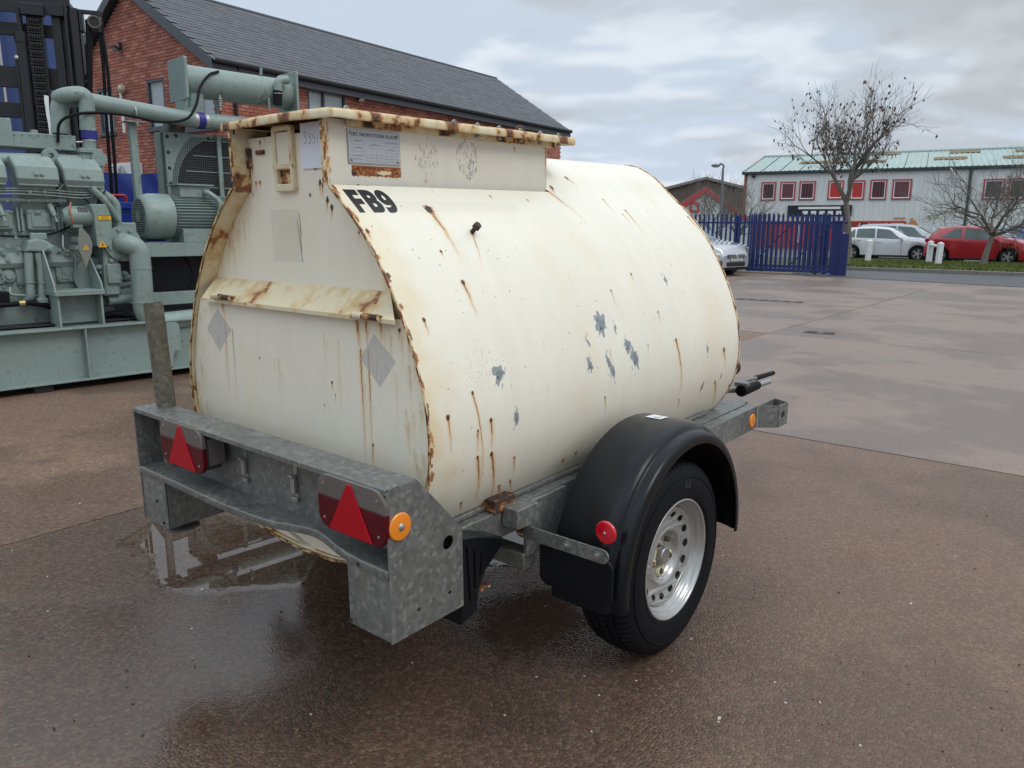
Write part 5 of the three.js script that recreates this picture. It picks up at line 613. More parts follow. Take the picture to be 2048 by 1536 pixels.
{ // electric motor on the raised deck
  const z1 = -0.45, c = Z(322, 438, z1), r = 0.235, x0 = Z(290, 440, z1).x, y = Z(320, 433, z1 - 0.1).y, zc = z1 - 0.15, R = 0.215;
  const cowl = lathe([[0, 0.004], [R * 0.74, 0.004], [R * 0.80, 0.0], [R * 0.93, 0.03], [R, 0.10], [R * 1.0, 0.27], [R * 0.985, 0.275]], 36);
  const mot = EP('electric_motor', at(cowl, x0, y, zc, 0, 0, -Math.PI / 2)); const bars = []; for (let k = -9; k <= 9; k++) { const yy = k / 9 * R * 0.70, hw = Math.sqrt(Math.max((R * 0.73) ** 2 - yy * yy, 1e-4)); bars.push(box(x0 - 0.006, x0 + 0.003, y + yy - 0.004, y + yy + 0.004, zc - hw, zc + hw)); } EP('cowl_grille', [...bars, box(x0 - 0.012, x0, y - 0.045, y + 0.045, zc - 0.03, zc + 0.03)], paintG, mot); EP('cowl_mouth', at(new THREE.CylinderGeometry(R * 0.74, R * 0.74, 0.002, 30), x0 + 0.0035, y, zc, 0, 0, Math.PI / 2), M.dark, mot);
  const fins = [rod([x0 + 0.27, y, zc], [x0 + 0.95, y, zc], R * 0.86, R * 0.86, 30)]; for (let k = 0; k < 44; k++) { const a = k / 44 * 2 * Math.PI; const g = box(x0 + 0.29, x0 + 0.90, -0.003, 0.003, R * 0.84, R * 0.985).rotateX(a); fins.push(g.translate(0, y, zc)); } EP('motor_fins', fins, paintG, mot);
  EP('motor_end_bell', rod([x0 + 0.90, y, zc], [x0 + 1.0, y, zc], R * 0.98, R * 0.7, 30), paintG, mot);
  EP('terminal_box', [rbox(x0 + 0.36, x0 + 0.66, y + R * 0.86, y + R * 0.86 + 0.11, zc - 0.10, zc + 0.12, 0.006), rbox(x0 + 0.33, x0 + 0.69, y + R * 0.86 + 0.11, y + R * 0.86 + 0.125, zc - 0.13, zc + 0.15, 0.004)], paintG, mot);
  EP('motor_foot', [rbox(x0 + 0.33, x0 + 0.85, y - R - 0.03, y - R * 0.55, zc - 0.2, zc + 0.2, 0.006)], paintG, mot);
  EP('cable_conduit', pipe([[x0 + 0.60, y + R + 0.02, zc + 0.12], [x0 + 0.60, y + R + 0.02, zc + 0.20], [x0 + 0.72, y + R * 0.6, zc + 0.25], [x0 + 0.62, y - R * 0.5, zc + 0.25], [x0 + 0.60, y - R - 0.12, zc + 0.22]], 0.026, 0.12, 12), paintG, mot);
  // deck
  const yd = y - R - 0.03, xl = Z(276, 485, z1).x; EP('deck_beam', [rbox(xl, xl + 2.6, yd - 0.13, yd - 0.01, z1 - 0.0, z1 + 0.06, 0.004), rbox(xl, xl + 2.6, yd - 0.012, yd, z1 - 0.55, z1 + 0.06, 0.003)]); EP('lower_rail', rbox(xl + 0.05, xl + 2.6, yd - 0.58, yd - 0.46, z1 + 0.06, z1 + 0.12, 0.004)); EP('back_screen', box(xl - 0.1, xl + 2.6, 0.5, yd - 0.14, z1 - 0.50, z1 - 0.48), M.dark); EP('deck_leg', rbox(xl + 2.3, xl + 2.38, 0.47, yd - 0.13, z1, z1 + 0.06, 0.004));
  EP('hanging_cable', tube([[xl + 0.45, yd - 0.12, z1 - 0.1], [xl + 0.52, yd - 0.3, z1 - 0.05], [xl + 0.46, yd - 0.45, z1 - 0.05]], 0.014, 16, 6), M.rubber);
}
{ // alternator, guards and the drive end
  const z1 = -0.25, ac = Z(155, 432, z1), al = EP('alternator', [rod([ac.x - 0.06, ac.y, z1 - 0.03], [ac.x + 0.11, ac.y, z1 - 0.03], 0.085, 0.085, 20), rod([ac.x - 0.11, ac.y, z1 - 0.03], [ac.x - 0.06, ac.y, z1 - 0.03], 0.05, 0.085, 20), rbox(ac.x - 0.05, ac.x + 0.03, ac.y - 0.10, ac.y - 0.07, z1 - 0.06, z1 + 0.02, 0.008)], castG);
  const vents = []; for (let k = 0; k < 5; k++) vents.push(at(new THREE.BoxGeometry(0.008, 0.05, 0.01), ac.x + 0.0 + k * 0.016, ac.y + 0.055, z1 + 0.036, -0.6)); EP('alternator_vent', vents, M.dark, al, { kind: 'stuff' });
  EP('copper_lead', tube([Z(142, 405, z1 + 0.02), Z(139, 420, z1 + 0.05), Z(143, 435, z1 + 0.05), Z(146, 446, z1 + 0.04)], 0.007, 14, 6), std([0.45, 0.14, 0.07], 0.5), al);
  const g0 = Z(186, 408, z1 + 0.08), g1 = Z(224, 492, z1 + 0.08), bg = EP('belt_guard', extZ([[g0.x, g1.y], [g1.x, g1.y - 0.01], [g1.x + 0.02, lerp(g1.y, g0.y, 0.7)], [g1.x - 0.02, g0.y], [g0.x - 0.03, g0.y], [g0.x, lerp(g1.y, g0.y, 0.75)]], z1 - 0.25, z1 + 0.08, { bevel: 0.004 }));
  const dt = canvasTex(256, 96, (g, w, h) => { g.fillStyle = '#e8b100'; g.fillRect(0, 0, w, h); g.strokeStyle = g.fillStyle = '#141414'; g.lineWidth = 8; g.strokeRect(4, 4, w - 8, h - 8); g.font = 'bold 34px sans-serif'; g.textAlign = 'center'; g.fillText('DANGER', w / 2, 44); g.fillRect(34, 60, w - 68, 6); g.fillRect(50, 72, w - 100, 6); });
  const d0 = Z(195, 431, z1 + 0.086), d1 = Z(223, 441, z1 + 0.086); EP('danger_label', at(new THREE.PlaneGeometry(d1.x - d0.x, d0.y - d1.y), (d0.x + d1.x) / 2, (d0.y + d1.y) / 2, z1 + 0.086), std([1, 1, 1], 0.5, 0, { map: dt }), bg, { keepUV: true, label: 'yellow danger label' });
  const warn = (u, v, z, par, s = 0.035) => { const p = Z(u, v, z); EP('warning_label', extZ([[p.x - s, p.y - s * 0.8], [p.x + s, p.y - s * 0.8], [p.x, p.y + s]], z - 0.002, z + 0.001), std([0.75, 0.42, 0.01], 0.5), par, { label: 'small yellow warning triangle' }); EP('warning_mark', extZ([[p.x - s * 0.16, p.y - s * 0.5], [p.x + s * 0.16, p.y - s * 0.5], [p.x + s * 0.05, p.y + s * 0.45], [p.x - s * 0.05, p.y + s * 0.45]], z + 0.001, z + 0.0025), M.dark, par); }; warn(205, 488, z1 + 0.086, bg);
  const q = [[158, 458], [163, 455], [178, 470], [185, 486], [184, 505], [172, 537], [166, 520], [156, 498]].map(([u, v]) => { const p = Z(u, v, z1 + 0.1); return [p.x, p.y]; }), ds = EP('disc_guard', extZ(q.slice().reverse(), z1 + 0.09, z1 + 0.10, { bevel: 0.004 }), std([0.19, 0.20, 0.17], 0.5)); warn(172, 495, z1 + 0.106, ds, 0.025);
  EP('guard_bracket', [rbox(Z(155, 480, z1 + .08).x, Z(165, 480, z1 + .08).x, Z(160, 485, z1).y, Z(160, 474, z1).y, z1 - 0.1, z1 + 0.088, 0.006), rbox(Z(152, 494, z1 + .08).x, Z(162, 494, z1 + .08).x, Z(160, 500, z1).y, Z(160, 491, z1).y, z1 - 0.1, z1 + 0.088, 0.006)], castG);
  const c0 = Z(206, 495, z1 + 0.02), c1 = Z(238, 590, z1 + 0.02); EP('gear_case', [extZ([[c0.x, Z(206, 495, z1).y], [Z(232, 495, z1).x, c0.y], [Z(240, 570, z1).x, Z(240, 560, z1).y], [Z(238, 585, z1).x, c1.y], [Z(208, 588, z1).x, c1.y], [Z(206, 545, z1).x, Z(206, 545, z1).y]], z1 - 0.3, z1 + 0.02, { bevel: 0.012 }), rbox(Z(206, 530, z1).x + 0.01, Z(238, 530, z1).x, Z(220, 568, z1).y, Z(220, 526, z1).y, z1 - 0.2, z1 + 0.06, 0.02)], castG);
  EP('flywheel_case', [at(new THREE.CylinderGeometry(0.17, 0.19, 0.2, 32), Z(198, 555, z1).x, Z(198, 555, z1).y, z1 - 0.2, Math.PI / 2)], castG);
  for (const [u, v] of [[200, 535], [208, 545], [246, 548], [254, 555], [244, 570], [256, 568]]) EP('case_boss', [at(new THREE.SphereGeometry(0.032, 12, 8).scale(1.5, 0.9, 1), Z(u, v, z1 - 0.05).x, Z(u, v, z1 - 0.05).y, z1 - 0.05)], castG);
  EP('auxiliary_pump', [rod(Z(215, 600, z1 - 0.05), Z(262, 597, z1 - 0.05), 0.05, 0.045, 14), rod(Z(236, 585, z1 - 0.1), Z(262, 580, z1 - 0.1), 0.07, 0.06, 16), rbox(Z(205, 590, z1).x, Z(260, 590, z1).x, Z(230, 612, z1).y, Z(230, 585, z1).y, z1 - 0.4, z1 - 0.1, 0.02)], castG);
  EP('black_hose', tube([Z(205, 632, z1 - 0.1), Z(240, 628, z1 - 0.05), Z(290, 640, z1), Z(350, 634, z1 - 0.1)], 0.03, 20, 8), M.rubber);
  // mounting tank behind the elbow
  EP('header_tank', rbox(Z(232, 445, z1 - 0.1).x, Z(272, 445, z1 - .1).x, Z(250, 485, z1 - .1).y, Z(250, 445, z1 - .1).y, z1 - 0.45, z1 - 0.1, 0.01)); EP('vent_pipe', pipe([Z(206, 388, z1 - 0.1), Z(232, 405, z1 - 0.1), Z(234, 452, z1 - 0.1)], 0.04, 0.1, 14)); EP('drain_hose', pipe([Z(182, 375, z1), Z(215, 405, z1), Z(235, 440, z1 - 0.05)], 0.028, 0.08, 12), castG);
  // bottom-water elbow with its flange
  const f = Z(246, 487, z1 + 0.05), fl = EP('water_pipe', pipe([[f.x - 0.02, f.y, z1 - 0.08], [f.x, f.y, z1 + 0.14], Z(278, 498, z1 + 0.16), Z(284, 560, z1 + 0.16), Z(288, 648, z1 + 0.14), Z(470, 628, z1 + 0.10)], 0.088, 0.2, 24)); EP('pipe_flange', [at(new THREE.CylinderGeometry(0.155, 0.155, 0.024, 32), f.x, f.y, z1 + 0.055, Math.PI / 2, 0.0, 0)], paintG, fl); for (let k = 0; k < 8; k++) { const a = k / 8 * 2 * Math.PI + 0.3; EP('flange_bolt', boltZ(V(f.x + 0.125 * Math.cos(a), f.y + 0.125 * Math.sin(a), z1 + 0.067), 0.014, 0.018), paintG, fl); }
  for (const v of [537, 604]) { const p = Z(282, v, z1 + 0.16); EP('weld_ring', at(new THREE.TorusGeometry(0.0885, 0.004, 6, 24), p.x, p.y, p.z, Math.PI / 2), paintG, fl); }
}
{ // oil cooler with its twin pipes, and the black filter at the far left
  const z1 = -0.28, c = Z(80, 490, z1);
  const oc = EP('oil_cooler', [extZ([[Z(50, 497, z1).x, Z(50, 503, z1).y], [Z(108, 500, z1).x, Z(108, 505, z1).y], [Z(110, 492, z1).x, Z(110, 492, z1).y], [Z(90, 480, z1).x, Z(90, 480, z1).y], [Z(70, 476, z1).x, Z(70, 476, z1).y], [Z(55, 482, z1).x, Z(55, 482, z1).y]], z1 - 0.14, z1, { bevel: 0.02, bs: 3 }), rod(Z(95, 496, z1 - 0.02), Z(110, 500, z1 + 0.05), 0.035, 0.033, 16), rbox(Z(64, 476, z1).x, Z(98, 476, z1).x, Z(80, 480, z1).y, Z(80, 466, z1).y, z1 - 0.14, z1 - 0.04, 0.01)], castG);
  EP('cooler_pipe', pipe([Z(57, 505, z1 - 0.03), Z(59, 560, z1 - 0.03), Z(62, 595, z1 - 0.03), Z(50, 605, z1 - 0.08)], 0.034, 0.08, 14), paintG, oc); EP('cooler_pipe', pipe([Z(75, 505, z1 - 0.03), Z(82, 530, z1 - 0.03), Z(85, 598, z1 - 0.03)], 0.034, 0.08, 14), paintG, oc);
  for (const [u, v] of [[60, 565], [85, 566]]) EP('pipe_joint', at(new THREE.TorusGeometry(0.036, 0.006, 6, 20), Z(u, v, z1 - .03).x, Z(u, v, z1 - .03).y, z1 - 0.03, Math.PI / 2), paintG, oc);
  EP('pipe_flange', [rbox(Z(74, 597, z1).x, Z(95, 597, z1).x, Z(84, 606, z1).y, Z(84, 596, z1).y, z1 - 0.1, z1 + 0.03, 0.01)], castG, oc);
  EP('oil_hose', tube([Z(-40, 612, z1 + 0.02), Z(20, 609, z1 + 0.02), Z(60, 606, z1 + 0.02), Z(95, 612, z1), Z(112, 618, z1 - 0.05)], 0.022, 24, 8), M.rubber); EP('hose_ferrule', rod(Z(38, 607, z1 + .02), Z(50, 606, z1 + .02), 0.026, 0.026, 10), std([0.42, 0.33, 0.14], 0.4, 0.7)); EP('oil_filter', rbox(Z(-30, 590, z1).x, Z(18, 590, z1).x, Z(0, 606, z1).y, Z(0, 584, z1).y, z1 - 0.12, z1 + 0.02, 0.01), M.rubber);
  EP('tow_lug', rbox(Z(92, 620, -0.4).x, Z(101, 620, -0.4).x, Z(96, 628, -0.4).y, Z(96, 617, -0.4).y, -0.42, -0.36, 0.004), paintG);
}

{ // rows of nuts, ribs, wiring and small lines that cover the engine's side
  const zc = -0.42, nut = (p, r = 0.009) => EP('nut', boltZ(p, r, 0.012), castG), r = rng(77);
  for (let k = 0; k < 11; k++) { const u = -10 + k * 17; nut(Z(u, 411, zc - 0.028)); if (k < 10) nut(Z(u + 5, 467, zc), 0.008); if (k % 2) nut(Z(u, 573, zc), 0.011); }
  for (const u of [36, 44, 117, 123]) EP('casting_rib', rbox(Z(u, 440, zc).x - 0.010, Z(u, 440, zc).x + 0.010, Z(u, 463, zc).y, Z(u, 414, zc).y, zc - 0.05, zc + 0.014, 0.006), castG);
  for (const u of [16, 98]) EP('casting_rib', rbox(Z(u, 540, zc).x - 0.014, Z(u, 540, zc).x + 0.014, Z(u, 572, zc).y, Z(u, 510, zc).y, zc - 0.02, zc + 0.012, 0.006), castG);
  EP('wiring_loom', tube([Z(-30, 470, zc + 0.05), Z(40, 473, zc + 0.06), Z(100, 468, zc + 0.06), Z(136, 455, zc + 0.07), Z(146, 446, zc + 0.1)], 0.009, 40, 6), M.rubber);
  EP('wiring_loom', tube([Z(160, 392, zc + 0.1), Z(176, 404, zc + 0.14), Z(186, 420, zc + 0.12), Z(196, 404, zc + 0.1)], 0.008, 24, 6), M.rubber);
  EP('oil_line', pipe([Z(126, 470, zc + 0.05), Z(126, 500, zc + 0.08), Z(150, 505, zc + 0.08), Z(152, 545, zc + 0.06)], 0.010, 0.04, 8), M.steel);
  EP('oil_line', pipe([Z(20, 575, zc + 0.05), Z(20, 590, zc + 0.08), Z(100, 592, zc + 0.08)], 0.012, 0.04, 8), paintG);
  for (const [u, v, s] of [[140, 545, 0.03], [150, 560, 0.02], [4, 545, 0.025], [98, 545, 0.022], [228, 540, 0.02], [232, 555, 0.018], [214, 520, 0.018]]) EP('plug', [at(new THREE.CylinderGeometry(s, s * 1.15, 0.03, 6), Z(u, v, -0.3).x, Z(u, v, -0.3).y, zc + 0.02 + (u > 200 ? 0.2 : 0), Math.PI / 2)], castG);
  for (let k = 0; k < 8; k++) nut(Z(28 + k * 16, 268 + k * 0.6, -0.62), 0.008);
  EP('drain_tap', [rod(Z(150, 578, zc + 0.05), Z(150, 590, zc + 0.05), 0.012), rod(Z(146, 584, zc + 0.07), Z(156, 584, zc + 0.07), 0.006)], std([0.35, 0.26, 0.10], 0.4, 0.7));
}
// ------------------------------------------------------------ brick office building
const bc = atY(426, 123, 4.9), bF = new Frame(bc.x, 0, bc.z, 0.605);
const office = thing('brick_building', 'red brick two storey building with dark slate roof behind the engine', 'building'); bF.put(office);
{
  const OP = (n, g, m, p = office, o) => mesh(n, g, m, p, o);
  const LEN = 15.3, HALF = 3.44, RISE = 2.2, EY = 4.9, wx = 0.14, wz = -0.20, mortar = std([0.30, 0.235, 0.205], 0.9), slateC = [[0.060, 0.063, 0.075], [0.070, 0.073, 0.086], [0.052, 0.055, 0.066]];
  const trim = std([0.068, 0.076, 0.088], 0.5), roofY = (z) => EY + 0.06 + (z > -HALF ? -z : 2 * HALF + z) * RISE / HALF, gy = (z) => roofY(z) - 0.16;
  OP('wall', [extX([[wz - 0.1, 0], [wz - 0.1, gy(wz - 0.1)], [-HALF, gy(-HALF)], [-2 * HALF + 0.3, gy(-2 * HALF + 0.3)], [-2 * HALF + 0.3, 0]].reverse(), wx + 0.098, wx + 0.2), box(wx + 0.098, LEN - 0.1, 0, EY - 0.02, wz - 0.2, wz - 0.098), box(LEN - 0.2, LEN - 0.1, 0, EY, -2 * HALF + 0.3, wz - 0.2), box(wx + 0.2, LEN - 0.2, 0, EY, -2 * HALF + 0.2, -2 * HALF + 0.3)], mortar);
  // window openings: [plane, a0, a1, y0, y1]
  const gwin = [[199, 228, 177, 268], [297, 331, 158, 258], [370, 432, 150, 258]].map(([u0, u1, v0, v1]) => { const a = bF.x(u0, (v0 + v1) / 2, wx), b = bF.x(u1, (v0 + v1) / 2, wx); const m = (u0 + u1) / 2; return [a.z, b.z, bF.x(m, v1, wx).y, bF.x(m, v0, wx).y]; });
  const swin = [[615, 690, 176, 238]].map(([u0, u1, v0, v1]) => { const a = bF.z(u0, 200, wz), b = bF.z(u1, 200, wz); return [a.x, b.x, bF.z(650, v1, wz).y, bF.z(650, v0, wz).y]; });
  for (const x of [8.2, 11.5]) swin.push([x, x + 1.6, 3.1, 4.25]);
  const cutOut = (c, y, wins) => { const lo = c - 0.1075, hi = c + 0.1075, w = wins.find(([a, b, y0, y1]) => hi > a && lo < b && y > y0 - 0.03 && y < y1 + 0.03); if (!w) return [[lo, hi]]; const o = []; if (w[0] - lo > 0.03) o.push([lo, w[0] - 0.004]); if (hi - w[1] > 0.03) o.push([w[1] + 0.004, hi]); return o; };
  const B = [], r = rng(31), pal = [[0.40, 0.145, 0.098], [0.36, 0.125, 0.086], [0.44, 0.175, 0.125], [0.34, 0.118, 0.082], [0.45, 0.19, 0.14], [0.39, 0.135, 0.085]];
  for (let row = 0; row < 96; row++) { const y = 0.0375 + row * 0.075, off = row % 2 ? 0.1125 : 0;
    for (let k = 0; k < 34; k++) { const z = wz - 0.1125 - off - k * 0.225 + 0.1125; if (z < -2 * HALF + 0.35 || y > gy(z) - 0.05 || z > wz - 0.1) continue; for (const [lo, hi] of cutOut(z, y, gwin)) B.push([wx + 0.051 - r() * 0.004, y, (lo + hi) / 2, 1, (hi - lo) / 0.215]); }
    if (y < EY - 0.06) for (let k = 0; k < 68; k++) { const x = wx + 0.11 + off + k * 0.225; if (x > LEN - 0.22) continue; for (const [lo, hi] of cutOut(x, y, swin)) B.push([(lo + hi) / 2, y, wz - 0.051 + r() * 0.004, 0, (hi - lo) / 0.215]); } }
  const bg = new THREE.BoxGeometry(0.215, 0.065, 0.1025), bi = new THREE.InstancedMesh(bg, std([1, 1, 1], 0.85, 0, { bumpMap: fineTex, bumpScale: 0.002 }), B.length), mm = new THREE.Matrix4(), q0 = new THREE.Quaternion(), qr = new THREE.Quaternion().setFromAxisAngle(V(0, 1, 0), Math.PI / 2), cc = new THREE.Color();
  B.forEach((b, i) => { mm.compose(V(b[0], b[1], b[2]), b[3] ? qr : q0, V(b[4], 1, 1)); bi.setMatrixAt(i, mm); const c = pal[Math.floor(r() * 6)], t = (0.8 + 0.4 * r()) * (0.85 + 0.3 * fbm(b[2] * 0.9 + b[0], b[1] * 1.3, 3)); bi.setColorAt(i, cc.setRGB(c[0] * t, c[1] * t, c[2] * t)); });
  bi.name = 'brickwork'; bi.userData.kind = 'stuff'; bi.castShadow = bi.receiveShadow = true; office.add(bi);
  // windows
  const curtain = std([0.62, 0.62, 0.60], 0.9), glass = new THREE.MeshPhysicalMaterial({ color: lin(0.9, 0.93, 0.95), roughness: 0.03, transmission: 1, thickness: 0, ior: 1.5 });
  const win = (a, b, y0, y1, gable, mull = 0) => {
    const map = (g) => gable ? g.rotateY(-Math.PI / 2).translate(wx, 0, 0) : g.translate(0, 0, wz);      // drawn in (along, y), out = +z
    const conv = (a_, b_) => gable ? [a_, b_] : [a_, b_], f = 0.055, w = new THREE.Group(); w.name = 'window'; office.add(w);
    const outl = [[a, y0], [b, y0], [b, y1], [a, y1]], hol = [[a + f, y0 + f], [b - f, y0 + f], [b - f, y1 - f], [a + f, y1 - f]], G = (pts, z0, z1, h) => map(ext(shp(pts, h), z1 - z0).translate(0, 0, z0));
    OP('frame', G(outl, -0.06, 0.004, [hol]), trim, w); if (mull) OP('mullion', G([[mull - 0.03, y0 + f], [mull + 0.03, y0 + f], [mull + 0.03, y1 - f], [mull - 0.03, y1 - f]], -0.055, 0.0), trim, w);
    OP('pane', G(hol, -0.034, -0.030), glass, w); OP('sill', G([[a - 0.06, y0 - 0.06], [b + 0.06, y0 - 0.06], [b + 0.06, y0], [a - 0.06, y0]], -0.06, 0.05), trim, w);
    const cu = grid(40, 1, (u, v) => [lerp(a + 0.02, b - 0.02, u), lerp(y0, y1, v), -0.085 + 0.010 * Math.sin(u * 60)]); OP('curtain', map(cu), curtain, w);
  };
  gwin.forEach(([a, b, y0, y1], i) => { const t = i === 2 ? (a + b) / 2 : 0; win(a, b, y0, y1, true, t); }); swin.forEach(([a, b, y0, y1]) => win(a, b, y0, y1, false, a + (b - a) * 0.42));
  // roof: deck, slates, barge boards, gutter, ridge
  const sl = Math.hypot(HALF, RISE), ang = Math.atan2(RISE, HALF), ov = 0.06;
  for (const s of [1, -1]) OP('roof_deck', (() => { const z0 = s > 0 ? 0.04 : -2 * HALF - 0.04; return extX([[z0, EY + 0.02], [-HALF, EY + RISE + 0.05], [-HALF, EY + RISE - 0.02], [z0, EY - 0.04]], -ov, LEN + ov); })(), std([0.03, 0.03, 0.034], 0.8));
  const gau = 0.185, nC = Math.ceil(sl / gau) + 1, sw = 0.30, geo = new THREE.BoxGeometry(sw - 0.004, 0.009, 0.33), mats = slateC.map((c) => std(c, 0.55, 0, { bumpMap: fineTex, bumpScale: 0.001 })), list = [];
  for (let c = 0; c < nC; c++) for (let k = 0; k < 53; k++) { const d = c * gau + 0.06, x = -ov + 0.15 + (k + (c % 2 ? 0.5 : 0)) * sw; if (x > LEN + ov - 0.1 || d > sl + 0.02) continue; const z = 0.06 - d * Math.cos(ang), y = EY + 0.052 + d * Math.sin(ang); list.push([x, y, z, r()]); }
  const tiltQ = new THREE.Quaternion().setFromAxisAngle(V(1, 0, 0), ang - 0.035);
  list.sort((a, b) => a[0] - b[0]);
  list.slice(0, 300).forEach(([x, y, z, t]) => { const m = new THREE.Mesh(geo, mats[Math.floor(t * 2.99)]); m.name = 'slate'; m.position.set(x, y + (t - 0.5) * 0.004, z); m.quaternion.copy(tiltQ); m.castShadow = m.receiveShadow = true; office.add(m); });
  const rest = list.slice(300), si = new THREE.InstancedMesh(geo, std([1, 1, 1], 0.55, 0, { bumpMap: fineTex, bumpScale: 0.001 }), rest.length); rest.forEach(([x, y, z, t], i) => { mm.compose(V(x, y + (t - 0.5) * 0.004, z), tiltQ, V(1, 1, 1)); si.setMatrixAt(i, mm); const c = slateC[Math.floor(t * 2.99)]; si.setColorAt(i, cc.setRGB(...c)); }); si.name = 'slates'; si.userData.kind = 'stuff'; office.add(si);
  OP('ridge_tile', rod([-ov, EY + RISE + 0.06, -HALF], [LEN + ov, EY + RISE + 0.06, -HALF], 0.07, 0.07, 12), mats[2]);
  for (const s of [1, -1]) { const z0 = s > 0 ? 0.05 : -2 * HALF - 0.05; for (const x of [-ov - 0.02, LEN + ov]) OP('barge_board', extX([[z0, EY + 0.045], [-HALF, EY + RISE + 0.075], [-HALF, EY + RISE - 0.16], [z0 - s * 0.05, EY - 0.16], [z0, EY - 0.16]], x, x + 0.022), trim); OP('soffit', extX([[z0, EY - 0.02], [-HALF, EY + RISE - 0.0], [-HALF, EY + RISE - 0.02], [z0, EY - 0.04]].map(([z, y]) => [z, y - 0.07]), -ov, wx + 0.06), trim); }
  OP('fascia', [box(-ov, LEN + ov, EY - 0.18, EY + 0.01, 0.012, 0.03)], trim); OP('eaves_soffit', box(-ov, LEN, EY - 0.18, EY - 0.165, wz - 0.05, 0.012), trim);
  OP('gutter', at(new THREE.CylinderGeometry(0.062, 0.062, LEN + 0.1, 14, 1, true, -Math.PI / 2, Math.PI), LEN / 2, EY + 0.03, 0.095, 0, 0, Math.PI / 2).rotateX(0), std([0.012, 0.013, 0.015], 0.4));
  OP('downpipe', [rod([0.62, 0, wz + 0.07], [0.62, EY - 0.2, wz + 0.07], 0.04), rod([0.62, EY - 0.2, wz + 0.07], [0.62, EY + 0.0, 0.08], 0.04)], std([0.012, 0.013, 0.015], 0.4));
}
function floodlight(p, turn, label) { const t = thing('floodlight', label, 'floodlight', undefined); t.position.copy(p); t.rotation.y = turn; mesh('lamp_head', at(new RoundedBoxGeometry(0.22, 0.16, 0.05, 2, 0.008), 0, -0.03, 0.16, 0.9), M.dark, t); mesh('lamp_glass', at(new THREE.BoxGeometry(0.18, 0.12, 0.004), 0, -0.052, 0.178, 0.9), std([0.42, 0.43, 0.42], 0.15), t); mesh('bracket', [at(new THREE.CylinderGeometry(0.035, 0.04, 0.14, 12), 0, 0.06, 0.04), rod([0, 0, 0.0], [0, -0.02, 0.13], 0.02)], M.dark, t); return t; }
{ const W = (p) => p.applyMatrix4(bF.m), tg = -Math.PI / 2 + (Math.PI / 2 - 0.605); floodlight(W(bF.x(243, 97, 0.14)), tg, 'small black floodlight high on the brick gable'); floodlight(W(bF.z(714, 197, -0.2)), Math.PI / 2 - 0.605, 'small floodlight under the eaves of the brick side wall');
  const p = W(bF.x(249, 176, 0.14)), t = thing('wall_siren', 'round cream siren on the brick gable above a white duct', 'siren'); t.position.copy(p); t.rotation.y = tg; mesh('siren_body', [at(lathe([[0, 0.16], [0.07, 0.15], [0.10, 0.10], [0.10, 0.03], [0.06, 0]], 20), 0, 0, 0.01, Math.PI / 2 + 0.5)], std([0.55, 0.50, 0.38], 0.5), t); mesh('siren_ring', at(new THREE.TorusGeometry(0.10, 0.012, 8, 20), 0.0, -0.03, 0.09, 0.5), std([0.4, 0.37, 0.28], 0.5), t);
  const d = thing('wall_duct', 'white vertical cable duct on the brick gable below the siren', 'duct'), a = bF.x(244, 187, 0.14), b = bF.x(246, 225, 0.14); bF.put(d); mesh('duct_cover', rbox(0.09, 0.138, b.y - 0.5, a.y, a.z - 0.04, a.z + 0.04, 0.006), M.white, d); mesh('duct_end', rbox(0.085, 0.138, a.y - 0.03, a.y + 0.005, a.z - 0.045, a.z + 0.045, 0.004), M.white, d);
  const ac = thing('air_conditioner', 'white air conditioning unit on the brick gable above the blue cover', 'air conditioner'), q0 = bF.x(219, 353, -0.2), q1 = bF.x(259, 325, -0.2); bF.put(ac); mesh('casing', rbox(-0.2, 0.13, q0.y - 0.25, q1.y, q0.z, q1.z, 0.015), M.white, ac); mesh('fan_grille', [...[0.06, 0.10, 0.14, 0.18].map((k) => new THREE.TorusGeometry(k, 0.006, 6, 24).rotateY(Math.PI / 2).translate(-0.205, (q0.y + q1.y) / 2 - 0.1, lerp(q0.z, q1.z, 0.62)))], std([0.3, 0.3, 0.3], 0.5), ac); mesh('side_louvre', [0, 1, 2, 3, 4].map((k) => box(-0.204, -0.2, q1.y - 0.1 - k * 0.06, q1.y - 0.07 - k * 0.06, lerp(q0.z, q1.z, 0.06), lerp(q0.z, q1.z, 0.28))), std([0.25, 0.25, 0.25], 0.5), ac); mesh('wall_bracket', box(-0.2, 0.13, q0.y - 0.29, q0.y - 0.252, q0.z + 0.06, q1.z - 0.06), M.dark, ac); }
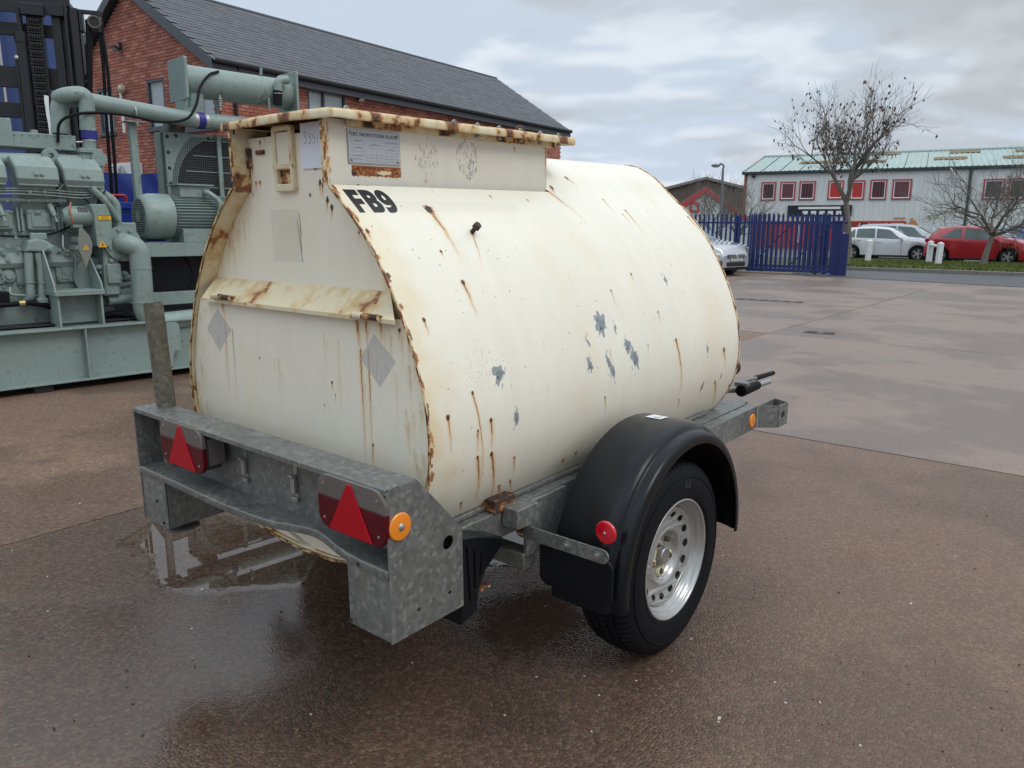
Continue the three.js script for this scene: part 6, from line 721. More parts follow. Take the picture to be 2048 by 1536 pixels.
// ------------------------------------------------------------ forklift mast behind the engine
{
  const dir = ray(150, 450).setY(0).normalize().multiplyScalar(9.6), f = new Frame(dir.x, 0, dir.z, 1.215), t = thing('forklift_mast', 'tall black forklift mast with lift chain and hoses behind the engine', 'forklift'); f.put(t);
  const mp = std([0.010, 0.011, 0.014], 0.38, 0, { bumpMap: fineTex, bumpScale: 0.0006 }), P = (n, g, m = mp, p = t, o) => mesh(n, g, m, p, o), Q = (u, v, z = 0) => f.z(u, v, z), top = Q(150, 18).y;
  const ax = Q(131, 100).x, bx = Q(166, 100).x, cw = bx - ax;
  const col = (x0, s, z0) => [rbox(x0, x0 + s * cw * 0.42, 0.25, top, z0 - 0.16, z0 - 0.12, 0.004), rbox(x0, x0 + s * cw * 0.42, 0.25, top, z0 - 0.0, z0 + 0.03, 0.004), rbox(x0 + s * cw * 0.30, x0 + s * cw * 0.42, 0.25, top, z0 - 0.12, z0, 0.004)];
  const xl = ax - 1.15; P('outer_channel', col(bx - cw * 0.5, 1, 0.02).concat(rbox(bx - cw * 0.02, bx, 0.25, top, -0.14, 0.05, 0.003))); P('outer_channel', col(xl - cw * 0.5, -1, 0.02));
  const it = Q(120, 10).y; P('inner_channel', [rbox(ax - 0.10, ax + cw * 0.45, 0.3, it, -0.10, -0.06, 0.003), rbox(ax - 0.10, ax - 0.02, 0.3, it, -0.06, 0.0, 0.004), rbox(ax + 0.02, ax + 0.05, 0.3, it, -0.06, 0.035, 0.004)]); P('inner_channel', [rbox(xl - 0.2, xl + 0.12, 0.3, it, -0.10, -0.06, 0.003), rbox(xl + 0.0, xl + 0.12, 0.3, it, -0.06, 0.0, 0.004)]);
  for (const [v0, v1, z] of [[-14, 6, 0.02], [47, 72, -0.07], [134, 176, -0.04], [206, 236, -0.09]]) { const a = Q(60, v0, z), b = Q(60, v1, z); P('cross_member', rbox(xl - 0.15, ax + cw * 0.5, b.y, a.y, z - 0.06, z, 0.004)); }
  { const a = Q(60, 10), b = Q(60, 27); P('top_plate', rbox(xl - 0.2, ax + 0.02, a.y - 0.09, a.y + 0.02, 0.021, 0.05, 0.003)); }
  const cy = Q(58, 200, 0.02); P('lift_cylinder', [rod([cy.x, 0.4, 0.03], [cy.x, Q(55, 88).y, 0.03], 0.062, 0.062, 20), rod([cy.x, Q(55, 88).y, 0.03], [cy.x, Q(55, 84).y + 0.08, 0.03], 0.07, 0.07, 20), rod([cy.x, Q(55, 70).y, 0.03], [cy.x, top - 0.05, 0.03], 0.03, 0.03, 16)]);
  P('small_cylinder', rod([Q(40, 160).x, 0.5, 0.04], [Q(40, 160).x, Q(40, 118).y, 0.04], 0.02, 0.02, 12)); P('cylinder_cap', at(new THREE.SphereGeometry(0.03, 10, 8), Q(37, 118).x, Q(37, 118).y, 0.05), M.steel);
  // leaf chain: rows of plates and pins
  const y1 = Q(72, 30).y, y0 = 0.8, x = Q(79, 150, 0.09).x, linkG = mg([...[-3, -1.5, 0, 1.5, 3].map((k) => extX(circ(0, 0, 0.017, 10, 0.03), 0.014 * k - 0.004, 0.014 * k + 0.004)), rod([-0.058, 0.024, 0], [0.058, 0.024, 0], 0.011, 0.011, 8), rod([-0.058, -0.024, 0], [0.058, -0.024, 0], 0.011, 0.011, 8)]); tri(linkG);
  const chainM = std([0.020, 0.019, 0.020], 0.5, 0.3), links = Math.floor((y1 - y0) / 0.075); for (let k = 0; k < links; k++) { const m = new THREE.Mesh(linkG, chainM); m.name = 'chain_link'; m.position.set(x, y0 + k * 0.075, 0.10); t.add(m); }
  P('chain_anchor', rbox(x - 0.10, x + 0.10, y1 - 0.03, y1 + 0.08, 0.05, 0.13, 0.006)); P('chain_back', box(x - 0.07, x + 0.075, y0, y1, 0.052, 0.07), M.dark);
  // hose reel head at the mast's side with its hoses
  const h = Q(190, 45); const hd = P('hose_pulley', [rbox(bx - 0.02, Q(206, 45).x, Q(190, 30).y, Q(190, 22).y, -0.02, 0.02, 0.004), rbox(bx - 0.0, bx + 0.03, Q(190, 66).y, Q(190, 24).y, -0.08, 0.06, 0.004), at(new THREE.CylinderGeometry(0.07, 0.07, 0.09, 24), Q(191, 48).x, Q(191, 48).y, 0.03, Math.PI / 2, 0, 0).scale(1, 1, 1), rbox(Q(197, 45).x, Q(203, 45).x, Q(195, 68).y, Q(195, 32).y, -0.06, 0.08, 0.004)]);
  P('pulley_rim', at(new THREE.TorusGeometry(0.055, 0.01, 8, 28), Q(191, 48).x, Q(191, 48).y, 0.08), std([0.10, 0.085, 0.06], 0.6), hd);
  for (const [u0, u1, u2, r] of [[178, 180, 192, 0.030], [200, 212, 223, 0.017], [205, 222, 233, 0.017]]) P('hose', tube([Q(u0 - 2, 40, 0.03), Q(u0, 70, 0.03), Q(lerp(u0, u1, 0.6), 140, 0.03), Q(u1, 230, 0.02), Q(u2, 380, 0), Q(u2, 460, -0.05), Q(u2 - 6, 520, -0.1)], r, 50, 8), M.rubber);
  P('side_roller', rod([bx, Q(168, 165).y, 0], [bx + 0.05, Q(168, 165).y, 0], 0.04, 0.04, 14)); P('side_rib', rbox(bx, bx + 0.035, 0.3, Q(170, 150).y, -0.10, 0.02, 0.004));
  P('mast_base', [rbox(xl - 0.4, bx + 0.2, 0.12, 0.6, -0.5, -0.16, 0.03)]); for (const xx of [xl, ax]) P('wheel', at(lathe([[0.12, -0.11], [0.27, -0.11], [0.30, -0.07], [0.30, 0.07], [0.27, 0.11], [0.12, 0.11]], 28), xx, 0.30, -0.75, 0, 0, Math.PI / 2), M.rubber);
}
{ // ragged white plastic strip caught beside the mast
  const d = ray(98, 230).setY(0).normalize().multiplyScalar(8.9), f = new Frame(d.x, 0, d.z, 1.2), t = thing('plastic_strip', 'ragged white plastic strip hanging between mast and bent pipe', 'plastic strip'); f.put(t); const Q = (u, v) => f.z(u, v, 0), L0 = [[88, 190], [89, 205], [91, 215], [93, 232], [96, 245], [99, 268]], R0 = [[106, 268], [102, 245], [99, 225], [98, 210], [97, 192]]; mesh('strip', extZ([...L0, ...R0].map(([u, v]) => { const p = Q(u, v); return [p.x, p.y]; }).reverse(), 0, 0.004), M.white, t); }
{ // stacked blue steel containers beyond the forklift
  for (let k = 0; k < 2; k++) {
    const d = ray(15, 450).setY(0).normalize().multiplyScalar(15.4), f = new Frame(d.x, 0, d.z, 1.25), t = thing('blue_container', k ? 'blue steel container stacked on another behind the forklift mast' : 'lower blue steel container under another behind the forklift mast', 'container'); f.put(t); const y0 = k * 2.6, bl = std([0.035, 0.065, 0.19], 0.5), pr = []; for (let i = 0; i <= 40; i++) { const x = -5 + i * 0.15; pr.push([x, i % 4 < 2 ? 0 : -0.04]); } const sh = [...pr, [1, -2.3], [-5, -2.3]]; mesh('corrugated_side', extY(sh.reverse(), y0 + 0.14, y0 + 2.46), bl, t); mesh('top_rail', rbox(-5.02, 1.02, y0 + 2.46, y0 + 2.59, -2.32, 0.02, 0.01), bl, t); mesh('bottom_rail', rbox(-5.02, 1.02, y0, y0 + 0.14, -2.32, 0.02, 0.01), bl, t); mesh('corner_post', rbox(0.86, 1.02, y0 + 0.14, y0 + 2.46, -0.1, 0.025, 0.01), bl, t); mesh('locking_bar', rod([0.2, y0 + 0.2, 0.03], [0.2, y0 + 2.4, 0.03], 0.02), std([0.4, 0.4, 0.4], 0.5), t);
  }
}
{ // blue covered cage and stacked blue crates behind the engine
  const d = ray(270, 450).setY(0).normalize().multiplyScalar(10.4), f = new Frame(d.x, 0, d.z, 1.0), t = thing('covered_cage', 'tall cage under a dark blue fabric cover behind the engine', 'cage'), Q = (u, v) => f.z(u, v, 0); f.put(t);
  const x0 = Q(208, 420).x, x1 = Q(330, 420).x, y1 = Q(270, 346).y, cov = std([0.018, 0.038, 0.24], 0.5), g = new THREE.BoxGeometry(x1 - x0, y1 - 0.18, 0.8, 40, 40, 12).translate((x0 + x1) / 2, (y1 + 0.18) / 2, -0.4), p = g.attributes.position; for (let i = 0; i < p.count; i++) { const X = p.getX(i), Y = p.getY(i), Zz = p.getZ(i), n = fbm(X * 5 + Y * 2, Y * 4 + Zz * 3, 4) - 0.5; p.setXYZ(i, X + n * 0.03, Y + (fbm(X * 3, Zz * 3, 3) - 0.5) * 0.05 * sst(0.5, y1, Y), Zz + n * 0.06); } g.computeVertexNormals(); mesh('fabric_cover', g, cov, t); for (const x of [x0 + 0.1, x1 - 0.1]) mesh('castor', at(new THREE.TorusGeometry(0.07, 0.03, 8, 18), x, 0.10, -0.1), M.rubber, t); mesh('cage_base', rbox(x0 + 0.02, x1 - 0.02, 0.17, 0.21, -0.78, -0.03, 0.004), M.galv, t);
  const d2 = ray(262, 450).setY(0).normalize().multiplyScalar(9.3), f2 = new Frame(d2.x, 0, d2.z, 0.95), R = (u, v) => f2.z(u, v, 0), cx0 = R(224, 430).x, cx1 = R(330, 430).x, bm = std([0.012, 0.06, 0.42], 0.45), top = R(260, 404).y, n = 5, h = top / n;
  for (let k = 0; k < n; k++) { const c = thing('blue_crate', ['blue plastic crate at the bottom of the stack behind the engine', 'second blue plastic crate up in the stack behind the engine', 'middle blue plastic crate in the stack behind the engine', 'perforated blue plastic crate just below the top crate of the stack', 'blue plastic crate topped by a red handle behind the engine'][k], 'crate', 'stacked blue crates'); f2.put(c); const y = k * h, e = 0.03; mesh('crate_wall', [extY(shp([[cx0 + e, 0], [cx1 - e, 0], [cx1 - e, -0.5], [cx0 + e, -0.5]].reverse(), [[[cx0 + e + 0.02, -0.02], [cx1 - e - 0.02, -0.02], [cx1 - e - 0.02, -0.48], [cx0 + e + 0.02, -0.48]]]), y + 0.015, y + h * 0.8)], bm, c); mesh('crate_rim', [rbox(cx0, cx1, y + h * 0.78, y + h - 0.004, -0.01, 0.025, 0.006), rbox(cx0, cx0 + 0.03, y + h * 0.78, y + h - 0.004, -0.52, -0.011, 0.006), rbox(cx1 - 0.03, cx1, y + h * 0.78, y + h - 0.004, -0.52, -0.011, 0.006)], bm, c); const hs = []; for (let a = 0; a < 14; a++) for (let b = 0; b < 4; b++) hs.push(at(new THREE.CylinderGeometry(0.009, 0.009, 0.004, 8), lerp(cx0 + 0.08, cx1 - 0.08, a / 13), y + h * (0.18 + b * 0.16), 0.001, Math.PI / 2)); mesh('crate_holes', hs, std([0.004, 0.012, 0.08], 0.7), c, { kind: 'stuff' }); mesh('crate_floor', box(cx0 + 0.05, cx1 - 0.05, y + 0.002, y + 0.014, -0.48, -0.02), bm, c);
    if (k === n - 1) { const a = R(226, 400), b = R(259, 400); mesh('handle', pipe([[a.x, y + h * 0.9, -0.2], [a.x, y + h + 0.07, -0.2], [b.x, y + h + 0.07, -0.2], [b.x, y + h * 0.9, -0.2]], 0.016, 0.03, 8), std([0.45, 0.012, 0.02], 0.45), c); } }
}
// ------------------------------------------------------------ road, verge and car park beyond the yard
const strip = (near, far, y, ext_ = 60) => { const N = near.map(([u, v]) => atY(u, v, 0)), F = far.map(([u, v]) => atY(u, v, 0)), k = (a, b, d) => a.clone().add(a.clone().sub(b).setLength(d)); const n0 = k(N[0], N[1], ext_), n1 = k(N[1], N[0], ext_), f0 = k(F[0], F[1], ext_), f1 = k(F[1], F[0], ext_); return grid(60, 6, (u, v) => { const a = n0.clone().lerp(n1, u), b = f0.clone().lerp(f1, u), p = a.lerp(b, v); return [p.x, y, p.z]; }); };
const yardEdge = [[1695, 556], [2048, 575]], kerbN = [[1700, 541], [2048, 553.5]], kerbF = [[1700, 539.6], [2048, 551.6]], vergeF = [[1700, 523.5], [2048, 534]], carF = [[1700, 484], [2048, 488]];
const asphT = dataTex(512, 512, (i, j) => { const a = tfbm(i / 512, j / 512, 60, 2), b = tfbm(i / 512, j / 512, 4, 4), k = 0.07 + (a - 0.5) * 0.05 + (b - 0.5) * 0.03; return S([k, k * 1.02, k * 1.06]); }, { srgb: true, size: 3 });
const asph = new THREE.MeshStandardMaterial({ map: asphT, roughness: 0.55, bumpMap: fineTex, bumpScale: 0.002 });
structure('road', strip(yardEdge, kerbN, 0.010), asph); structure('car_park', strip(vergeF, carF, 0.02), asph);
{ const k = strip(kerbN, kerbF, 0.13), N = kerbN.map(([u, v]) => atY(u, v, 0)), d = N[1].clone().sub(N[0]).normalize(), yaw = Math.atan2(d.x, -d.z), f = new Frame(N[0].x, 0, N[0].z, yaw), g = new THREE.Group(); g.name = 'kerb'; g.userData = { kind: 'structure', label: 'grey concrete kerb along the grass verge', category: 'kerb' }; scene.add(g); f.put(g); const km = std([0.20, 0.185, 0.165], 0.75, 0, { bumpMap: fineTex, bumpScale: 0.002 }), kg = rbox(0.005, 0.91, 0, 0.125, -0.16, 0, 0.015); for (let i = -40; i < 30; i++) { const m = new THREE.Mesh(i === -40 ? tri(kg) : g.children[0].geometry, km); m.name = 'kerb_stone'; m.position.set(i * 0.915, (hsh(i, 3) - 0.5) * 0.01, 0); g.add(m); } }
{ const soil = std([0.055, 0.065, 0.022], 0.95); const vs = structure('verge', strip(kerbF, vergeF, 0.10), soil); const r = rng(17), N = kerbF.map(([u, v]) => atY(u, v, 0)), F = vergeF.map(([u, v]) => atY(u, v, 0)), n = 26000, bl = new THREE.BufferGeometry(); bl.setAttribute('position', new THREE.Float32BufferAttribute([-0.012, 0, 0, 0.012, 0, 0, 0.006, 0.09, 0.03], 3)); bl.computeVertexNormals(); bl.setAttribute('uv', new THREE.Float32BufferAttribute(6, 2)); const im = new THREE.InstancedMesh(bl, std([1, 1, 1], 0.8, 0, { side: THREE.DoubleSide }), n), mm = new THREE.Matrix4(), c = new THREE.Color(); for (let i = 0; i < n; i++) { const u = -0.25 + 1.5 * r(), v = 0.02 + 0.96 * r(), p = N[0].clone().lerp(N[1], u).lerp(F[0].clone().lerp(F[1], u), v); mm.compose(V(p.x, 0.10, p.z), new THREE.Quaternion().setFromEuler(new THREE.Euler((r() - .5) * 0.9, r() * 6.28, (r() - .5) * 0.9)), V(1.6, 0.5 + r() * 0.8, 1.6)); im.setMatrixAt(i, mm); const t = r(), w = fbm(p.x * 0.8, p.z * 0.8, 3); im.setColorAt(i, c.setRGB(lerp(0.075, 0.15, t) * (0.7 + 0.6 * w), lerp(0.115, 0.17, t) * (0.7 + 0.6 * w), 0.028)); } im.name = 'grass'; im.userData = { kind: 'stuff', label: 'short green grass on the roadside verge', category: 'grass' }; scene.add(im); }
// channel drains in the yard
for (const [u0, v0, u1, v1, label] of [[1472, 598, 1600, 605, 'long slotted drain channel in the yard near the silver cars'], [1608, 664, 1668, 668, 'short slotted drain channel beside the yard joint']]) { const a = atY(u0, v0, 0), b = atY(u1, v1, 0), d = b.clone().sub(a), f = new Frame(a.x, 0, a.z, Math.atan2(d.x, -d.z)), t = thing('drain_channel', label, 'drain'), n = Math.round(d.length() / 0.22); f.put(t); mesh('channel_frame', rbox(0, d.length(), 0.002, 0.008, -0.1, 0.1, 0.002), std([0.10, 0.09, 0.085], 0.6), t); for (let k = 0; k < n; k++) mesh('slot', rbox(0.03 + k * 0.22, 0.17 + k * 0.22, 0.009, 0.012, -0.08, 0.08, 0.002), M.dark, t); }
// ------------------------------------------------------------ metal clad warehouse across the road
const wp1 = atY(1491, 345, 5.2), wp2 = atY(2048, 330, 5.2), wd = wp2.clone().sub(wp1), wF = new Frame(wp1.x, 0, wp1.z, Math.atan2(wd.x, -wd.z));
const wareh = thing('warehouse', 'grey metal clad warehouse with red windows and pale green roof', 'building'); wF.put(wareh);
{
  const P = (n, g, m, p = wareh, o) => mesh(n, g, m, p, o), EY = 5.2, LEN = 30, clad = new THREE.MeshStandardMaterial({ map: dataTex(512, 512, (i, j) => { const a = tfbm(i / 512, j / 512, 5, 4), b = fbm(i / 14, j / 160, 3), k = 0.92 + (a - 0.5) * 0.2 + (b - 0.5) * 0.14; return S([0.76 * k, 0.785 * k, 0.75 * k]); }, { srgb: true, size: 4 }), roughness: 0.5 });
  const rib = [[0, 0], [0.20, 0], [0.225, 0.035], [0.275, 0.035], [0.30, 0]], pts = []; for (let k = 0; k < 4; k++) for (const [a, b] of rib.slice(0, 4)) pts.push([k * 0.3 + a, b]); const poly = [...pts, [1.2, 0], [1.2, -0.02], [0, -0.02]], sheet = tri(extY(poly.map(([x, z]) => [x, z]).reverse(), 0, EY - 0.05));
  for (let k = 0; k < LEN / 1.2; k++) { const m = new THREE.Mesh(sheet, clad); m.name = 'cladding_sheet'; m.position.set(0.15 + k * 1.2, 0, (hsh(k, 1) - 0.5) * 0.006); m.castShadow = m.receiveShadow = true; wareh.add(m); }
  P('wall', [box(0.1, LEN, 0, EY - 0.02, -14, -0.03)], std([0.3, 0.3, 0.28], 0.8)); P('corner_trim', rbox(-0.05, 0.15, 0, EY - 0.1, -14, 0.05, 0.01), std([0.28, 0.085, 0.055], 0.7));
  // roof
  const zr = -7.2, ry = wF.z(1850, 304, zr).y, dep = -zr, rpts = []; for (let k = 0; k < 24; k++) { const x = -0.15 + k * 1.27; const tt = []; const pr = []; for (let q = 0; q < 4; q++) for (const [a, b] of rib.slice(0, 4)) pr.push([x + (q * 0.3 + a) * 1.0583, b]); rpts.push(pr); }
  const roofT = dataTex(512, 512, (i, j) => { const a = tfbm(i / 512, j / 512, 4, 5), b = fbm(i / 8, j / 120, 3), d = sst(0.55, 0.7, a * 0.6 + b * 0.4), k = 0.9 + (b - 0.5) * 0.4; return S([lerp(0.36, 0.40, d) * k, lerp(0.46, 0.44, d) * k, lerp(0.43, 0.40, d) * k]); }, { srgb: true, size: 5 }), roofM = new THREE.MeshStandardMaterial({ map: roofT, roughness: 0.5 });
  rpts.forEach((pr) => { const n = pr.length; P('roof_sheet', grid(n - 1, 2, (u, v) => { const q = pr[Math.round(u * (n - 1))]; return [q[0], lerp(EY, ry, v) + q[1] + 0.02, lerp(0.15, zr, v)]; }), roofM); });
  P('roof_back', grid(1, 1, (u, v) => [lerp(-0.15, LEN, u), lerp(EY, ry, v), lerp(2 * zr, zr, v)]), roofM); P('gable_wall', extX([[0, EY - 0.1], [zr, ry - 0.05], [2 * zr, EY - 0.1]], 0.0, 0.1), clad); P('ridge_cap', rod([-0.15, ry + 0.06, zr], [LEN, ry + 0.06, zr], 0.12, 0.12, 8), roofM);
  const gutM = std([0.028, 0.042, 0.045], 0.5); P('gutter', rbox(-0.2, LEN, EY - 0.17, EY + 0.02, 0.06, 0.24, 0.03), gutM); P('verge_trim', [grid(1, 1, (u, v) => [-0.18 + u * 0.1, lerp(EY, ry, v) + 0.07, lerp(0.2, zr, v)]), grid(1, 1, (u, v) => [-0.18, lerp(EY, ry, v) + 0.07 - u * 0.25, lerp(0.2, zr, v)])], std([0.36, 0.33, 0.27], 0.6));
  const moss = std([0.19, 0.145, 0.075], 0.9); const rl = (u0, u1, v) => { const onRoof = (u) => { let lo = 0, hi = 1; for (let k = 0; k < 30; k++) { const m = (lo + hi) / 2, p = wF.z(u, v, lerp(0.15, zr, m)); if (p.y > lerp(EY, ry, m)) lo = m; else hi = m; } return [wF.z(u, v, lerp(0.15, zr, lo)).x, lo]; }, a = onRoof(u0), b = onRoof(u1); P('rooflight', grid(12, 3, (u, q) => { const s = clamp(a[1] - 0.08 + 0.16 * q, 0, 0.99); return [lerp(a[0], b[0], u), lerp(EY, ry, s) + 0.062 + (hsh(u * 12 | 0, q * 3 | 0)) * 0.02, lerp(0.15, zr, s)]; }), moss); }; for (const [a, b, v] of [[1868, 1935, 319], [1900, 1962, 306], [2006, 2080, 316], [2032, 2090, 303], [1720, 1770, 325], [1600, 1690, 327], [1745, 1800, 310]]) rl(a, b, v);
  // windows
  const redF = std([0.42, 0.075, 0.085], 0.5), whF = M.white, panes = { d: std([0.055, 0.045, 0.055], 0.12), r: std([0.50, 0.035, 0.03], 0.35), p: std([0.16, 0.06, 0.075], 0.15), g: std([0.06, 0.065, 0.07], 0.1), k: std([0.05, 0.015, 0.018], 0.12) };
  const conv = (x, y) => [1360 + x * 0.3359, 160 + y * 0.3359];
  for (const [x0, x1, y0, y1, c] of [[482, 570, 607, 718, 'd'], [595, 688, 605, 716, 'p'], [708, 806, 602, 716, 'k'], [880, 973, 598, 712, 'r'], [1012, 1100, 597, 714, 'r'], [1130, 1232, 592, 714, 'k'], [1262, 1378, 590, 712, 'p'], [1803, 1932, 588, 712, 'g'], [1953, 2075, 584, 712, 'g']]) {
    const a = wF.z(...conv(x0, (y0 + y1) / 2), 0.06), b = wF.z(...conv(x1, (y0 + y1) / 2), 0.06), yt = wF.z(...conv((x0 + x1) / 2, y0), 0.06).y, yb = wF.z(...conv((x0 + x1) / 2, y1), 0.06).y, w = new THREE.Group(); w.name = 'window'; wareh.add(w); const F = (i, z0, z1, j, m, n) => P(n, ext(shp([[a.x + i, yb + i], [b.x - i, yb + i], [b.x - i, yt - i], [a.x + i, yt - i]], [[[a.x + j, yb + j], [b.x - j, yb + j], [b.x - j, yt - j], [a.x + j, yt - j]]]), z1 - z0).translate(0, 0, z0), m, w); F(0, 0.0, 0.085, 0.10, redF, 'surround'); F(0.10, 0.0, 0.07, 0.15, whF, 'frame'); P('pane', box(a.x + 0.145, b.x - 0.145, yb + 0.145, yt - 0.145, 0.037, 0.045), panes[c], w); if (c !== 'g' && c !== 'r') for (let k = 0; k < 4; k++) { const x = lerp(a.x + 0.25, b.x - 0.25, k / 3); P('curtain_fold', box(x - 0.05, x + 0.03, yb + 0.16, yt - 0.16, 0.0455, 0.049), std([0.12, 0.04, 0.05], 0.6), w); } P('sill', rbox(a.x + 0.1, b.x - 0.1, yb + 0.08, yb + 0.13, 0.07, 0.12, 0.01), whF, w);
  }
  // ground floor frontage with sign
  const R = (x0, y0, x1, y1, z) => { const a = wF.z(...conv(x0, y0), z), b = wF.z(...conv(x1, y1), z); return [a.x, b.x, b.y, a.y]; };
  { const [a, b, , y1] = R(430, 838, 1348, 846, 0.08); P('shopfront_frame', [rbox(a, b, y1 - 0.12, y1, 0.036, 0.12, 0.01), rbox(b - 0.14, b, 0, y1 - 0.12, 0.036, 0.12, 0.01), rbox(a, a + 0.12, 0, y1 - 0.12, 0.036, 0.12, 0.01)], std([0.55, 0.06, 0.035], 0.5)); P('shopfront_wall', box(a + 0.1, b - 0.1, 0, y1 - 0.11, 0.036, 0.06), std([0.30, 0.06, 0.05], 0.7));
    const yb = 0.9, yt = y1 - 0.14, panel = (x0, x1, m, n = 'panel') => { const q = R(x0, 850, x1, 900, 0.09); P(n, rbox(q[0], q[1], 0.5, yt, 0.06, 0.075, 0.004), m); return q; };
    for (const [x0, x1] of [[560, 700], [720, 850], [870, 985], [990, 1062], [1130, 1225]]) { const q = panel(x0, x1, std([0.50, 0.05, 0.06], 0.6), 'blind_panel'); const n = 7; for (let k = 0; k < n; k++) { const x = lerp(q[0], q[1], (k + 0.5) / n); P('blind_slat', box(x - (q[1] - q[0]) / n * 0.22, x + (q[1] - q[0]) / n * 0.22, 0.5, yt, 0.076, 0.082), x0 > 1100 ? M.white : std([0.25, 0.035, 0.04], 0.6)); } P('shop_window_frame', [rbox(q[0] - 0.06, q[0], 0.4, yt, 0.06, 0.11, 0.005), rbox(q[1], q[1] + 0.06, 0.4, yt, 0.06, 0.11, 0.005)], M.white); }
    for (const [x0, x1] of [[1075, 1112], [1238, 1250]]) panel(x0, x1, std([0.16, 0.07, 0.035], 0.7), 'brown_panel'); const q = R(1255, 850, 1335, 915, 0.1); const dr = P('door', rbox(q[0], q[1], 0.02, yt, 0.06, 0.1, 0.01), M.white); P('door_glass', box(q[0] + 0.14, q[1] - 0.14, 1.0, yt - 0.15, 0.1005, 0.106), panes.g, dr); P('door_handle', rbox(q[1] - 0.12, q[1] - 0.09, 0.9, 1.15, 0.1, 0.15, 0.005), M.steel, dr); }
  { const q = R(642, 747, 1020, 810, 0.1), sg = P('fascia_sign', rbox(q[0], q[1], q[2], q[3], 0.04, 0.14, 0.01), std([0.012, 0.014, 0.018], 0.4)); const s = R(705, 756, 955, 768, 0.15); P('sign_bar', rbox(s[0], s[1], s[2], s[3], 0.141, 0.15, 0.003), M.white, sg); for (let k = 0; k < 5; k++) { const g = R(730 + k * 50, 780, 760 + k * 50, 802, 0.15); P('sign_letter', rbox(g[0], g[1], g[2], g[3], 0.141, 0.148, 0.004), M.white, sg); } }
  const org = std([0.55, 0.22, 0.05], 0.6); { const q = R(1270, 818, 1345, 830, 0.06); for (let k = 0; k < 7; k++) P('orange_lettering', rbox(lerp(q[0], q[1], k / 7), lerp(q[0], q[1], (k + 0.75) / 7), q[2], q[3], 0.036, 0.045, 0.003), org); const l = R(1370, 845, 1402, 876, 0.06); P('orange_emblem', [extZ(circ((l[0] + l[1]) / 2, (l[2] + l[3]) / 2, 0.28, 6), 0.036, 0.045), ...[0, 1, 2].map((k) => rbox(l[0], l[0] + 0.15, l[2] + k * 0.22, l[2] + k * 0.22 + 0.12, 0.036, 0.047, 0.003))], org); for (const x of [1485, 1510, 1537]) { const p = wF.z(...conv(x, 818), 0.05); P('yellow_marker', at(new THREE.CylinderGeometry(0.09, 0.09, 0.02, 12), p.x, p.y, 0.045, Math.PI / 2), std([0.50, 0.47, 0.25], 0.6)); } const n = R(1482, 882, 1516, 908, 0.06); P('white_notice', rbox(n[0], n[1], n[2], n[3], 0.036, 0.05, 0.004), std([0.7, 0.72, 0.78], 0.5)); const c = wF.z(...conv(440, 572), 0.1); P('wall_camera', at(new THREE.SphereGeometry(0.13, 12, 8), c.x, c.y, 0.12), M.dark); }
  { const p = wF.z(...conv(1715, 700), 0.12); P('downpipe', rod([p.x, 0, 0.12], [p.x, EY - 0.15, 0.12], 0.075, 0.075, 10), gutM); const q = wF.z(...conv(1610, 525), 0.2), r2 = wF.z(...conv(1655, 590), 0.2); P('overflow_pipe', rod(q, r2, 0.06, 0.06, 8), M.white); }
}
// ------------------------------------------------------------ buildings beyond the fence
{
  const d = ray(1400, 450).setY(0).normalize().multiplyScalar(78), f = new Frame(d.x, 0, d.z, 1.75), t = thing('distant_hall', 'distant low hall with a brown pitched gable behind the street lamp', 'building'); f.put(t); const Q = (u, v) => f.z(u, v, 0), ap = Q(1412, 359), r = Q(1500, 381), sl = (ap.y - r.y) / (r.x - ap.x), w = (r.x - ap.x) * 1.25, ey = ap.y - w * sl, wl = std([0.13, 0.095, 0.078], 0.8), rf = std([0.22, 0.20, 0.18], 0.7);
  mesh('gable_wall', extZ([[ap.x - w, 0], [ap.x + w, 0], [ap.x + w, ey], [ap.x, ap.y], [ap.x - w, ey]], -20, 0), wl, t); for (const s of [-1, 1]) mesh('roof', extZ([[ap.x, ap.y + 0.25], [ap.x + s * (w + 0.4), ey + 0.15], [ap.x + s * (w + 0.4), ey - 0.1], [ap.x, ap.y]], -20, 0.3), rf, t); for (let k = 0; k < 16; k++) { const x = lerp(ap.x - w + 0.3, ap.x + w - 0.3, k / 15); mesh('cladding_rib', box(x - 0.08, x + 0.08, 0, ap.y - Math.abs(x - ap.x) * sl - 0.2, 0.002, 0.08), wl, t); }
}
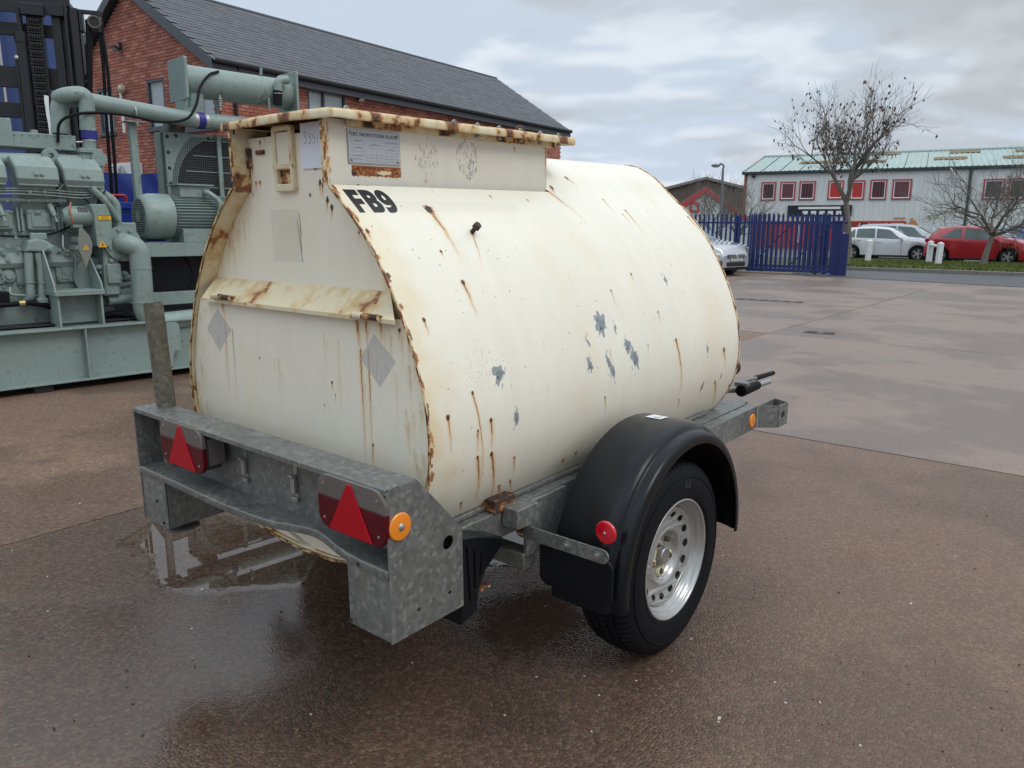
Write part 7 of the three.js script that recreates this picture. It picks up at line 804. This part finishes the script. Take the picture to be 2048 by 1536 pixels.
{
  const d = ray(1400, 450).setY(0).normalize().multiplyScalar(58), f = new Frame(d.x, 0, d.z, 1.80), t = thing('gabled_workshop', 'white gabled workshop with bright red verge trim behind the fence', 'building'); f.put(t); const Q = (u, v) => f.z(u, v, 0), ap = Q(1411, 378), l = Q(1310, 425), r = Q(1478, 425), hw = Math.max(ap.x - l.x, 3), rw = r.x - ap.x, wl = std([0.50, 0.52, 0.50], 0.7), rd = std([0.50, 0.045, 0.05], 0.5);
  const slope = (ap.y - r.y) / rw, W2 = rw + 0.4, ey = ap.y - W2 * slope; mesh('gable_wall', extZ([[ap.x - W2, 0], [ap.x + W2, 0], [ap.x + W2, ey], [ap.x, ap.y], [ap.x - W2, ey]], -12, 0), wl, t); for (const s of [-1, 1]) { mesh('verge_trim', extZ([[ap.x, ap.y + 0.15], [ap.x + s * (W2 + 0.2), ey - 0.05], [ap.x + s * (W2 + 0.2), ey - 0.45], [ap.x, ap.y - 0.28]].slice()[s > 0 ? 'slice' : 'reverse'](), 0.02, 0.12), rd, t); mesh('roof', extZ([[ap.x, ap.y + 0.2], [ap.x + s * (W2 + 0.25), ey], [ap.x + s * (W2 + 0.25), ey - 0.08], [ap.x, ap.y + 0.1]], -12, 0.01), std([0.24, 0.23, 0.22], 0.8), t); }
  const w = Q(1392, 412), w1 = Q(1380, 405), w2 = Q(1398, 425); const wn = mesh('window', rbox(w1.x, w2.x, w2.y, w1.y, 0.002, 0.06, 0.01), rd, t); mesh('pane', box(w1.x + 0.15, w2.x - 0.15, w2.y + 0.15, w1.y - 0.15, 0.061, 0.07), std([0.35, 0.38, 0.4], 0.1), wn);
}
{ const b = ray(1441, 450).setY(0).normalize().multiplyScalar(36), f = new Frame(b.x, 0, b.z, 1.7), t = thing('street_lamp', 'grey street lamp post standing behind the blue palisade fence', 'street lamp'); f.put(t); const Q = (u, v) => f.z(u, v, 0), top = Q(1447, 338), x = 0, g = std([0.17, 0.18, 0.19], 0.5, 0.3); mesh('lamp_post', [rod([Q(1441, 460).x, 0, 0], [Q(1441, 460).x, 1.2, 0], 0.09, 0.085, 12), rod([Q(1441, 460).x, 1.2, 0], [top.x - 0.02, top.y, 0], 0.06, 0.045, 12)], g, t); mesh('lamp_arm', tube([[top.x - 0.02, top.y, 0], [top.x, top.y + 0.14, 0], [top.x - 0.12, top.y + 0.22, 0], Q(1437, 331)], 0.04, 14, 8), g, t); const h = Q(1434, 331); mesh('lamp_head', at(new THREE.SphereGeometry(0.2, 14, 8).scale(1, 0.35, 0.5), h.x - 0.05, h.y, 0), g, t); mesh('lamp_lens', at(new THREE.SphereGeometry(0.16, 12, 6).scale(1, 0.3, 0.5), h.x - 0.05, h.y - 0.04, 0), std([0.5, 0.5, 0.48], 0.3), t); }
// ------------------------------------------------------------ palisade fence and sliding gate
{
  const blue = std([0.014, 0.032, 0.135], 0.42), pR = atY(1672, 551, 0), pL = atY(1400, 541.5, 0), d = pR.clone().sub(pL), f = new Frame(pL.x, 0, pL.z, Math.atan2(d.x, -d.z)), len = d.length(), h = 1.86;
  const pale = (hh) => tri(extY([[-0.033, 0.0], [-0.02, 0.012], [0.02, 0.012], [0.033, 0], [0.033, -0.003], [-0.033, -0.003]].reverse(), 0.05, hh - 0.10)), tip = tri(extZ([[-0.033, 0], [0.033, 0], [0.012, 0.085], [0, 0.05], [-0.012, 0.085]].map(([x, y]) => [x, y]), 0, 0.005));
  const run = (name, label, cat, x0, x1, z, hh, sp) => { const t = thing(name, label, cat); f.put(t); const pg = mg([pale(hh), tip.clone().translate(0, hh - 0.10, 0)]); for (let x = x0; x < x1; x += sp) { const m = new THREE.Mesh(pg, blue); m.name = 'pale'; m.position.set(x, 0, z); m.castShadow = m.receiveShadow = true; t.add(m); } for (const y of [0.22, hh * 0.83]) mesh('rail', rbox(x0 - 0.05, x1 + 0.02, y - 0.03, y + 0.03, z - 0.05, z - 0.005, 0.004), blue, t); return t; };
  const fe = run('palisade_fence', 'dark blue steel palisade fence behind the sliding gate', 'fence', -2.2, len + 0.1, -0.55, h, 0.148); for (let x = -1.8; x < len; x += 2.75) mesh('fence_post', rbox(x - 0.05, x + 0.05, 0, h - 0.1, -0.68, -0.606, 0.004), blue, fe);
  const gx = f.z(1500, 500, 0).x, g1 = f.z(1662, 500, 0).x, gt = run('sliding_gate', 'dark blue palisade gate leaf with diagonal braces beside the silver cars', 'gate', gx, g1, 0, h * 0.985, 0.135); const y0 = 0.24, y1 = h * 0.80, mid = (gx + g1) / 2; mesh('brace', rod([gx + 0.05, y0, -0.03], [mid, y1, -0.03], 0.022, 0.022, 8), blue, gt); mesh('brace', rod([mid, y0, -0.03], [g1, y1, -0.03], 0.022, 0.022, 8), blue, gt); mesh('bottom_beam', rbox(gx - 0.1, g1 + 0.1, 0.06, 0.16, -0.06, 0.02, 0.006), blue, gt); mesh('gate_stile', rbox(g1 - 0.03, g1 + 0.05, 0.1, h * 0.9, -0.05, 0.02, 0.004), blue, gt); for (const x of [gx + 0.4, g1 - 0.4]) mesh('gate_roller', at(new THREE.CylinderGeometry(0.06, 0.06, 0.03, 14), x, 0.065, 0.04, Math.PI / 2), M.dark, gt);
  const deep = std([0.008, 0.018, 0.115], 0.4); const pt = thing('gate_post', 'solid dark blue steel gate post with a flat blue shield plate', 'post'); f.put(pt); const a = f.z(1664, 500, 0.05).x, b = f.z(1681, 500, 0.05).x, c = f.z(1695, 500, 0.25).x; mesh('post', rbox(a, b, 0, h * 0.83, -0.25, 0.05, 0.008), deep, pt); mesh('post_cap', rbox(a - 0.02, b + 0.02, h * 0.83, h * 0.86, -0.27, 0.07, 0.006), deep, pt); mesh('shield_plate', rbox(b + 0.005, c, 0, h * 0.66, 0.16, 0.19, 0.004), deep, pt); mesh('base_plate', rbox(a - 0.1, b + 0.1, 0, 0.02, -0.3, 0.15, 0.004), deep, pt);
  const kb = structure('yard_kerb', (() => { const g = rbox(-3, len - 1.2, 0, 0.05, 0.1, 0.3, 0.01); return g.applyMatrix4(f.m); })(), std([0.28, 0.23, 0.17], 0.8));
}
// ------------------------------------------------------------ white verge posts
{ const base = (u, v) => atY(u, v, 0.1); [[1735, 524.5, 0.82], [1857, 527, 0.80], [1875.5, 531, 0.78]].forEach(([u, v, h], i) => { const p = base(u, v), t = thing('verge_post', ['white wooden verge post standing alone before the white car', 'white wooden verge post joined to the end of a short rail', 'white wooden verge post in front of the red car wheel'][i], 'post', 'white verge posts'); t.position.set(p.x, 0.1, p.z); t.rotation.z = i === 2 ? -0.03 : -0.01; mesh('post', [rbox(-0.085, 0.085, 0, h, -0.085, 0.085, 0.02)], M.white, t); mesh('post_top', at(new THREE.ConeGeometry(0.115, 0.06, 4).rotateY(Math.PI / 4), 0, h + 0.028, 0), M.white, t); if (i === 1) { const q = base(1875.5, 531); const r = rod([0.0, h * 0.86, 0], [q.x - p.x, h * 0.83, q.z - p.z], 0.05, 0.05, 8); mesh('rail', r, M.white, t); } }); }
// ------------------------------------------------------------ bare trees
const bark = std([0.16, 0.142, 0.12], 0.9, 0, { bumpMap: fineTex, bumpScale: 0.004 }), leafM = std([0.085, 0.052, 0.042], 0.8, 0, { side: THREE.DoubleSide });
function bareTree(name, label, base, scale, o) {
  const t = thing(name, label, 'tree'); t.position.copy(base); const r = rng(o.seed), trunk = [], limbs = [], twigs = [], ends = [];
  const grow = (p, dir, len, rad, lev) => { const n = 3; let q = p.clone(), d = dir.clone(); const bucket = lev === 0 ? trunk : lev < 3 ? limbs : twigs; for (let k = 0; k < n; k++) { d.add(V((r() - .5) * 0.28, (r() - .3) * (lev ? o.up : 0.05), (r() - .5) * 0.28)).normalize(); const e = q.clone().addScaledVector(d, len / n), r0 = lerp(rad, rad * 0.62, k / n), r1 = lerp(rad, rad * 0.62, (k + 1) / n); bucket.push(rod(q, e, r0, r1, lev === 0 ? 12 : lev < 3 ? 7 : 4, true)); q = e; if (lev >= 3) ends.push(q.clone()); if (lev > 0 && lev < o.depth && r() < (lev > 2 ? 0.45 : 0.65)) side(q, d, len * 0.62, rad * 0.5, lev + 1); } if (lev < o.depth) { const m = lev === 0 ? o.fork : 2; for (let k = 0; k < m; k++) { const a = lev === 0 ? (k / m * 6.283 + r() * 0.6) : r() * 6.283, sp = lev === 0 ? o.spread : 0.35 + r() * 0.35; const u = Math.abs(d.y) < 0.9 ? V(0, 1, 0) : V(1, 0, 0), s1 = d.clone().cross(u).normalize(), s2 = s1.clone().cross(d); const nd = d.clone().multiplyScalar(Math.cos(sp)).addScaledVector(s1, Math.sin(sp) * Math.cos(a)).addScaledVector(s2, Math.sin(sp) * Math.sin(a)).normalize(); grow(q, nd, len * (lev === 0 ? o.first : 0.72 + 0.2 * r()), rad * 0.62 * (0.75 + 0.3 * r()), lev + 1); } } };
  const side = (q, d, len, rad, lev) => { const a = r() * 6.283, u = Math.abs(d.y) < 0.9 ? V(0, 1, 0) : V(1, 0, 0), s1 = d.clone().cross(u).normalize(), s2 = s1.clone().cross(d); grow(q, d.clone().multiplyScalar(0.6).addScaledVector(s1, Math.cos(a) * 0.7).addScaledVector(s2, Math.sin(a) * 0.7).normalize(), len, rad, lev); };
  grow(V(0, 0, 0), V(o.lean ?? 0, 1, 0).normalize(), o.trunk, o.rad, 0);
  mesh('trunk', trunk, bark, t); mesh('limbs', limbs, bark, t, { kind: 'stuff' }); mesh('twigs', twigs, bark, t, { kind: 'stuff' });
  if (o.leaves) { const L = []; for (let k = 0; k < o.leaves; k++) { const e = ends[Math.floor(r() * ends.length)]; const g = new THREE.BufferGeometry(), s = 0.045 + r() * 0.045; g.setAttribute('position', new THREE.Float32BufferAttribute([0, 0, 0, s * 0.5, -s * 0.9, s * 0.15, 0, -s * 1.9, 0, 0, 0, 0, 0, -s * 1.9, 0, -s * 0.5, -s * 0.9, s * 0.15], 3)); g.computeVertexNormals(); g.applyMatrix4(new THREE.Matrix4().makeRotationFromEuler(new THREE.Euler((r() - .5) * 1.2, r() * 6.28, (r() - .5) * 1.2))); L.push(g.translate(e.x + (r() - .5) * 0.1, e.y, e.z + (r() - .5) * 0.1)); } mesh('dead_leaves', L, leafM, t, { kind: 'stuff' }); }
  t.scale.setScalar(scale); t.rotation.y = o.turn ?? 0; return t;
}
bareTree('street_tree', 'tall bare tree with hanging dead brown leaves behind the blue gate', atY(1690, 531, 0.1), 1, { seed: 12, trunk: 2.2, rad: 0.14, fork: 4, spread: 0.36, first: 0.50, depth: 6, up: 0.46, leaves: 620, turn: 2.2 });
bareTree('verge_tree', 'low spreading bare tree with leaning trunk before the red car', atY(1966, 531.5, 0.1), 0.84, { seed: 44, trunk: 1.30, rad: 0.14, fork: 6, spread: 0.95, first: 0.85, depth: 6, up: 0.22, lean: 0.10 });
{ const d = ray(1425, 450).setY(0).normalize().multiplyScalar(44); bareTree('small_tree', 'thin bare tree beside the street lamp behind the fence', V(d.x, 0, d.z), 1, { seed: 71, trunk: 0.8, rad: 0.08, fork: 6, spread: 0.6, first: 1.4, depth: 5, up: 0.6 }); const e = ray(1478, 450).setY(0).normalize().multiplyScalar(46); bareTree('small_tree', 'thin bare tree against the corner of the grey warehouse', V(e.x, 0, e.z), 1, { seed: 93, trunk: 0.8, rad: 0.08, fork: 6, spread: 0.65, first: 1.3, depth: 5, up: 0.5 }); }
// ------------------------------------------------------------ parked cars
const tyreG = lathe([[0.19, -0.09], [0.28, -0.10], [0.30, -0.085], [0.312, -0.05], [0.312, 0.05], [0.30, 0.085], [0.28, 0.10], [0.19, 0.09]], 32).rotateX(Math.PI / 2), alloyG = (() => { const g = [lathe([[0.205, 0.0], [0.205, 0.09], [0.195, 0.095], [0.19, 0.06]], 32).rotateX(Math.PI / 2)]; for (let k = 0; k < 10; k++) { const a = Math.floor(k / 2) / 5 * 6.283 + (k % 2 ? 0.17 : -0.17); g.push(box(0.03, 0.195, -0.014, 0.014, 0.06, 0.085).rotateZ(a)); } g.push(at(new THREE.CylinderGeometry(0.05, 0.05, 0.03, 16), 0, 0, 0.075, Math.PI / 2)); return mg(g); })(), backG = at(new THREE.CylinderGeometry(0.2, 0.2, 0.01, 24), 0, 0, 0.03, Math.PI / 2);
const carGlass = std([0.085, 0.12, 0.122], 0.05), carTrim = std([0.015, 0.015, 0.017], 0.5), alloyM = std([0.55, 0.55, 0.55], 0.3, 0.5), lampW = new THREE.MeshPhysicalMaterial({ color: lin(0.55, 0.57, 0.6), roughness: 0.1, clearcoat: 1 });
function car(name, label, o, group) {
  const t = thing(name, label, 'car', group), { L, H, W } = o, hw = W / 2, P = (n, g, m, p = t, q) => mesh(n, g, m, p, q);
  const paint = new THREE.MeshPhysicalMaterial({ color: lin(...o.color), roughness: 0.32, metalness: o.metal ?? 0, clearcoat: 1, clearcoatRoughness: 0.06 });
  const interp = (T_, x) => { for (let i = 0; i < T_.length - 1; i++) if (x <= T_[i + 1][0]) { const a = T_[i], b = T_[i + 1], k = clamp((x - a[0]) / (b[0] - a[0])), s = k * k * (3 - 2 * k); return lerp(a[1], b[1], lerp(k, s, 0.35)); } return T_[T_.length - 1][1]; };
  // x from rear bumper (0) to front bumper (L)
  const top = o.top.map(([x, y]) => [x * L, y * H]), belt = o.belt.map(([x, y]) => [x * L, y * H]), wr = o.wheels.map((x) => x * L), R = o.R ?? 0.32, arch = R + 0.045;
  const yTop = (x) => interp(top, x), yBelt = (x) => Math.min(interp(belt, x), yTop(x) - 0.03), plan = (x) => { const e = Math.min(x, L - x); return hw * (0.70 + 0.30 * Math.pow(sst(0, 0.55, e), 0.7)); };
  const sill = (x) => { let y = 0.20 + 0.05 * sst(0.5, 0, Math.min(x, L - x)); for (const c of wr) { const d = Math.abs(x - c); if (d < arch) y = Math.max(y, R + Math.sqrt(arch * arch - d * d)); } return y; };
  const xs = new Set(); for (let k = 0; k <= 70; k++) xs.add(+(k / 70 * L).toFixed(4)); for (const c of wr) for (let k = -8; k <= 8; k++) xs.add(+(c + arch * Math.sin(k / 8 * Math.PI / 2)).toFixed(4)); const X = [...xs].sort((a, b) => a - b);
  const sect = (x) => { const w = plan(x), y0 = sill(x), yb = Math.max(yBelt(x), y0 + 0.05), yt = Math.max(yTop(x), yb + 0.03), gh = sst(0.05, 0.35, yt - yb), wrf = w - 0.03 - 0.17 * gh; return { w, y0, yb, yt, wrf, pts: [[w * 0.95, y0], [w * 0.985, lerp(y0, yb, 0.3)], [w, lerp(y0, yb, 0.62)], [w * 0.995, lerp(y0, yb, 0.85)], [w * 0.975, yb], [lerp(w * 0.97, wrf, 0.5), lerp(yb, yt - 0.04, 0.5)], [wrf, yt - 0.045 * gh - 0.008], [wrf - 0.07, yt - 0.008], [wrf * 0.5, yt + 0.008], [0, yt + 0.012]] }; };
  const half = (s) => { const S_ = X.map(sect), g = grid(X.length - 1, 9, (u, v) => { const i = Math.round(u * (X.length - 1)), q = S_[i].pts[Math.round(v * 9)]; return [X[i], q[1], s * q[0]]; }); return s > 0 ? g : flip(g); };
  const cap = (x) => { const q = sect(x).pts; return extX([...q, ...q.slice(0, -1).reverse().map(([z, y]) => [-z, y])], x - 0.002, x + 0.002); };
  P('body', [half(1), half(-1), cap(0.004), cap(L - 0.004)], paint); P('underbody', box(0.12, L - 0.12, 0.16, 0.40, -hw * 0.8, hw * 0.8), carTrim);
  // side glass
  const sideG = (pts, s) => { const A = [], n = 14; for (let i = 0; i <= n; i++) A.push(i / n); const y0 = (x) => sect(x); const xa = pts[0] * L, xb = pts[1] * L, xc = pts[2] * L, xd = pts[3] * L; const g = grid(16, 4, (u, v) => { const xB = lerp(xa, xd, u), xT = lerp(xb, xc, u), x = lerp(xB, xT, v), q = sect(x), k = lerp(0.08, 0.90, v), a = [q.w * 0.975, q.yb], b = [q.wrf, q.yt - 0.045], z = lerp(a[0], b[0], k) + 0.012, y = lerp(a[1], b[1], k); return [x, y, s * z]; }); return s > 0 ? g : flip(g); };
  for (const s of [1, -1]) { for (const w of o.glass) P('side_window', sideG(w, s), carGlass); for (const x of o.seams) { P('door_seam', grid(1, 8, (u, v) => { const xx = x * L + u * 0.012, q = sect(xx), i = v * 4, k = Math.floor(i), f = i - k, a = q.pts[Math.min(k, 4)], b = q.pts[Math.min(k + 1, 4)]; return [xx, lerp(a[1], b[1], f), s * (lerp(a[0], b[0], f) + 0.004)]; }), carTrim); } for (const x of o.handles) { const q = sect(x * L); P('door_handle', rbox(x * L, x * L + 0.18, lerp(q.y0, q.yb, 0.84) - 0.015, lerp(q.y0, q.yb, 0.84) + 0.015, s * (q.w - 0.005), s * (q.w + 0.03), 0.008), paint); } const m = o.mirror * L, q = sect(m); P('mirror', at(new RoundedBoxGeometry(0.12, 0.12, 0.2, 2, 0.03), m, q.yb + 0.06, s * (q.w + 0.08)), paint); P('sill_trim', rbox(wr[0] + arch, wr[1] - arch, 0.18, 0.245, s * (hw * 0.955), s * (hw * 0.975), 0.01), carTrim); }
  // front and rear screens
  const screen = (a, b, n) => P(n, grid(8, 8, (u, v) => { const x = lerp(a * L, b * L, u), q = sect(x), z = lerp(-1, 1, v) * (q.wrf - 0.075); return [x, q.yt + 0.006 + 0.012 * (1 - Math.abs(lerp(-1, 1, v))) + 0.006, z]; }), carGlass); screen(o.wind[0], o.wind[1], 'windscreen'); screen(o.rear[0], o.rear[1], 'rear_screen');
  // wheels
  for (const c of wr) for (const s of [1, -1]) { const w = new THREE.Group(); w.name = 'wheel'; t.add(w); w.position.set(c, R, s * (hw - 0.11)); if (s < 0) w.rotation.y = Math.PI; w.scale.setScalar(R / 0.312); P('tyre', tyreG, M.rubber, w); P('rim', alloyG, alloyM, w); P('brake_disc', backG, carTrim, w); P('arch_liner', at(new THREE.CylinderGeometry(arch, arch, 0.30, 24, 1, true), c, R, s * (hw - 0.19), Math.PI / 2), carTrim); P('arch_back', at(new THREE.CylinderGeometry(arch, arch, 0.01, 24), c, R, s * (hw - 0.345), Math.PI / 2), carTrim); }
  // lights, grille, plates
  const front = (y) => L - 0.0; const yN = yTop(L - 0.06), pl = canvasTex(256, 56, (g, w, h) => { g.fillStyle = '#e9e9e4'; g.fillRect(0, 0, w, h); g.fillStyle = '#2a2a2a'; for (const x of [16, 46, 76, 106, 152, 184, 216]) g.fillRect(x, 10, 20, 36); });
  for (const s of [1, -1]) { P('headlamp', at(new THREE.SphereGeometry(0.2, 16, 10).scale(0.95, 0.36, 0.9), L - 0.26, yN - 0.09, s * (hw * 0.70)), lampW); P('tail_lamp', at(new RoundedBoxGeometry(0.16, o.tail ?? 0.16, 0.24, 2, 0.03), 0.13, yBelt(0.2) - 0.06, s * (plan(0.13) - 0.09)), M.redLens); P('fog_lamp_bay', at(new RoundedBoxGeometry(0.1, 0.13, 0.28, 2, 0.03), L - 0.07, 0.38, s * hw * 0.58), carTrim); }
  P('grille', at(new RoundedBoxGeometry(0.05, 0.10, hw * 0.95, 2, 0.02), L + 0.0, yN - 0.13, 0), carTrim); P('grille_bar', [at(new THREE.BoxGeometry(0.05, 0.012, hw * 0.9), L + 0.006, yN - 0.115, 0), at(new THREE.BoxGeometry(0.05, 0.012, hw * 0.9), L + 0.006, yN - 0.15, 0)], alloyM); P('front_badge', at(new THREE.TorusGeometry(0.05, 0.012, 8, 20), L + 0.034, yN - 0.13, 0, 0, Math.PI / 2, 0), alloyM); P('lower_intake', at(new RoundedBoxGeometry(0.05, 0.13, hw * 1.0, 2, 0.03), L + 0.0, 0.34, 0), carTrim);
  P('number_plate', at(new THREE.PlaneGeometry(0.52, 0.112).rotateY(Math.PI / 2), L + 0.016, 0.50, 0), std([1, 1, 1], 0.4, 0, { map: pl }), t, { keepUV: true }); P('plate_holder', at(new THREE.BoxGeometry(0.02, 0.12, 0.53), L + 0.004, 0.50, 0), carTrim);
  if (o.spoiler) P('roof_spoiler', at(new RoundedBoxGeometry(0.26, 0.03, W * 0.66, 2, 0.012), o.spoiler * L, yTop(o.spoiler * L) + 0.03, 0), paint);
  P('aerial', rod([o.aer * L, yTop(o.aer * L), 0], [o.aer * L - 0.12, yTop(o.aer * L) + 0.22, 0], 0.006, 0.004, 6), carTrim);
  return t;
}
const hatch5 = { L: 4.26, H: 1.46, W: 1.79, top: [[0, 0.46], [0.012, 0.60], [0.03, 0.67], [0.07, 0.76], [0.14, 0.915], [0.18, 0.96], [0.27, 0.99], [0.38, 1.0], [0.5, 0.975], [0.57, 0.925], [0.72, 0.70], [0.80, 0.665], [0.92, 0.60], [0.975, 0.53], [1, 0.40]], belt: [[0, 0.44], [0.05, 0.655], [0.3, 0.64], [0.7, 0.61], [0.8, 0.6], [0.93, 0.52], [1, 0.38]], wheels: [0.19, 0.805], glass: [[0.12, 0.20, 0.21, 0.215], [0.228, 0.232, 0.40, 0.405], [0.42, 0.415, 0.545, 0.665]], seams: [0.41, 0.655, 0.215], handles: [0.235, 0.425], mirror: 0.655, wind: [0.575, 0.72], rear: [0.05, 0.14], spoiler: 0.155, aer: 0.16 };
const hatch3 = { ...hatch5, L: 4.02, H: 1.48, W: 1.74, top: [[0, 0.44], [0.012, 0.60], [0.04, 0.70], [0.10, 0.86], [0.16, 0.95], [0.26, 0.99], [0.40, 1.0], [0.52, 0.975], [0.60, 0.92], [0.76, 0.70], [0.84, 0.655], [0.93, 0.58], [0.98, 0.50], [1, 0.38]], belt: [[0, 0.42], [0.06, 0.68], [0.3, 0.66], [0.72, 0.615], [0.84, 0.60], [0.94, 0.50], [1, 0.36]], glass: [[0.17, 0.30, 0.36, 0.37], [0.40, 0.395, 0.565, 0.69]], seams: [0.38, 0.70], handles: [0.40], mirror: 0.69, wind: [0.605, 0.755], rear: [0.04, 0.125], aer: 0.2, spoiler: 0.13 };
const estate = { ...hatch5, L: 4.6, H: 1.50, top: [[0, 0.46], [0.012, 0.62], [0.03, 0.74], [0.06, 0.90], [0.09, 0.97], [0.2, 0.995], [0.4, 1.0], [0.54, 0.97], [0.60, 0.92], [0.74, 0.70], [0.82, 0.665], [0.93, 0.60], [0.978, 0.53], [1, 0.40]], glass: [[0.07, 0.09, 0.19, 0.20], [0.215, 0.22, 0.41, 0.415], [0.43, 0.425, 0.57, 0.68]], wind: [0.605, 0.735], rear: [0.028, 0.065], mirror: 0.67, seams: [0.42, 0.67, 0.205], spoiler: 0.07 };
// put a car so that its two near wheels stand on the given pixels
function park(t, o, rear, frontP, y = 0.02) { const a = atY(...rear, y), b = atY(...frontP, y), d = b.clone().sub(a).setY(0).normalize(), yaw = Math.atan2(d.x, -d.z), mid = a.clone().add(b).multiplyScalar(0.5), c = (o.wheels[0] + o.wheels[1]) / 2 * o.L, right = V(Math.cos(yaw), 0, Math.sin(yaw)); const org = mid.addScaledVector(d, -c).addScaledVector(right, -(o.W / 2 - 0.05)); new Frame(org.x, y, org.z, yaw).put(t); return { yaw, org }; }
const whiteO = { ...hatch5, color: [0.70, 0.71, 0.72] }, redO = { ...hatch3, color: [0.42, 0.008, 0.018] };
const pw_ = park(car('parked_car', 'white five door hatchback parked behind the grass verge', whiteO, 'cars parked along the warehouse'), whiteO, [1716, 520], [1816, 522.5]);
const pr_ = park(car('parked_car', 'red three door hatchback parked behind the verge tree', redO, 'cars parked along the warehouse'), redO, [1886, 526.5], [2004, 531]);
const shift = (base, fwd, side) => { const d = V(Math.sin(base.yaw), 0, -Math.cos(base.yaw)), r = V(Math.cos(base.yaw), 0, Math.sin(base.yaw)); return base.org.clone().addScaledVector(d, fwd).addScaledVector(r, side); };
{ const o = { ...estate, H: 1.58, color: [0.36, 0.38, 0.40], metal: 0.4 }, t = car('parked_car', 'silver estate car parked beyond the white hatchback', o, 'cars parked along the warehouse'), p = shift(pw_, 0.35, -2.5); new Frame(p.x, 0.02, p.z, pw_.yaw).put(t); }
{ const o = { ...hatch5, color: [0.03, 0.19, 0.55] }, t = car('parked_car', 'bright blue hatchback parked beyond the red car', o, 'cars parked along the warehouse'), p = shift(pr_, 1.0, -2.5); new Frame(p.x, 0.02, p.z, pr_.yaw).put(t); }
{ const o = { ...hatch5, color: [0.02, 0.025, 0.03] }, t = car('parked_car', 'black hatchback parked beyond the blue car', o, 'cars parked along the warehouse'), p = shift(pr_, 2.2, -5.0); new Frame(p.x, 0.02, p.z, pr_.yaw).put(t); }
{ // two cars nose out beside the gate
  const o = { ...hatch5, color: [0.46, 0.47, 0.50], metal: 0.45 }, t = car('parked_car', 'silver hatchback parked nose out in the yard beside the tank', o), n = atY(1470, 552, 0), yaw = 2.45, d = V(Math.sin(yaw), 0, -Math.cos(yaw)); n.addScaledVector(d, -4.26); new Frame(n.x, 0.006, n.z, yaw).put(t);
  const o2 = { ...hatch5, color: [0.16, 0.17, 0.18], metal: 0.4 }, t2 = car('parked_car', 'dark grey hatchback parked between the silver hatchback and the gate', o2), n2 = atY(1478, 545, 0); n2.addScaledVector(d, -4.26); new Frame(n2.x, 0.006, n2.z, yaw).put(t2);
}
renderer.render(scene, camera);
